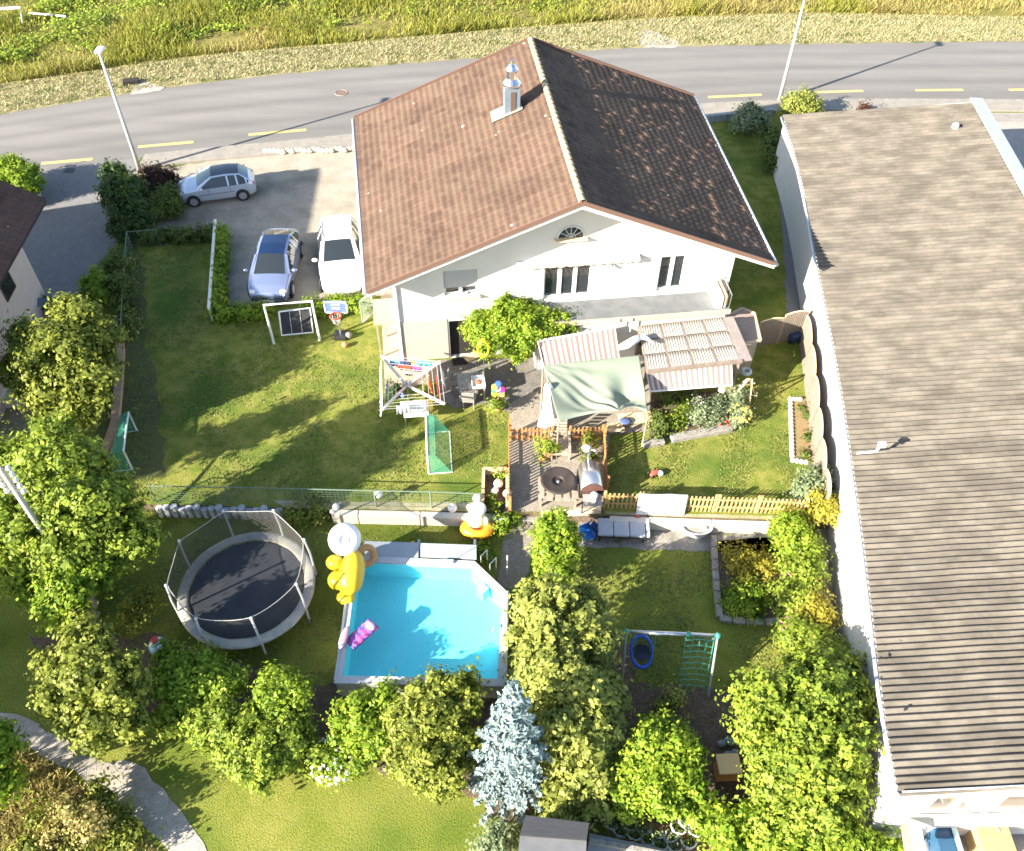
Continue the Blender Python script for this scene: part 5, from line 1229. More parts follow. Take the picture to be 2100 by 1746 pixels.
for k in range(4): a, c = Q[0].lerp(Q[3], k / 3) + dz * .9, Q[1].lerp(Q[2], k / 3) + dz * .9; MB().beam(a, c, .05, .08).build('batten', Mpf, t)
MB().beam(Q[3] + Vector((0, -.08, .0)), Q[2] + Vector((0, -.08, 0)), .12, .12).build('front_beam', Mpf, t)
e0, e1 = Q[1] + Vector((.2, .0, -.02)), Q[2] + Vector((.2, -.05, -.02)); MB().beam(e0, e1, .42, .05).build('edge_cover', mat('grey_edge', (.19, .165, .155), .8, (.24, .21, .195), scale=4), t)
for q in (Q[3], Q[2], Q[0], Q[1]): MB().box((q.x * .98, q.y, q.z / 2 - .08), (.09, .09, q.z - .16)).build('post', Mpf, t)
# white rolled cloth on the pergola, lamp ball
t = thing('rolled_cloth', 'white rolled cloth lying bent over the gap between awning and pergola', 'cloth', g(1300, 705, 2.55)); b_ = Vector(t.location)
MB().tube([g(1268, 714, 2.45) - b_, g(1285, 708, 2.5) - b_, g(1302, 697, 2.55) - b_, g(1314, 691, 2.58) - b_], [.09, .17, .15, .11], 12).build('roll', paint('white_roll', (.62, .63, .66), .8), t, smooth=True)
MB().tube([g(1314, 690, 2.6) - b_, g(1326, 694, 2.55) - b_, g(1341, 704, 2.5) - b_], [.12, .08, .04], 10).build('loose_end', paint('white_roll', (0, 0, 0)), t, smooth=True)
t = thing('dark_gap_panel', 'near-black upright panel below the rolled cloth', 'screen', g(1285, 735, 0)); MB().box((0, .2, .9), (1.2, .05, 1.8)).build('screen', M_dark, t)  # thin near-black panel filling the gap below the cloth
# green tarp with folds
tp_ = [(1112, 752, 2.1), (1190, 742, 2.12), (1268, 736, 2.12), (1310, 729, 2.2), (1328, 852, 1.75), (1245, 862, 1.55), (1150, 868, 1.5)]
t = thing('shade_tarp', 'large pale green shade tarp sagging in folds over the terrace', 'tarp', g(1210, 800, 1.8)); b_ = Vector(t.location)
A, B_, C_, D_ = g(1114, 750, 2.5), g(1311, 729, 2.3), g(1329, 850, 1.8), g(1146, 866, 2.0); NU, NV = 90, 60; P = []
for j in range(NV + 1):
    row = []
    for i in range(NU + 1):
        u, v = i / NU, j / NV; p = A.lerp(B_, u).lerp(D_.lerp(C_, u), v)
        ed = (sin(pi * u) * sin(pi * min(1, v * 1.0))) ** .5 if 0 < u < 1 and 0 < v < 1 else 0
        z = -ed * (.30 * math.exp(-((u - .32) ** 2 / .05 + (v - .62) ** 2 / .07)) + .42 * math.exp(-((u - .82) ** 2 / .022 + (v - .62) ** 2 / .09)) + .12 * math.exp(-((u - .55) ** 2 / .1 + (v - .25) ** 2 / .02)))
        pr = (v * .66 - u) / .8; z += .035 * sin(pr * 30) * math.exp(-(pr / .28) ** 2) * ed + .02 * sin(v * 26 + u * 3) * max(0, 1 - v * 2.2) * ed
        # tension folds radiating from the upper left corner and the knot at the front
        a1 = math.atan2(v + .02, u + .02); r1 = sqrt(u * u + v * v); z += .03 * sin(a1 * 17) * min(1, r1 * 2) * max(0, 1 - r1 * .75)
        du, dv = u - .66, v - 1.0; r2 = sqrt(du * du + dv * dv); a2 = math.atan2(-dv + .001, du); z += .06 * sin(a2 * 9) * max(0, 1 - r2 * 1.2) * min(1, r2 * 5)
        z += .35 * max(0, 1 - r2 * 2.4) ** 1.5
        yo = .22 * sin(pi * min(1, u / .66)) * v ** 6 if u < .66 else .28 * sin(pi * (u - .66) / .34) * v ** 6
        p = p + Vector((0, yo, z)); row.append(p - b_)
    P.append(row)
MB().grid(P).build('fabric', mat('sage_tarp', (.195, .235, .18), .8, (.22, .26, .20), scale=1.2), t, smooth=True, solid=.01)
for q in (A, B_, C_, D_): MB().tube([Vector((q.x, q.y, .0)) - b_, q - b_], .035, 8).build('pole', M_woodd, t)
# white bundled curtain at the left edge of the tarp
base = g(1122, 880, 0); t = thing('bundled_curtain', 'white curtain bundled on its pole at the left edge of the green tarp', 'curtain', base); hh = hgt(base, 1110, 768) * .84
rows = []
for k in range(25):
    f = k / 24; r = np.interp(f, [0, .1, .3, .45, .7, .88, .95, 1], [.26, .36, .32, .22, .17, .16, .14, .05]); 
    rows.append([((r * (1 + .14 * sin(a * 6 + f * 3))) * cos(a) + .04 * sin(f * 5), (r * (1 + .14 * sin(a * 6 + f * 3))) * sin(a), .02 + f * hh) for a in np.linspace(0, 2 * pi, 49)])
MB().grid(rows).build('cloth', paint('white_curtain', (.80, .79, .77), .85), t, smooth=True)
MB().tube([(0, 0, 0), (0, 0, hh)], .03, 6).build('pole', M_woodl, t)
# garden shed
base = g(1525, 745, 0); t = thing('garden_shed', 'small brown flat roofed shed between pergola and reed screen', 'shed', base); b_ = Vector(t.location); zz = 1.85
R4 = [g(x, y, zz) - b_ for x, y in ((1498, 708), (1560, 700), (1547, 644), (1522, 634), (1488, 650))]
cx0 = sum(R4, Vector()) / 5; ins = [cx0 + (p - cx0) * .88 for p in R4]
mb = MB().prism([Vector((p.x, p.y, 0)) for p in ins], .0, zz - .05); mb.build('wall', mat('shed_wall', (.23, .20, .17), .8, (.30, .27, .23), scale=5, stretch=(5, 5, 1)), t)
MB().prism(R4, zz - .05, zz + .03).build('roof', mat('shed_roof', (.24, .19, .155), .85, (.30, .24, .20), scale=2), t)
mb = MB()
for a, c in zip(R4, R4[1:] + R4[:1]): mb.beam(Vector((a.x, a.y, zz + .03)), Vector((c.x, c.y, zz + .03)), .07, .09)
mb.build('roof_edge', mat('shed_edge', (.42, .34, .27), .8), t)
MB().torus(g(1530, 762, .9) - b_, .16, .08, 20, 8).build('hose_reel', paint('reel_grey', (.35, .42, .42)), t)
# trellis
base = g(1528, 830, 0); t = thing('garden_trellis', 'wooden A frame plant trellis at the right end of the flower bed', 'trellis', base); b_ = Vector(t.location); tp2 = g(1540, 770, 1.9) - b_; tp2 = Vector((tp2.x, tp2.y, 1.7))
tw = mat('trellis_wood', (.50, .38, .25), .8)
for x, y in ((1482, 838), (1536, 842), (1503, 800), (1548, 812)): MB().beam(g(x, y, 0) - b_, tp2 + Vector((R_.uniform(-.1, .1), 0, 0)), .06, .05).build('leg', tw, t)
for (x1_, y1_, z1), (x2_, y2_, z2) in (((1508, 808, .4), (1553, 812, .4)), ((1518, 790, .9), (1548, 786, .9))): MB().beam(g(x1_, y1_, z1) - b_, g(x2_, y2_, z2) - b_, .06, .04).build('crossbar', tw, t)

# ------------------------------------------------------------ terrace things
# rotary laundry rack
base = g(838, 822, 0); t = thing('laundry_rack', 'big white rotary laundry rack hung with clothes beside the house corner', 'laundry rack', base); b_ = Vector(t.location)
hub = Vector((0, 0, .85)); tips = [g(782, 730, 1.55) - b_, g(902, 742, 1.55) - b_, g(912, 829, 1.5) - b_, g(784, 840, 1.5) - b_]
for q in tips: MB().beam(hub, q, .09, .06).build('arm', paint('rack_silver', (.62, .64, .68), .35, metal=.3), t)
MB().tube([(0, 0, 0), (0, 0, 1.15)], .04, 8).build('mast', M_steel, t)
for f in (.45, .6, .75, .9, 1.0):
    P = [hub.lerp(q, f) for q in tips]; MB().tube(P + [P[0]], .007, 4, cap=False).build('clothes_line', M_whitep, t)
cl = [('white', (.82, .82, .84)), ('red', (.60, .07, .04)), ('orange', (.70, .20, .05)), ('blue', (.12, .25, .50)), ('navy', (.04, .05, .12)), ('pink', (.62, .10, .35)), ('teal', (.08, .38, .45)), ('grey', (.25, .25, .27)), ('lilac', (.45, .42, .62))]
def garment(side, u0, u1, f, drop, col, label):
    a, c = tips[side], tips[(side + 1) % 4]; p0, p1 = hub.lerp(a, f).lerp(hub.lerp(c, f), u0), hub.lerp(a, f).lerp(hub.lerp(c, f), u1)
    q = thing('garment', label, 'laundry', b_ + p0, 0, 'clothes hanging on the laundry rack'); d = p1 - p0; n_ = Vector((-d.y, d.x, 0)).normalized()
    P = [[d * (k / 12) + n_ * (.03 * sin(k * 1.7) * r / 4 + .02 * r) + Vector((0, 0, .01 - drop * r / 5 - .01 * sin(k))) for k in range(13)] for r in range(6)]
    MB().grid(P).build('cloth', paint('cloth_' + col, dict(cl)[col], .9), q, smooth=True, solid=.012)
for i, (s_, u0, u1, f, dr, cn, lb) in enumerate([
    (3, .05, .30, 1.0, .55, 'white', 'white shirt on the outer left line, near the top corner'), (3, .33, .58, 1.0, .7, 'white', 'white towel in the middle of the outer left line'), (3, .60, .92, 1.0, .6, 'white', 'white shirt on the outer left line, near the bottom corner'),
    (3, .3, .6, .75, .4, 'lilac', 'lilac cloth on the inner left line'), (0, .1, .32, .9, .45, 'blue', 'blue garment on the upper line, left end'), (0, .33, .5, .9, .4, 'navy', 'navy garment in the upper line next to the blue one'),
    (0, .55, .75, .75, .4, 'pink', 'pink garment on the upper middle line'), (0, .6, .88, .95, .35, 'teal', 'teal garment on the outer upper line'), (0, .2, .55, .7, .3, 'red', 'flat red garment on the inner upper line'), (0, .35, .6, .5, .3, 'grey', 'grey garment near the hub on the upper side'),
    (1, .18, .5, .62, .6, 'orange', 'orange garment on the inner right line'), (1, .25, .75, .85, .65, 'red', 'long red towel on the right line'), (1, .05, .45, 1.0, .6, 'white', 'white garment on the outer right line'),
    (2, .2, .45, .75, .4, 'white', 'white garment on the lower line, right part'), (2, .45, .75, .75, .35, 'white', 'white garment on the lower line, left part'), (2, .55, .8, .9, .35, 'grey', 'grey garment hanging at the lower left')]): garment(s_, u0, u1, f, dr, cn, lb)
t = thing('laundry_table', 'cream covered square table standing at the foot of the laundry rack', 'table', g(856, 862, 0)); MB().box((0, 0, .66), (.95, .85, .06), rz=.12).build('tabletop', paint('cream_cloth', (.80, .74, .64), .9), t, bevel=.02)
for x, y in ((-.4, -.36), (.4, -.36), (-.4, .36), (.4, .36)): MB().tube([(x, y, 0), (x, y, .64)], .02, 6).build('leg', M_steel, t)
t = thing('laundry_ball', 'small blue ball on the ground under the laundry rack', 'ball', g(826, 815, 0)); MB().sphere((0, 0, .12), .12, 12, 8).build('ball', paint('ball_violet', (.25, .3, .7)), t)
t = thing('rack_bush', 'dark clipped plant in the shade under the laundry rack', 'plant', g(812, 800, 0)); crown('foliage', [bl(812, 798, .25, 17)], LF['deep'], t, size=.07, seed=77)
# table, chair and tray on the patio
grf = paint('grey_furniture', (.26, .25, .24), .6)
t = thing('patio_table', 'grey garden table on the dark patio with a white tray on it', 'table', g(967, 808, 0), YAW)
for k in range(6): MB().box((-.45 + .18 * k, 0, .72), (.16, .95, .03)).build('slat', grf, t)
for x, y in ((-.48, -.42), (.48, -.42), (-.48, .42), (.48, .42)): MB().box((x, y, .35), (.06, .06, .70)).build('leg', grf, t)
t = thing('tray', 'white tray with red and brown food on the patio table', 'tray', g(981, 786, .75), YAW); mb = MB().box((0, 0, .02), (.50, .62, .04)).box((0, .31, .07), (.5, .03, .10)).box((0, -.31, .07), (.5, .03, .10)).box((.25, 0, .07), (.03, .62, .10)).box((-.25, 0, .07), (.03, .62, .10)); mb.build('tray', M_whitep, t, bevel=.01)
MB().sphere((0, 0, .07), (.12, .14, .06), 12, 8).build('food', mat('food', (.5, .10, .05), .6, (.25, .15, .08), scale=14), t)
def chair(label, px, rz, m, grp='grey chairs on the patio'):
    t = thing('garden_chair', label, 'chair', g(*px, 0), rz, grp)
    MB().box((0, 0, .43), (.48, .48, .05)).build('seat', m, t, bevel=.015); MB().box((0, .25, .72), (.48, .05, .55), rx=-.15).build('backrest', m, t, bevel=.015)
    for x in (-.2, .2):
        for y in (-.2, .2): MB().box((x, y, .2), (.04, .04, .42)).build('leg', m, t)
    for x in (-.27, .27): MB().box((x, 0, .62), (.05, .45, .03)).build('armrest', m, t)
    return t
chair('grey chair left of the patio table', (936, 797), 1.57, grf); chair('grey chair below the patio table, half in the sun', (962, 832), 3.1, grf)
t = thing('door_mat', 'black mat lying in front of the ground floor door', 'mat', g(943, 742, .02), YAW); MB().box((0, 0, .012), (.62, .40, .022)).build('mat', M_black, t)
t = thing('yellow_hose', 'yellow garden hose coil hanging in front of the climbing shrub', 'hose', g(991, 713, 2.5) - Vector((0, 0, .38))); mb = MB()
for k in range(6): mb.torus((.02 * sin(k * 3), -.03 * k, .38 + .01 * k), .27 - .012 * (k % 3), .022, 30, 6, axis=(.08 * sin(k * 2), -1, .35), sx=.8, sy=1.25)
mb.build('coil', paint('hose_yellow', (.72, .58, .01), .4), t, smooth=True)
MB().box((0, .06, -.87), (.03, .03, 2.5)).build('holder', paint('holder_green', (.06, .12, .03)), t)
# pinwheel pot
t = thing('pinwheel_pot', 'flower pot with colourful pinwheels at the edge of the patio', 'pot plant', g(1022, 838, 0)); MB().lathe((0, 0, 0), [(.15, 0), (.22, .30), (.24, .32), (.20, .33)], 16).build('pot', M_terra, t)
crown('foliage', [(g(1020, 829, .5), (.36, .33, .25))], LF['fresh'], t, size=.08, seed=8)
MB().tube([(0, 0, .3), (0, 0, 1.35)], .025, 6).build('stick', M_woodl, t)
for (dx, dz, cc_) in ((-.14, .9, (.70, .45, .02)), (-.14, 1.25, (.35, .55, .05)), (.14, 1.1, (.65, .02, .22)), (0, 1.42, (.04, .10, .55)), (.14, .88, (.6, .5, .1)), (0, 1.15, (.45, .25, .6)), (-.14, 1.07, (.06, .4, .1))): MB().lathe((dx, -.05, dz), [(.02, -.01), (.13, 0), (.12, .02), (.02, .03)], 10, axis=(0, -.6, .8)).build('pinwheel', paint('wheel_%d' % int(dz * 100 + dx * 10), cc_, .4), t)
# deck chair, pots, fire bowl, smoker
wd = mat('pale_deck_wood', (.36, .29, .22), .7, (.44, .36, .28), scale=6)
t = thing('wooden_deck_chair', 'pale wooden slatted lounge chair at the gap of the barbecue terrace fence', 'chair', g(1148, 925, 0))
for k in range(7): MB().box((0, -.45 + .13 * k, .34), (.55, .09, .03)).build('slat', wd, t)
for k in range(6): MB().box((0, .46 + .05 * k, .42 + .11 * k), (.5, .03, .09)).build('back_slat', wd, t)
for x in (-.33, .33): MB().box((x, 0, .55), (.10, 1.0, .04)).build('armrest', wd, t); MB().box((x, -.45, .27), (.06, .06, .54)).build('leg', wd, t); MB().box((x, .45, .27), (.06, .06, .54)).build('leg', wd, t)
def potplant(label, px, z, r, h, leaf, fr, pm=None, seed=1, grp='potted plants of the terrace', fz=.3):
    b = g(*px, z); t = thing('potted_plant', label, 'pot plant', b, 0, grp); MB().lathe((0, 0, 0), [(r * .75, 0), (r, h), (r * 1.1, h + .02), (r * .85, h + .03)], 16).build('pot', pm or M_terra, t)
    crown('foliage', [(b + Vector((0, 0, h + fz * .7)), (fr, fr, fz))], LF[leaf], t, size=.07, seed=seed); return t
potplant('bushy green plant in terracotta pot left of the wooden deck chair', (1123, 938), 0, .20, .3, 'fresh', .38, seed=21, fz=.35)
potplant('small terracotta pot with trailing plant below the bushy potted plant', (1112, 945), 0, .13, .18, 'fresh', .12, seed=22, fz=.08)
potplant('leafy plant in clay pot behind the barbecue barrel', (1208, 950), 0, .2, .25, 'mid', .28, seed=23)
potplant('tall shaded plant near the right corner of the barbecue terrace', (1203, 918), 0, .22, .3, 'olive', .34, seed=24)
t = thing('white_watering_can', 'white watering can beside the right fence of the barbecue terrace', 'watering can', g(1203, 925, .5)); MB().sphere((0, 0, .14), (.20, .17, .14), 14, 9).build('body', M_whitep, t, smooth=True); MB().tube([(.12, -.05, .12), (.32, -.18, .22)], .03, 8).build('spout', M_whitep, t)
t = thing('fire_ring', 'wide black metal fire ring on a square timber stand', 'fire bowl', g(1143, 1012, 0))
MB().lathe((0, 0, .72), [(.20, -.06), (.58, 0), (.64, .03), (.58, .06), (.22, .01), (.19, -.05)], 40).build('ring', mat('burnt_steel', (.028, .022, .020), .55, (.05, .04, .035), scale=3), t, smooth=False)
MB().lathe((0, 0, .50), [(.22, 0), (.22, .15)], 24).build('bowl', M_black, t); MB().sphere((0, 0, .68), .06, 12, 8).build('knob', M_steel, t)
for k in range(5): MB().box((-.6 + .3 * k, -.1, .35), (.22, 1.0, .035)).build('shelf_board', mat('ash_wood', (.26, .225, .185), .8, (.34, .30, .25), scale=6), t)
for x, y in ((-.62, -.6), (.62, -.6), (-.62, .4), (.62, .4)): MB().box((x, y, .2), (.07, .07, .40)).build('leg', M_woodd, t)
t = thing('barrel_smoker', 'silver barrel smoker grill with chimney on the barbecue terrace', 'grill', g(1208, 1010, 0), .05)
rows = [[(.40 * cos(a), y_, .78 + .38 * sin(a)) for a in np.linspace(0, pi, 17)] for y_ in (-.55, .55)]
MB().grid(rows).build('lid', paint('brushed_steel', (.62, .63, .65), .28, metal=.9), t, smooth=True, solid=.01)
MB().lathe((0, -.53, .78), [(.02, 0), (.40, .002), (.40, .02)], 24, axis=(0, -1, 0)).build('end_plate', mat('end_brown', (.10, .05, .04), .6), t)
MB().box((0, 0, .62), (.80, 1.1, .3)).build('firebox', M_black, t); MB().tube([(-.05, .52, 1.0), (-.05, .62, 1.25), (-.05, .6, 1.5)], .055, 10).build('chimney', M_steel, t)
MB().box((0, -.82, .62), (.66, .5, .04)).build('front_shelf', mat('shelf_grey', (.3, .27, .25), .6), t)
for x, y in ((-.36, -.95), (.36, -.95), (-.36, .5), (.36, .5)): MB().tube([(x, y, 0), (x, y, .62)], .025, 6).build('leg', M_black, t)
t = thing('white_canister', 'white canister on the front shelf of the barrel smoker', 'canister', g(1218, 1022, .65)); MB().lathe((0, 0, 0), [(.13, 0), (.14, .2), (.10, .26), (.04, .28)], 14).build('body', M_whitep, t, smooth=True); MB().sphere((-.02, -.16, .08), .10, 12, 8).build('cup', M_whitep, t)
# wood planter frame by the left terrace fence
t = thing('timber_planter', 'open timber frame bed outside the left fence of the barbecue terrace', 'planter', g(1018, 1030, 0)); b_ = Vector(t.location)
for a, c in (((992, 968), (1040, 968)), ((992, 968), (990, 1042)), ((1040, 968), (1040, 1042))): MB().beam(g(*a, .22) - b_, g(*c, .22) - b_, .10, .44).build('board', mat('fresh_pine', (.62, .42, .24), .7), t)
MB().prism([g(x, y, 0) - b_ for x, y in ((993, 969), (1039, 969), (1039, 1041), (991, 1041))], .02, .10).build('soil', M_soil, t)
crown('foliage', [bl(1030, 975, .3, 12), bl(1005, 1030, .2, 12), bl(1020, 1035, .25, 10)], LF['fresh'], t, size=.07, seed=41)
# balls (garden lights) along the lower fence
for i, (x, y, z, r, cc_, lb) in enumerate(((776, 1014, .55, .15, 'w', 'white ball light on the mesh fence, farthest left'), (978, 1022, .45, .15, 'w', 'white ball light left of the timber planter'), (928, 1042, .1, .17, 'w', 'white ball light on the pale wall under the fence'), (1022, 992, .35, .17, 'c', 'cream ball light inside the timber planter'), (1016, 1006, .30, .13, 'w', 'smaller white ball light below the cream one'), (1040, 1012, .35, .16, 'p', 'pinkish ball light by the terrace fence post'), (689, 1040, .1, .13, 'w', 'white ball light at the left end of the pale block wall'), (682, 1050, .0, .10, 'w', 'smallest white ball light at the left wall end'), (962, 1040, .1, .10, 'c', 'small cream ball light beside the white one on the wall'), (1230, 1085, .0, .0, 'w', ''))):
    if r: t = thing('ball_light', lb, 'garden light', g(x, y, z) - Vector((0, 0, r)), 0, 'white ball lights along the garden fence'); MB().sphere((0, 0, r), r, 16, 10).build('globe', {'w': paint('globe_white', (.80, .78, .74), .4), 'c': paint('globe_cream', (.78, .68, .5), .4), 'p': paint('globe_pink', (.72, .48, .36), .4)}[cc_], t, smooth=True); MB().lathe((0, 0, -.03), [(.05, 0), (.05, .05)], 8).build('socket', M_black, t)
t = thing('basket', 'dark wicker basket at the foot of the timber planter', 'basket', g(1028, 1052, -.05)); MB().lathe((0, 0, 0), [(.18, 0), (.26, .25), (.28, .27), (.22, .24), (.05, .10)], 16).build('basket', mat('dark_wicker', (.10, .08, .09), .9, (.05, .04, .04), scale=30), t)
t = thing('metal_post', 'grey metal post at the corner of the terrace steps', 'post', g(1040, 1058, LO)); MB().tube([(0, 0, 0), (0, 0, 1.3)], .035, 8).build('post', M_steel, t)
# wood pile and gravel under the tarp edge
t = thing('firewood_pile', 'round bundle of split firewood behind the barbecue terrace corner', 'firewood', g(1256, 885, 0))
for k in range(14): a = k * 2.4; MB().tube([(.2 * sqrt(k / 14) * cos(a) - .25, .2 * sqrt(k / 14) * sin(a), .1 + .03 * (k % 4)), (.2 * sqrt(k / 14) * cos(a) + .25, .2 * sqrt(k / 14) * sin(a) + .06, .12 + .03 * (k % 4))], .05, 6).build('log', M_woodl, t)
t = thing('patio_bench', 'pale wooden bench in dappled light under the front edge of the tarp', 'bench', g(1300, 872, 0), YAW)
for k in range(4): MB().box((0, -.22 + .14 * k, .42), (1.3, .11, .035)).build('slat', M_woodl, t)
for x in (-.55, .55): MB().box((x, 0, .2), (.06, .45, .40)).build('leg', M_woodl, t)
t = thing('blue_cushion', 'dark blue cushion on the wooden bench', 'cushion', g(1282, 866, .46)); MB().sphere((0, 0, .06), (.24, .18, .07), 14, 8).build('cushion', paint('cushion_navy', (.06, .09, .2), .9), t, smooth=True)
# flower bed with stone edge
t = thing('stone_bed_edge', 'grey stone edging in front of the flower bed below the low awning', 'edging', g(1330, 908, 0)); b_ = Vector(t.location)
MB().beam(g(1318, 912, .1) - b_, g(1362, 905, .1) - b_, .30, .2).build('stone', M_stone, t, bevel=.03); MB().beam(g(1376, 900, .1) - b_, g(1500, 878, .1) - b_, .32, .22).build('stone', M_stone, t, bevel=.03); MB().beam(g(1500, 880, .1) - b_, g(1490, 856, .1) - b_, .25, .2).build('stone', M_stone, t, bevel=.03)
sheet('flower_bed_soil', [(1330, 905), (1500, 878), (1510, 800), (1335, 810)], .01, M_soil, jag=.04)
for x in range(9): pass
def plant(label, blobs, leaf, name='shrub', cat='shrub', seed=1, group=None, size=.08, base=None, **kw):
    c, r = blobs[0]; b = base or Vector((c.x, c.y, max(LO if c.y < RET[4].y else 0, 0 if c.y > RET[4].y else LO))); t = thing(name, label, cat, b, 0, group); crown('foliage', blobs, LF[leaf], t, size=size, seed=seed, **kw); return t
def flowers(t, c, r, n, m, seed, size=.05, zr=.3):
    rng = np.random.RandomState(seed); D = rng.normal(0, 1, (n, 3)); D /= np.linalg.norm(D, axis=1)[:, None]; D[:, 2] = np.abs(D[:, 2]); Pp = np.array(c) + D * np.array([r, r, zr]); V = []
    mb = MB()
    for p in Pp: mb.sphere(tuple(Vector(p) - Vector(t.location)), (size, size, size * .7), 6, 4)
    mb.build('blossoms', m, t)
fw_ = paint('blossom_white', (.80, .78, .70), .8); fpk = paint('blossom_pink', (.60, .15, .30), .8); fye = paint('blossom_yellow', (.80, .60, .10), .8); fre = paint('blossom_red', (.60, .08, .05), .8)
p = plant('low green shrub at the left end of the flower bed', [bl(1355, 872, .35, 26)], 'mid', seed=51)
p = plant('dark leafy plant in the middle of the flower bed', [bl(1385, 862, .3, 20), bl(1400, 845, .3, 16)], 'fresh', seed=52)
p = plant('bluish green bushy plant at the right half of the flower bed', [bl(1440, 850, .45, 28), bl(1465, 835, .5, 24), bl(1420, 838, .4, 18)], 'sage', seed=53); flowers(p, g(1430, 835, .5), .5, 30, paint('blossom_lilac', (.55, .45, .55), .8), 5, .035)
p = plant('spiky green plant behind the flower bed under the awning', [bl(1410, 805, .4, 18), bl(1370, 820, .35, 18)], 'mid', seed=54)
p = plant('plants at the right end of the flower bed below the trellis', [bl(1478, 862, .3, 16), bl(1505, 815, .6, 22)], 'sage', seed=55); flowers(p, g(1478, 866, .3), .3, 12, fre, 6, .04)
p = plant('rose bush with yellow and orange blooms right of the flower bed', [bl(1518, 845, .5, 20), bl(1512, 858, .35, 16)], 'sage', seed=56); flowers(p, g(1518, 850, .5), .42, 34, fye, 7, .06, .4)
for (x, y, z, lb) in ((1481, 800, .35, 'white pot beside the low awning corner, below the trellis'), (1495, 776, 1.0, 'small white lantern at the corner of the low striped awning'), (1520, 790, .9, 'white ornament ball hanging in the wooden trellis')):
    t = thing('white_ornament', lb, 'ornament', g(x, y, z)); MB().sphere((0, 0, 0), (.16, .13, .12) if z < .5 else .09, 14, 9).build('ornament', fw_ if z < .5 else M_whitep, t, smooth=True)
# raised bed by the reed fence
t = thing('raised_bed', 'narrow raised bed with white stone edge along the reed fence', 'garden bed', g(1640, 900, 0)); b_ = Vector(t.location)
MB().prism([g(x, y, 0) - b_ for x, y in ((1624, 820), (1662, 820), (1672, 945), (1628, 945))], .01, .08).build('soil', mat('red_soil', (.26, .15, .09), .95, (.20, .17, .07), scale=3, bump=.02), t)
for a, c, n in (((1621, 820), (1625, 942), 16), ((1621, 819), (1648, 819), 4), ((1626, 944), (1662, 950), 4)):
    for k in range(n): p = g(a[0] + (c[0] - a[0]) * k / n, a[1] + (c[1] - a[1]) * k / n, .08) - b_; MB().sphere(p, (.10, .11, .09), 8, 6).build('edge_stone', mat('edge_stone_pale', (.62, .57, .50), .8), t)
crown('foliage', [bl(1655, 850, .15, 10), bl(1656, 895, .2, 10), bl(1650, 935, .15, 12), bl(1645, 835, .1, 8)], LF['mid'], t, size=.07, seed=61)
t = thing('garden_figurine', 'small red and yellow garden figurine at the reed fence', 'figurine', g(1668, 902, .0)); MB().lathe((0, 0, 0), [(.13, 0), (.15, .1), (.10, .28)], 12).build('base', M_whitep, t); MB().lathe((0, 0, .28), [(.10, 0), (.13, .08), (.08, .26)], 12).build('body', fre, t); MB().sphere((0, 0, .62), .11, 12, 8).build('head', fye, t, smooth=True)
t = thing('red_toy', 'small red and white ride-on toy lying on the lawn', 'toy', g(1342, 975, 0), .6); MB().sphere((0, 0, .14), (.24, .10, .10), 12, 8).build('body', fre, t, smooth=True); MB().sphere((.18, -.12, .12), .11, 12, 8).build('head', M_whitep, t, smooth=True)
for x, y in ((-.15, .12), (-.15, -.1), (.12, .13)): MB().lathe((x, y, .09), [(.08, 0), (.08, .04)], 12, axis=(0, 1, 0)).build('wheel', M_black, t)
t = thing('navy_pushchair', 'dark blue folded cart in the shade beside the reed fence', 'cart', g(1628, 700, 0)); MB().box((0, 0, .3), (.5, .4, .3), rz=.4).build('basket', paint('cart_navy', (.03, .05, .12)), t, bevel=.05)
for x in (-.2, .2): MB().lathe((x, -.2, .12), [(.12, 0), (.12, .05)], 14, axis=(0, 1, 0)).build('wheel', M_black, t)
# ------------------------------------------------------------ lower garden things
t = thing('sun_lounger', 'grey cushioned sun lounger standing below the picket fence', 'sun lounger', g(1270, 1096, LO), -.03); t.scale = (1.12, 1.2, 1.1)
for k in range(3): MB().box((-.45 + .5 * k - .02, 0, .36), (.48, .62, .10)).build('cushion', mat('lounger_grey', (.34, .37, .42), .9, (.40, .42, .46), scale=4), t, bevel=.03)
MB().box((.04, 0, .28), (1.5, .6, .05)).build('frame', M_black, t)
for x in (-.65, .72):
    for y in (-.26, .26): MB().box((x, y, .13), (.05, .05, .26)).build('leg', M_black, t)
MB().box((.86, 0, .40), (.10, .62, .14)).build('headrest', paint('pad_light', (.5, .52, .55)), t, bevel=.03)
t = chair('bright blue folding chair left of the grey lounger', (1207, 1095), .5, paint('chair_blue', (.01, .14, .50), .5), 'chairs beside the lounger'); t.location = g(1203, 1106, LO); t.scale = (.85, .85, .6)
t = chair('navy chair between the lounger and the blue folding chair', (1221, 1078), 2.6, paint('chair_navy', (.01, .05, .18), .5), 'chairs beside the lounger'); t.location = g(1219, 1090, LO); t.scale = (.8, .8, .6)
t = thing('small_cup', 'small white cup on the paving below the blue chair', 'cup', g(1214, 1106, LO)); MB().lathe((0, 0, 0), [(.06, 0), (.09, .18), (.07, .18)], 12).build('cup', M_whitep, t)
t = thing('stone_tub', 'white oval tub with grey filling against the pale kerb wall', 'tub', g(1425, 1093, LO)); MB().lathe((0, 0, 0), [(.32, 0), (.42, .3), (.44, .36), (.36, .36), (.33, .28)], 24).build('tub', M_whitep, t); 
MB().lathe((0, 0, .27), [(.34, 0), (.30, .02)], 20).build('filling', M_stone, t); t.scale = (1.3, .8, 1); MB().sphere((.2, -.1, .36), .10, 10, 6).build('stone', M_whitep, t)
t = thing('red_flag', 'small red cloth at the lower left corner of the hanging sheet', 'cloth', g(1310, 1063, -.1)); MB().box((0, 0, 0), (.28, .05, .16), ry=.6).build('cloth', fre, t)
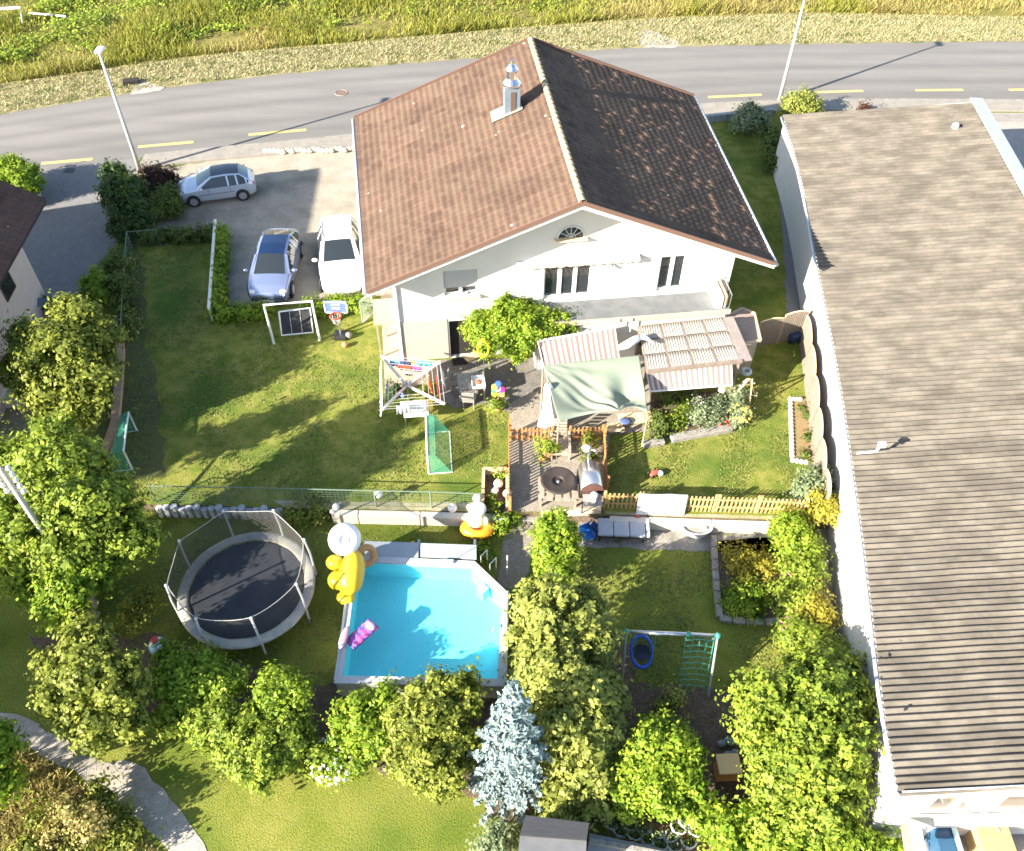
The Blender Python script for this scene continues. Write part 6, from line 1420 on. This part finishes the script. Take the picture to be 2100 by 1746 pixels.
t = thing('stone_edging', 'L shaped grey stone edging around the shaded garden bed', 'edging', g(1470, 1200, LO)); b_ = Vector(t.location); pts = [(1463, 1100), (1466, 1150), (1470, 1215), (1476, 1268), (1530, 1276), (1570, 1277), (1605, 1272)]
for a, c in zip(pts[:-1], pts[1:]):
    A, C_ = g(*a, LO + .08) - b_, g(*c, LO + .08) - b_; n = max(1, int((C_ - A).length / .35))
    for k in range(n): MB().beam(A.lerp(C_, k / n), A.lerp(C_, (k + .92) / n), .22, .17).build('stone', M_stone, t, bevel=.03)
t = thing('stone_bowl', 'pale stone bowl at the right end of the L shaped edging', 'bowl', g(1608, 1272, LO)); MB().lathe((0, 0, 0), [(.18, 0), (.24, .2), (.2, .2), (.16, .12)], 16).build('bowl', M_stone, t)
sheet('garden_bed', [(1470, 1110), (1600, 1100), (1620, 1270), (1480, 1266)], LO + .010, M_soil, zg=LO, jag=.05)
t = thing('orange_box', 'small sunlit orange nest box in the dark gap between the shrubs', 'box', g(1486, 1585, LO), .05); MB().box((0, 0, .35), (.62, .5, .7)).build('box', mat('orange_ply', (.55, .26, .09), .7), t, bevel=.02); MB().box((-.02, -.02, .73), (.66, .58, .05)).build('lid', mat('light_ply', (.72, .50, .28), .7), t, bevel=.015)
t = thing('rock', 'grey rock heap in the shade beside the orange box', 'rock', g(1490, 1535, LO)); 
for k in range(5): MB().sphere((R_.uniform(-.4, .4), R_.uniform(-.25, .25), .12), (.15, .11, .09), 7, 5).build('stone', mat('blue_rock', (.22, .28, .28), .9), t)
# flat shed roof at the bottom edge and pots
t = thing('lower_shed', 'dark flat roofed shed cut by the bottom photo edge', 'shed', g(1140, 1760, LO)); b_ = Vector(t.location); z0 = 1.4
R4 = [g(x, y, z0) for x, y in ((1078, 1672), (1208, 1688), (1203, 1722), (1066, 1712))]; R5 = [g(x, y, z0 - .05) for x, y in ((1066, 1714), (1203, 1724), (1200, 1790), (1060, 1775))]
MB().prism([p - b_ for p in R4], z0 - LO - .06, z0 - LO).build('roof', mat('bitumen', (.030, .032, .038), .8, (.042, .045, .052), scale=3, stretch=(1, 8, 1)), t)
MB().prism([p - b_ for p in R5], z0 - LO - .12, z0 - LO - .06).build('roof_sheet', mat('pale_sheet', (.12, .125, .13), .6, (.15, .155, .16), scale=3), t)
q4 = [R4[0], R4[1], R5[2], R5[3]]; cq = sum(q4, Vector()) / 4; MB().prism([cq + (p - cq) * .9 - b_ for p in q4], 0, z0 - LO - .13).build('wall', M_woodd, t)
t = thing('shed_kerb', 'grey concrete kerb running right from the dark shed', 'kerb', g(1290, 1740, LO)); b_ = Vector(t.location); MB().beam(g(1208, 1728, LO + .4) - b_, g(1400, 1765, LO + .4) - b_, .12, .5).build('kerb', M_stone, t); MB().beam(g(1204, 1748, LO + .3) - b_, g(1400, 1790, LO + .3) - b_, .9, .3).build('slab', mat('pale_slab', (.30, .31, .32), .8), t)
od = ['first', 'second', 'third', 'fourth', 'fifth', 'sixth', 'seventh', 'eighth', 'ninth', 'tenth', 'eleventh', 'twelfth', 'thirteenth', 'fourteenth']
RX_ = (1255, 1272, 1290, 1300, 1318, 1328, 1348, 1352, 1372, 1390, 1382, 1410, 1405, 1425); rk = sorted(range(14), key=lambda i: RX_[i]); RL = ['%s concrete planting ring, %s from the dark shed at the bottom edge' % ('grey' if i < 9 else 'sun-toned white', od[rk.index(i)]) for i in range(14)]
ring_shaded_m = mat('ring_shaded', (.38, .42, .42), .8, (.30, .34, .34), scale=5); n_ = 0  # white rings in shaded and sunlit copies, light put into the colour
for i, (x, y) in enumerate(((1255, 1690), (1272, 1705), (1290, 1692), (1300, 1712), (1318, 1700), (1328, 1722), (1348, 1708), (1352, 1732), (1372, 1716), (1390, 1700), (1382, 1736), (1410, 1728), (1405, 1688), (1425, 1705))):
    t = thing('planting_ring', RL[i], 'planting ring', g(x, y, LO), (i * 37 % 60 - 30) * .02, 'concrete planting rings at the bottom edge')
    MB().grid([[(r_ * cos(a), r_ * sin(a), zz) for a in np.linspace(-pi * .1, pi * 1.1 * -1 - .0, 15)] for r_, zz in ((.20, 0), (.24, .26), (.20, .27), (.17, 0))]).build('ring', ring_shaded_m if i < 9 else paint('ring_white', (.78, .76, .72), .8), t)
    crown('foliage', [(g(x, y, LO + .22), (.14, .14, .08))], LF['mid' if i % 2 else 'sage'], t, size=.06, seed=200 + i)
#@@VEG
# ------------------------------------------------------------ vegetation
def tree(name, label, cat, base, blobs, leaf, size=.12, seed=1, group=None, thick=.16, **kw):
    b = g(*base); t = thing(name, label, cat, b, 0, group); crown('crown', blobs, LF[leaf], t, size=size, seed=seed, **kw)
    zt = max(c.z for c, r in blobs) - b.z; top = min(blobs, key=lambda q: abs(q[0].z - b.z - zt * .8))[0] - b
    trunk(t, max(.5, top.z * .85), thick, (top.x * .7, top.y * .7), [q[0] - b for q in blobs[:9]]); return t
# left group
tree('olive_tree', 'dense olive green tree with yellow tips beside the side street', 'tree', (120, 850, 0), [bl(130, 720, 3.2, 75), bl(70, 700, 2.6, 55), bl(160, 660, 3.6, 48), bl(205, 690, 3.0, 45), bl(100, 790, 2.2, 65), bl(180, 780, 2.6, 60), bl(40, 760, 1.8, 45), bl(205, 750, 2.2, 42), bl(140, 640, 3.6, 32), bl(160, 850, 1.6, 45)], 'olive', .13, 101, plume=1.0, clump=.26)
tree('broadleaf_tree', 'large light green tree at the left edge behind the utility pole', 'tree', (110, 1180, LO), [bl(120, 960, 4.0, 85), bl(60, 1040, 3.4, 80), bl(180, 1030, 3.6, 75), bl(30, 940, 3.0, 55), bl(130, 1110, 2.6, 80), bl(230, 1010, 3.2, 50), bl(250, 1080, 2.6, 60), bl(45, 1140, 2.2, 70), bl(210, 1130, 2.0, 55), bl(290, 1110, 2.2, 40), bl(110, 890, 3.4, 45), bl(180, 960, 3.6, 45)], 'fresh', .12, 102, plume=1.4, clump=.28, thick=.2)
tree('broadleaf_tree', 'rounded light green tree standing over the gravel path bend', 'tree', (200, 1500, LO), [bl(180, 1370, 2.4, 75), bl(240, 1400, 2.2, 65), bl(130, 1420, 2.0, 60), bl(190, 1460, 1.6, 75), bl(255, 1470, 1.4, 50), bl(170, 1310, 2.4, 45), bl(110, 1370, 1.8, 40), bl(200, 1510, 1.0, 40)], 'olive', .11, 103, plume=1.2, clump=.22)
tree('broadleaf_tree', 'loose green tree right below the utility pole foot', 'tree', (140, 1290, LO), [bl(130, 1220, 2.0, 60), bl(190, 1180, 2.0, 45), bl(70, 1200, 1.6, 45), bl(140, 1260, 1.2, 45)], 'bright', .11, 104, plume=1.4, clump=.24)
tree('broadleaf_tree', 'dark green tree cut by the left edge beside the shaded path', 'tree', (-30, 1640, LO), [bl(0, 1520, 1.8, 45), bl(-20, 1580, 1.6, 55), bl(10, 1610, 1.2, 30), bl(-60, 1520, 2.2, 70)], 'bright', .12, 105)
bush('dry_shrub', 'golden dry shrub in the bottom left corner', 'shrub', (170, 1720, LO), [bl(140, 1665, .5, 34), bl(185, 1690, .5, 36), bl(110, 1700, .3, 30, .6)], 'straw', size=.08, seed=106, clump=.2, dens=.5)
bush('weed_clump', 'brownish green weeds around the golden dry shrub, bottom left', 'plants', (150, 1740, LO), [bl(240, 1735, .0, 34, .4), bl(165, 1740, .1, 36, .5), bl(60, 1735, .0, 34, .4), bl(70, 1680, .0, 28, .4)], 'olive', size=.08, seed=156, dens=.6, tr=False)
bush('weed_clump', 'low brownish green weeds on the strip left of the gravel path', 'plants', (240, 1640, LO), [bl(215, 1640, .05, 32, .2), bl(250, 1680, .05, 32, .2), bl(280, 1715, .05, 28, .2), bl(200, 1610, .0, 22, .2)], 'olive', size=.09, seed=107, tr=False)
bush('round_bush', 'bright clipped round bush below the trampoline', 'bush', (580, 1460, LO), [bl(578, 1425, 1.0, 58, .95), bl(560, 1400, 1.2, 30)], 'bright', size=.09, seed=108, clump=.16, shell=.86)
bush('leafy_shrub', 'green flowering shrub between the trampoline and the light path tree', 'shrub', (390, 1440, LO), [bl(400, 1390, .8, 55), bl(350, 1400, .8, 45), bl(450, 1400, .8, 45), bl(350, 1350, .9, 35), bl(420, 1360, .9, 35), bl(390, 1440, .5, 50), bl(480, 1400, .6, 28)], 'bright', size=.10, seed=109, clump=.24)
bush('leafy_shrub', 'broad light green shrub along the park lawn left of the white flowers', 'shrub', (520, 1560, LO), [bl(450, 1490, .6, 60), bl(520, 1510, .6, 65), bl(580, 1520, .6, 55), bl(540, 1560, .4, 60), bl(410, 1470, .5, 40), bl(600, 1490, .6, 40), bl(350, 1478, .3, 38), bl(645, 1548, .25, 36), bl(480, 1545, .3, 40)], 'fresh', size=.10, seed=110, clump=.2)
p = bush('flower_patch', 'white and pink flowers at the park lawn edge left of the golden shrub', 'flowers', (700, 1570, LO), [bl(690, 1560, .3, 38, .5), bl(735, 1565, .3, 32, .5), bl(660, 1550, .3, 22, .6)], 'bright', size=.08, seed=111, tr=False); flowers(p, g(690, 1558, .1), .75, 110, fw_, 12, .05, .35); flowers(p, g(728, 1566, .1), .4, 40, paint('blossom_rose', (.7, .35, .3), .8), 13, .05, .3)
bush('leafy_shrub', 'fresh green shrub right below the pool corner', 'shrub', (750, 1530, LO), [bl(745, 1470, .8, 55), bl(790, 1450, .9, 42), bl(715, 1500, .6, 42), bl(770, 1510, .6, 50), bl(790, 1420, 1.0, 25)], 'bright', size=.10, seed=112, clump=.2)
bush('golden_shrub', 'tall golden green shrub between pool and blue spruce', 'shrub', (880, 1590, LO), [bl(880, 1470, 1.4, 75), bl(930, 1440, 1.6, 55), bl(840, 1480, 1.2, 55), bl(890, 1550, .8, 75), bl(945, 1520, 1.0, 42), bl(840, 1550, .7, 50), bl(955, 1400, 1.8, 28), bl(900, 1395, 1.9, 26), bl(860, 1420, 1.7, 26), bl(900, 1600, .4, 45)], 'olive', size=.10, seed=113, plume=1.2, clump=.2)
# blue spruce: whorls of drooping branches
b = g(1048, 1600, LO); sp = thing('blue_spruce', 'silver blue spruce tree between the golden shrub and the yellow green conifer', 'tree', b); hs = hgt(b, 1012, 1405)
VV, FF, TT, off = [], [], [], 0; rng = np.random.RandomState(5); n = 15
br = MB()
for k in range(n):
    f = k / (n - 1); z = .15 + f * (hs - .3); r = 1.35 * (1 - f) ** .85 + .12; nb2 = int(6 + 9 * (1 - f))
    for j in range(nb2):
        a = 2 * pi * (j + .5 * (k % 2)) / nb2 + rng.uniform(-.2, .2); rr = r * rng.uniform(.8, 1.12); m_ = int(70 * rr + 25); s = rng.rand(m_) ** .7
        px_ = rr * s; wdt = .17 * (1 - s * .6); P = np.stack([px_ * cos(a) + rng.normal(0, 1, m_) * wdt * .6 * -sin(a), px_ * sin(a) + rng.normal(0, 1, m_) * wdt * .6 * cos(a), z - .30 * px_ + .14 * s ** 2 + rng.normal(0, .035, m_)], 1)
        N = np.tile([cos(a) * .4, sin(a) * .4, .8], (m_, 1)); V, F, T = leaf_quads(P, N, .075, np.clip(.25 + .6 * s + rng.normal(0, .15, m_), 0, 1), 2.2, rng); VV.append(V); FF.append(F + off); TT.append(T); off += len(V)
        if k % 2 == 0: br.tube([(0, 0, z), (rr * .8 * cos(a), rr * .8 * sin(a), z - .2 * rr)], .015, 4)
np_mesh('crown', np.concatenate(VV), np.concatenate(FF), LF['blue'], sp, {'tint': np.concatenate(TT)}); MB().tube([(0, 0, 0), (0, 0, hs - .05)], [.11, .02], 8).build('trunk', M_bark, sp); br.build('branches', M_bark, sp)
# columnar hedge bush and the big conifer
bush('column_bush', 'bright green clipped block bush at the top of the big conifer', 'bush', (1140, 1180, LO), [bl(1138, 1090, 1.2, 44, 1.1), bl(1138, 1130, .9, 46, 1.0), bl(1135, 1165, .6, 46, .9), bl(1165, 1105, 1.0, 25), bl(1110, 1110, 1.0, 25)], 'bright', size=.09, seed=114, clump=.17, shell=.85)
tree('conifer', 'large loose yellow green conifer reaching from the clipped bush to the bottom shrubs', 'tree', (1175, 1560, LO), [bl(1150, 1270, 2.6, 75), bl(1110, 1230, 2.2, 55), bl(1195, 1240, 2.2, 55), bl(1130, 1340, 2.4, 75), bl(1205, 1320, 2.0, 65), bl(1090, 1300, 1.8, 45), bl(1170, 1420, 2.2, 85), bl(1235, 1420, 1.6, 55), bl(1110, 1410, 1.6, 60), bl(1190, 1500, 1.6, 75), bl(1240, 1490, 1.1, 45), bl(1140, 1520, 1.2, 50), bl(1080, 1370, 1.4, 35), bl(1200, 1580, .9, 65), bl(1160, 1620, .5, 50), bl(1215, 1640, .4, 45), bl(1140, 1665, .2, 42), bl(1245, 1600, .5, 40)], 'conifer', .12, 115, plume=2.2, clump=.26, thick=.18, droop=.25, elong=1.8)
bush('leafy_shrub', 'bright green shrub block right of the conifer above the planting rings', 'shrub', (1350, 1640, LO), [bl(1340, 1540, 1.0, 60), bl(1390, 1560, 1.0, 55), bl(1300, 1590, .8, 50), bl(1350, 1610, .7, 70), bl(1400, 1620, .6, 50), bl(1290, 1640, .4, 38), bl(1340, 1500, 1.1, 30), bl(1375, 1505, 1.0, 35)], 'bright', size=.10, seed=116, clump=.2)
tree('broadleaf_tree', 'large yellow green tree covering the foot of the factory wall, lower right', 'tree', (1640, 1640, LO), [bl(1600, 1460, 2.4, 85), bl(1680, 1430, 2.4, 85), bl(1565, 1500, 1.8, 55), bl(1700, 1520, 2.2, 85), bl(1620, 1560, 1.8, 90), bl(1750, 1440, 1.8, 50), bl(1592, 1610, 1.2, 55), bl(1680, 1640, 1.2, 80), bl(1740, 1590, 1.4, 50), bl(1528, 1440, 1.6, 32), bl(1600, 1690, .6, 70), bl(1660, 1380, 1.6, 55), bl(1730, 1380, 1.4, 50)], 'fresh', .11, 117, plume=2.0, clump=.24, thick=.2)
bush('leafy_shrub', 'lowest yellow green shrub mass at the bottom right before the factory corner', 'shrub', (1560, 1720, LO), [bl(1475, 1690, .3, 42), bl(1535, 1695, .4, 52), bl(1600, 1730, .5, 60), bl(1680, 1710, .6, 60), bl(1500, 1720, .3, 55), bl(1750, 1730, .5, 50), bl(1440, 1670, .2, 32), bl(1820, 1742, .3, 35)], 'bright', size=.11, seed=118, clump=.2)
# shrubs of the right border
RB_ = [('light green shrub at the lower end of the reed fence', (1665, 1000, .6, 38), 'sage', 119), ('yellow shrub against the factory wall at the end of the picket fence', (1695, 1042, .6, 32), 'yellow', 120), ('green shrub right of the pale kerb wall end', (1620, 1085, .2, 38), 'bright', 121), ('pink flowered shrub beside the factory wall path', (1640, 1130, .2, 42), 'bright', 122), ('green shrub beside the stone edged bed, upper', (1645, 1180, .2, 42), 'fresh', 123), ('yellow green shrub beside the stone edged bed, lower', (1630, 1225, .1, 42), 'fresh', 124), ('yellowish shrub left of the wall path', (1668, 1255, .1, 42), 'yellow', 125), ('yellowish shrub below the stone bowl', (1635, 1300, .1, 40), 'fresh', 126), ('low shrub by the wall path above the big tree', (1690, 1330, .2, 42), 'fresh', 127)]
for lb, (x, y, z, r), lf, sd_ in RB_:
    p = plant(lb, [bl(x, y, z, r), bl(x + 14, y + 14, z - .1, r * .7), bl(x - 12, y + 8, z - .1, r * .6)], lf, seed=sd_, group='shrubs of the border along the factory wall', size=.09)
    if sd_ in (122, 123, 126): flowers(p, g(x, y, z), .6, 14, fpk, sd_, .05, .4)
plant('leafy perennials in the upper half of the stone edged bed', [bl(1510, 1145, -.2, 30, .6), bl(1545, 1150, -.2, 28, .6), bl(1525, 1170, -.2, 24, .6), bl(1575, 1165, -.2, 20, .6)], 'yellow', seed=128, name='garden_plants', cat='plants')
plant('dark green vegetables in the lower half of the stone edged bed', [bl(1510, 1225, -.25, 30, .5), bl(1550, 1215, -.25, 28, .5), bl(1540, 1245, -.25, 26, .5)], 'bright', seed=129, name='garden_plants', cat='plants')
plant('small yellow green sprout cluster on the dark lawn below the climbing net', [bl(1370, 1440, -.1, 22, .6), bl(1385, 1430, 0, 15), bl(1355, 1455, -.2, 16)], 'conifer', seed=130, name='sapling', cat='sapling')
plant('sparse brown green shrub between the left trees and the trampoline', [bl(285, 1240, .2, 35), bl(270, 1265, 0, 28), bl(300, 1215, .4, 20)], 'olive', seed=131, name='sparse_shrub', dens=.35)
plant('yellow green shrub at the left end of the pale block wall', [bl(640, 1040, -.2, 35, .5), bl(605, 1048, -.2, 28, .5), bl(660, 1030, -.1, 22, .6)], 'olive', seed=132)
plant('green tuft below the terrace steps beside the boat float', [bl(1040, 1068, -.2, 24), bl(1030, 1080, -.3, 16)], 'bright', seed=133)
plant('green tuft by the pool corner path', [bl(985, 1128, -.3, 20, .5), bl(1005, 1138, -.35, 15, .5)], 'bright', seed=134)
plant('pale shrub at the bottom edge left of the dark shed', [bl(1030, 1725, .1, 36), bl(1000, 1735, 0, 26), bl(1020, 1700, .2, 22)], 'sage', seed=135, dens=.6)
# climbing shrub on the house
bush('wisteria', 'bright green climbing wisteria in front of the white house wall', 'climber', (1050, 745, 0), [bl(1045, 660, 2.4, 50), bl(1005, 690, 2.0, 42), bl(1080, 680, 2.2, 48), bl(1120, 660, 2.3, 35), bl(985, 665, 2.1, 32), bl(1060, 705, 1.6, 42), bl(1155, 662, 2.3, 24), bl(1175, 668, 2.2, 14), bl(1040, 628, 2.7, 28), bl(1075, 635, 2.6, 28), bl(972, 675, 2.0, 20)], 'bright', size=.085, seed=136, plume=1.2, clump=.22)
# shrubs at the parking and street
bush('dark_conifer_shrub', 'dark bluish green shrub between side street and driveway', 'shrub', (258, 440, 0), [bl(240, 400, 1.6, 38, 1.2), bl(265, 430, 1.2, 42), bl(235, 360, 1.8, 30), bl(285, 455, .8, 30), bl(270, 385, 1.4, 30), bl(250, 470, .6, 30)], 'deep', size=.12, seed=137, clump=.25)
bush('leafy_shrub', 'light green shoots on top of the dark shrub by the street lamp', 'shrub', (242, 400, 1.2), [bl(243, 372, 2.1, 17), bl(262, 398, 1.8, 12)], 'fresh', size=.12, seed=138, tr=False)
bush('red_shrub', 'reddish brown shrub behind the small silver car', 'shrub', (325, 395, 0), [bl(318, 368, .7, 28), bl(345, 362, .6, 20), bl(300, 385, .6, 25)], 'red', size=.10, seed=139)
bush('leafy_shrub', 'dark green shrub before the nose of the small silver car', 'shrub', (330, 425, 0), [bl(345, 405, .7, 28), bl(320, 430, .6, 26), bl(355, 425, .5, 22), bl(300, 440, .6, 22)], 'mid', size=.10, seed=140)
bush('round_bush', 'bright green round bush beside the side street above the olive tree', 'bush', (195, 600, 0), [bl(195, 585, .7, 34), bl(205, 605, .6, 28)], 'bright', size=.10, seed=141, clump=.18)
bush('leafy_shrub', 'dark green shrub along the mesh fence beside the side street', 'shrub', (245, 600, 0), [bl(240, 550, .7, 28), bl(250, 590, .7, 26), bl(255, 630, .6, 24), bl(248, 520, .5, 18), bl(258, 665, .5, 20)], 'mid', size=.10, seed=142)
bush('clipped_hedge', 'bright clipped hedge at the street corner behind the dark roof', 'hedge', (35, 385, .5), [bl(20, 352, 1.2, 36), bl(52, 362, 1.1, 34), bl(30, 385, .9, 40), bl(60, 378, .9, 26), bl(-20, 360, 1.1, 40)], 'bright', size=.11, seed=143, clump=.2, shell=.85)
plant('dim green plant on the blue glass canopy beside the pink house', [bl(112, 632, .5, 18), bl(95, 622, .5, 15)], 'mid', seed=144, name='potted_shrub')
def hedge(label, a, c, w_, h_, leaf, seed):
    A, C_ = g(*a), g(*c); d = C_ - A; n = max(2, int(d.length / (w_ * .8))); bush('box_hedge', label, 'hedge', (a[0], a[1], 0), [(A.lerp(C_, k / n) + Vector((0, 0, h_ * .5)), (w_ * .62, w_ * .62, h_ * .55)) for k in range(n + 1)], leaf, size=.08, seed=seed, clump=.16, shell=.8, tr=False)
hedge('clipped hedge running down beside the white rail fence', (459, 490), (452, 655), .55, .8, 'bright', 145)
hedge('clipped hedge below the parked saloon, between rail fence and play frame', (460, 655), (545, 650), .7, .7, 'bright', 146)
hedge('clipped hedge below the white estate car', (650, 640), (740, 632), .9, .7, 'bright', 147)
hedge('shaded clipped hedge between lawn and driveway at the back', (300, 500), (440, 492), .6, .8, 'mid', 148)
# beside the house, right
bush('sage_shrub', 'pale sage green shrub between house roof and factory at the road', 'shrub', (1540, 262, 0), [bl(1535, 240, .8, 30), bl(1555, 252, .7, 24), bl(1520, 255, .6, 20)], 'sage', size=.12, seed=149, dens=.8)
bush('yellow_shrub', 'yellow flowering shrub at the factory corner beside the street lamp', 'shrub', (1640, 238, 0), [bl(1625, 215, .9, 26), bl(1655, 208, 1.0, 28), bl(1640, 225, .7, 30), bl(1670, 222, .7, 20)], 'conifer', size=.09, seed=150, dens=.4)
bush('leafy_shrub', 'dark shrub in the passage between house and factory', 'shrub', (1590, 330, 0), [bl(1590, 300, .7, 28), bl(1600, 330, .6, 26), bl(1580, 280, .6, 22)], 'mid', size=.11, seed=151, dens=.8)
bush('small_plant', 'small red flowered plant on the pavement behind the factory roof', 'plant', (1772, 236, 0), [bl(1772, 222, .35, 13)], 'red', size=.09, seed=152)
sheet('passage_path', [(1600, 400), (1625, 400), (1655, 640), (1615, 650)], .012, M_asph2, jag=.05)
t = thing('stone_wall', 'low dry stone wall between driveway and pavement', 'wall', g(640, 315, 0)); b_ = Vector(t.location)
for k in range(22): x_ = 545 + 9 * k; p = g(x_, 312 + .0 * k - (x_ - 545) * .03, .12) - b_; MB().sphere(p + Vector((0, R_.uniform(-.1, .1), 0)), (.19, .15, .15), 8, 6).build('stone', mat('dry_stone', (.40, .33, .25), .9, (.55, .47, .38), scale=8), t)
t = thing('low_block_wall', 'low grey block wall at the road behind the house', 'wall', g(1500, 235, 0)); b_ = Vector(t.location)
for k in range(12): MB().beam(g(1442 + 12 * k, 244 - 1.2 * k, .2) - b_, g(1453 + 12 * k, 243 - 1.2 * k, .2) - b_, .25, .4).build('block', mat('block_blue', (.26, .29, .31), .9), t)
# dappled lawn light: trees just outside the left edge, whose shadows fall into the picture
for i, (x, y, r, h) in enumerate(((-23.5, 9.5, 2.4, 6.5), (-20.3, 7.4, 1.9, 5.0), (-26, 14.5, 2.6, 7.0))):
    if proj(Vector((x + r, y, h)))[0] > 20 and proj(Vector((x, y + r, h)))[1] < 1790: continue
    c = Vector((x, y, h * .65)); t = thing('broadleaf_tree', ('broad green tree beyond the left edge, nearest the olive tree side', 'smallest green tree beyond the left edge, closest to the path', 'tallest green tree beyond the left edge by the neighbour yard')[i], 'tree', (x, y, LO))
    crown('crown', [(c, (r, r, r * .9)), (c + Vector((.6, -.8, .9)), r * .7), (c + Vector((-.9, .7, -.6)), r * .7), (c + Vector((.9, .9, -.3)), r * .7)], LF['mid'], t, size=.24, seed=300 + i, clump=.4); trunk(t, h * .6, .18)
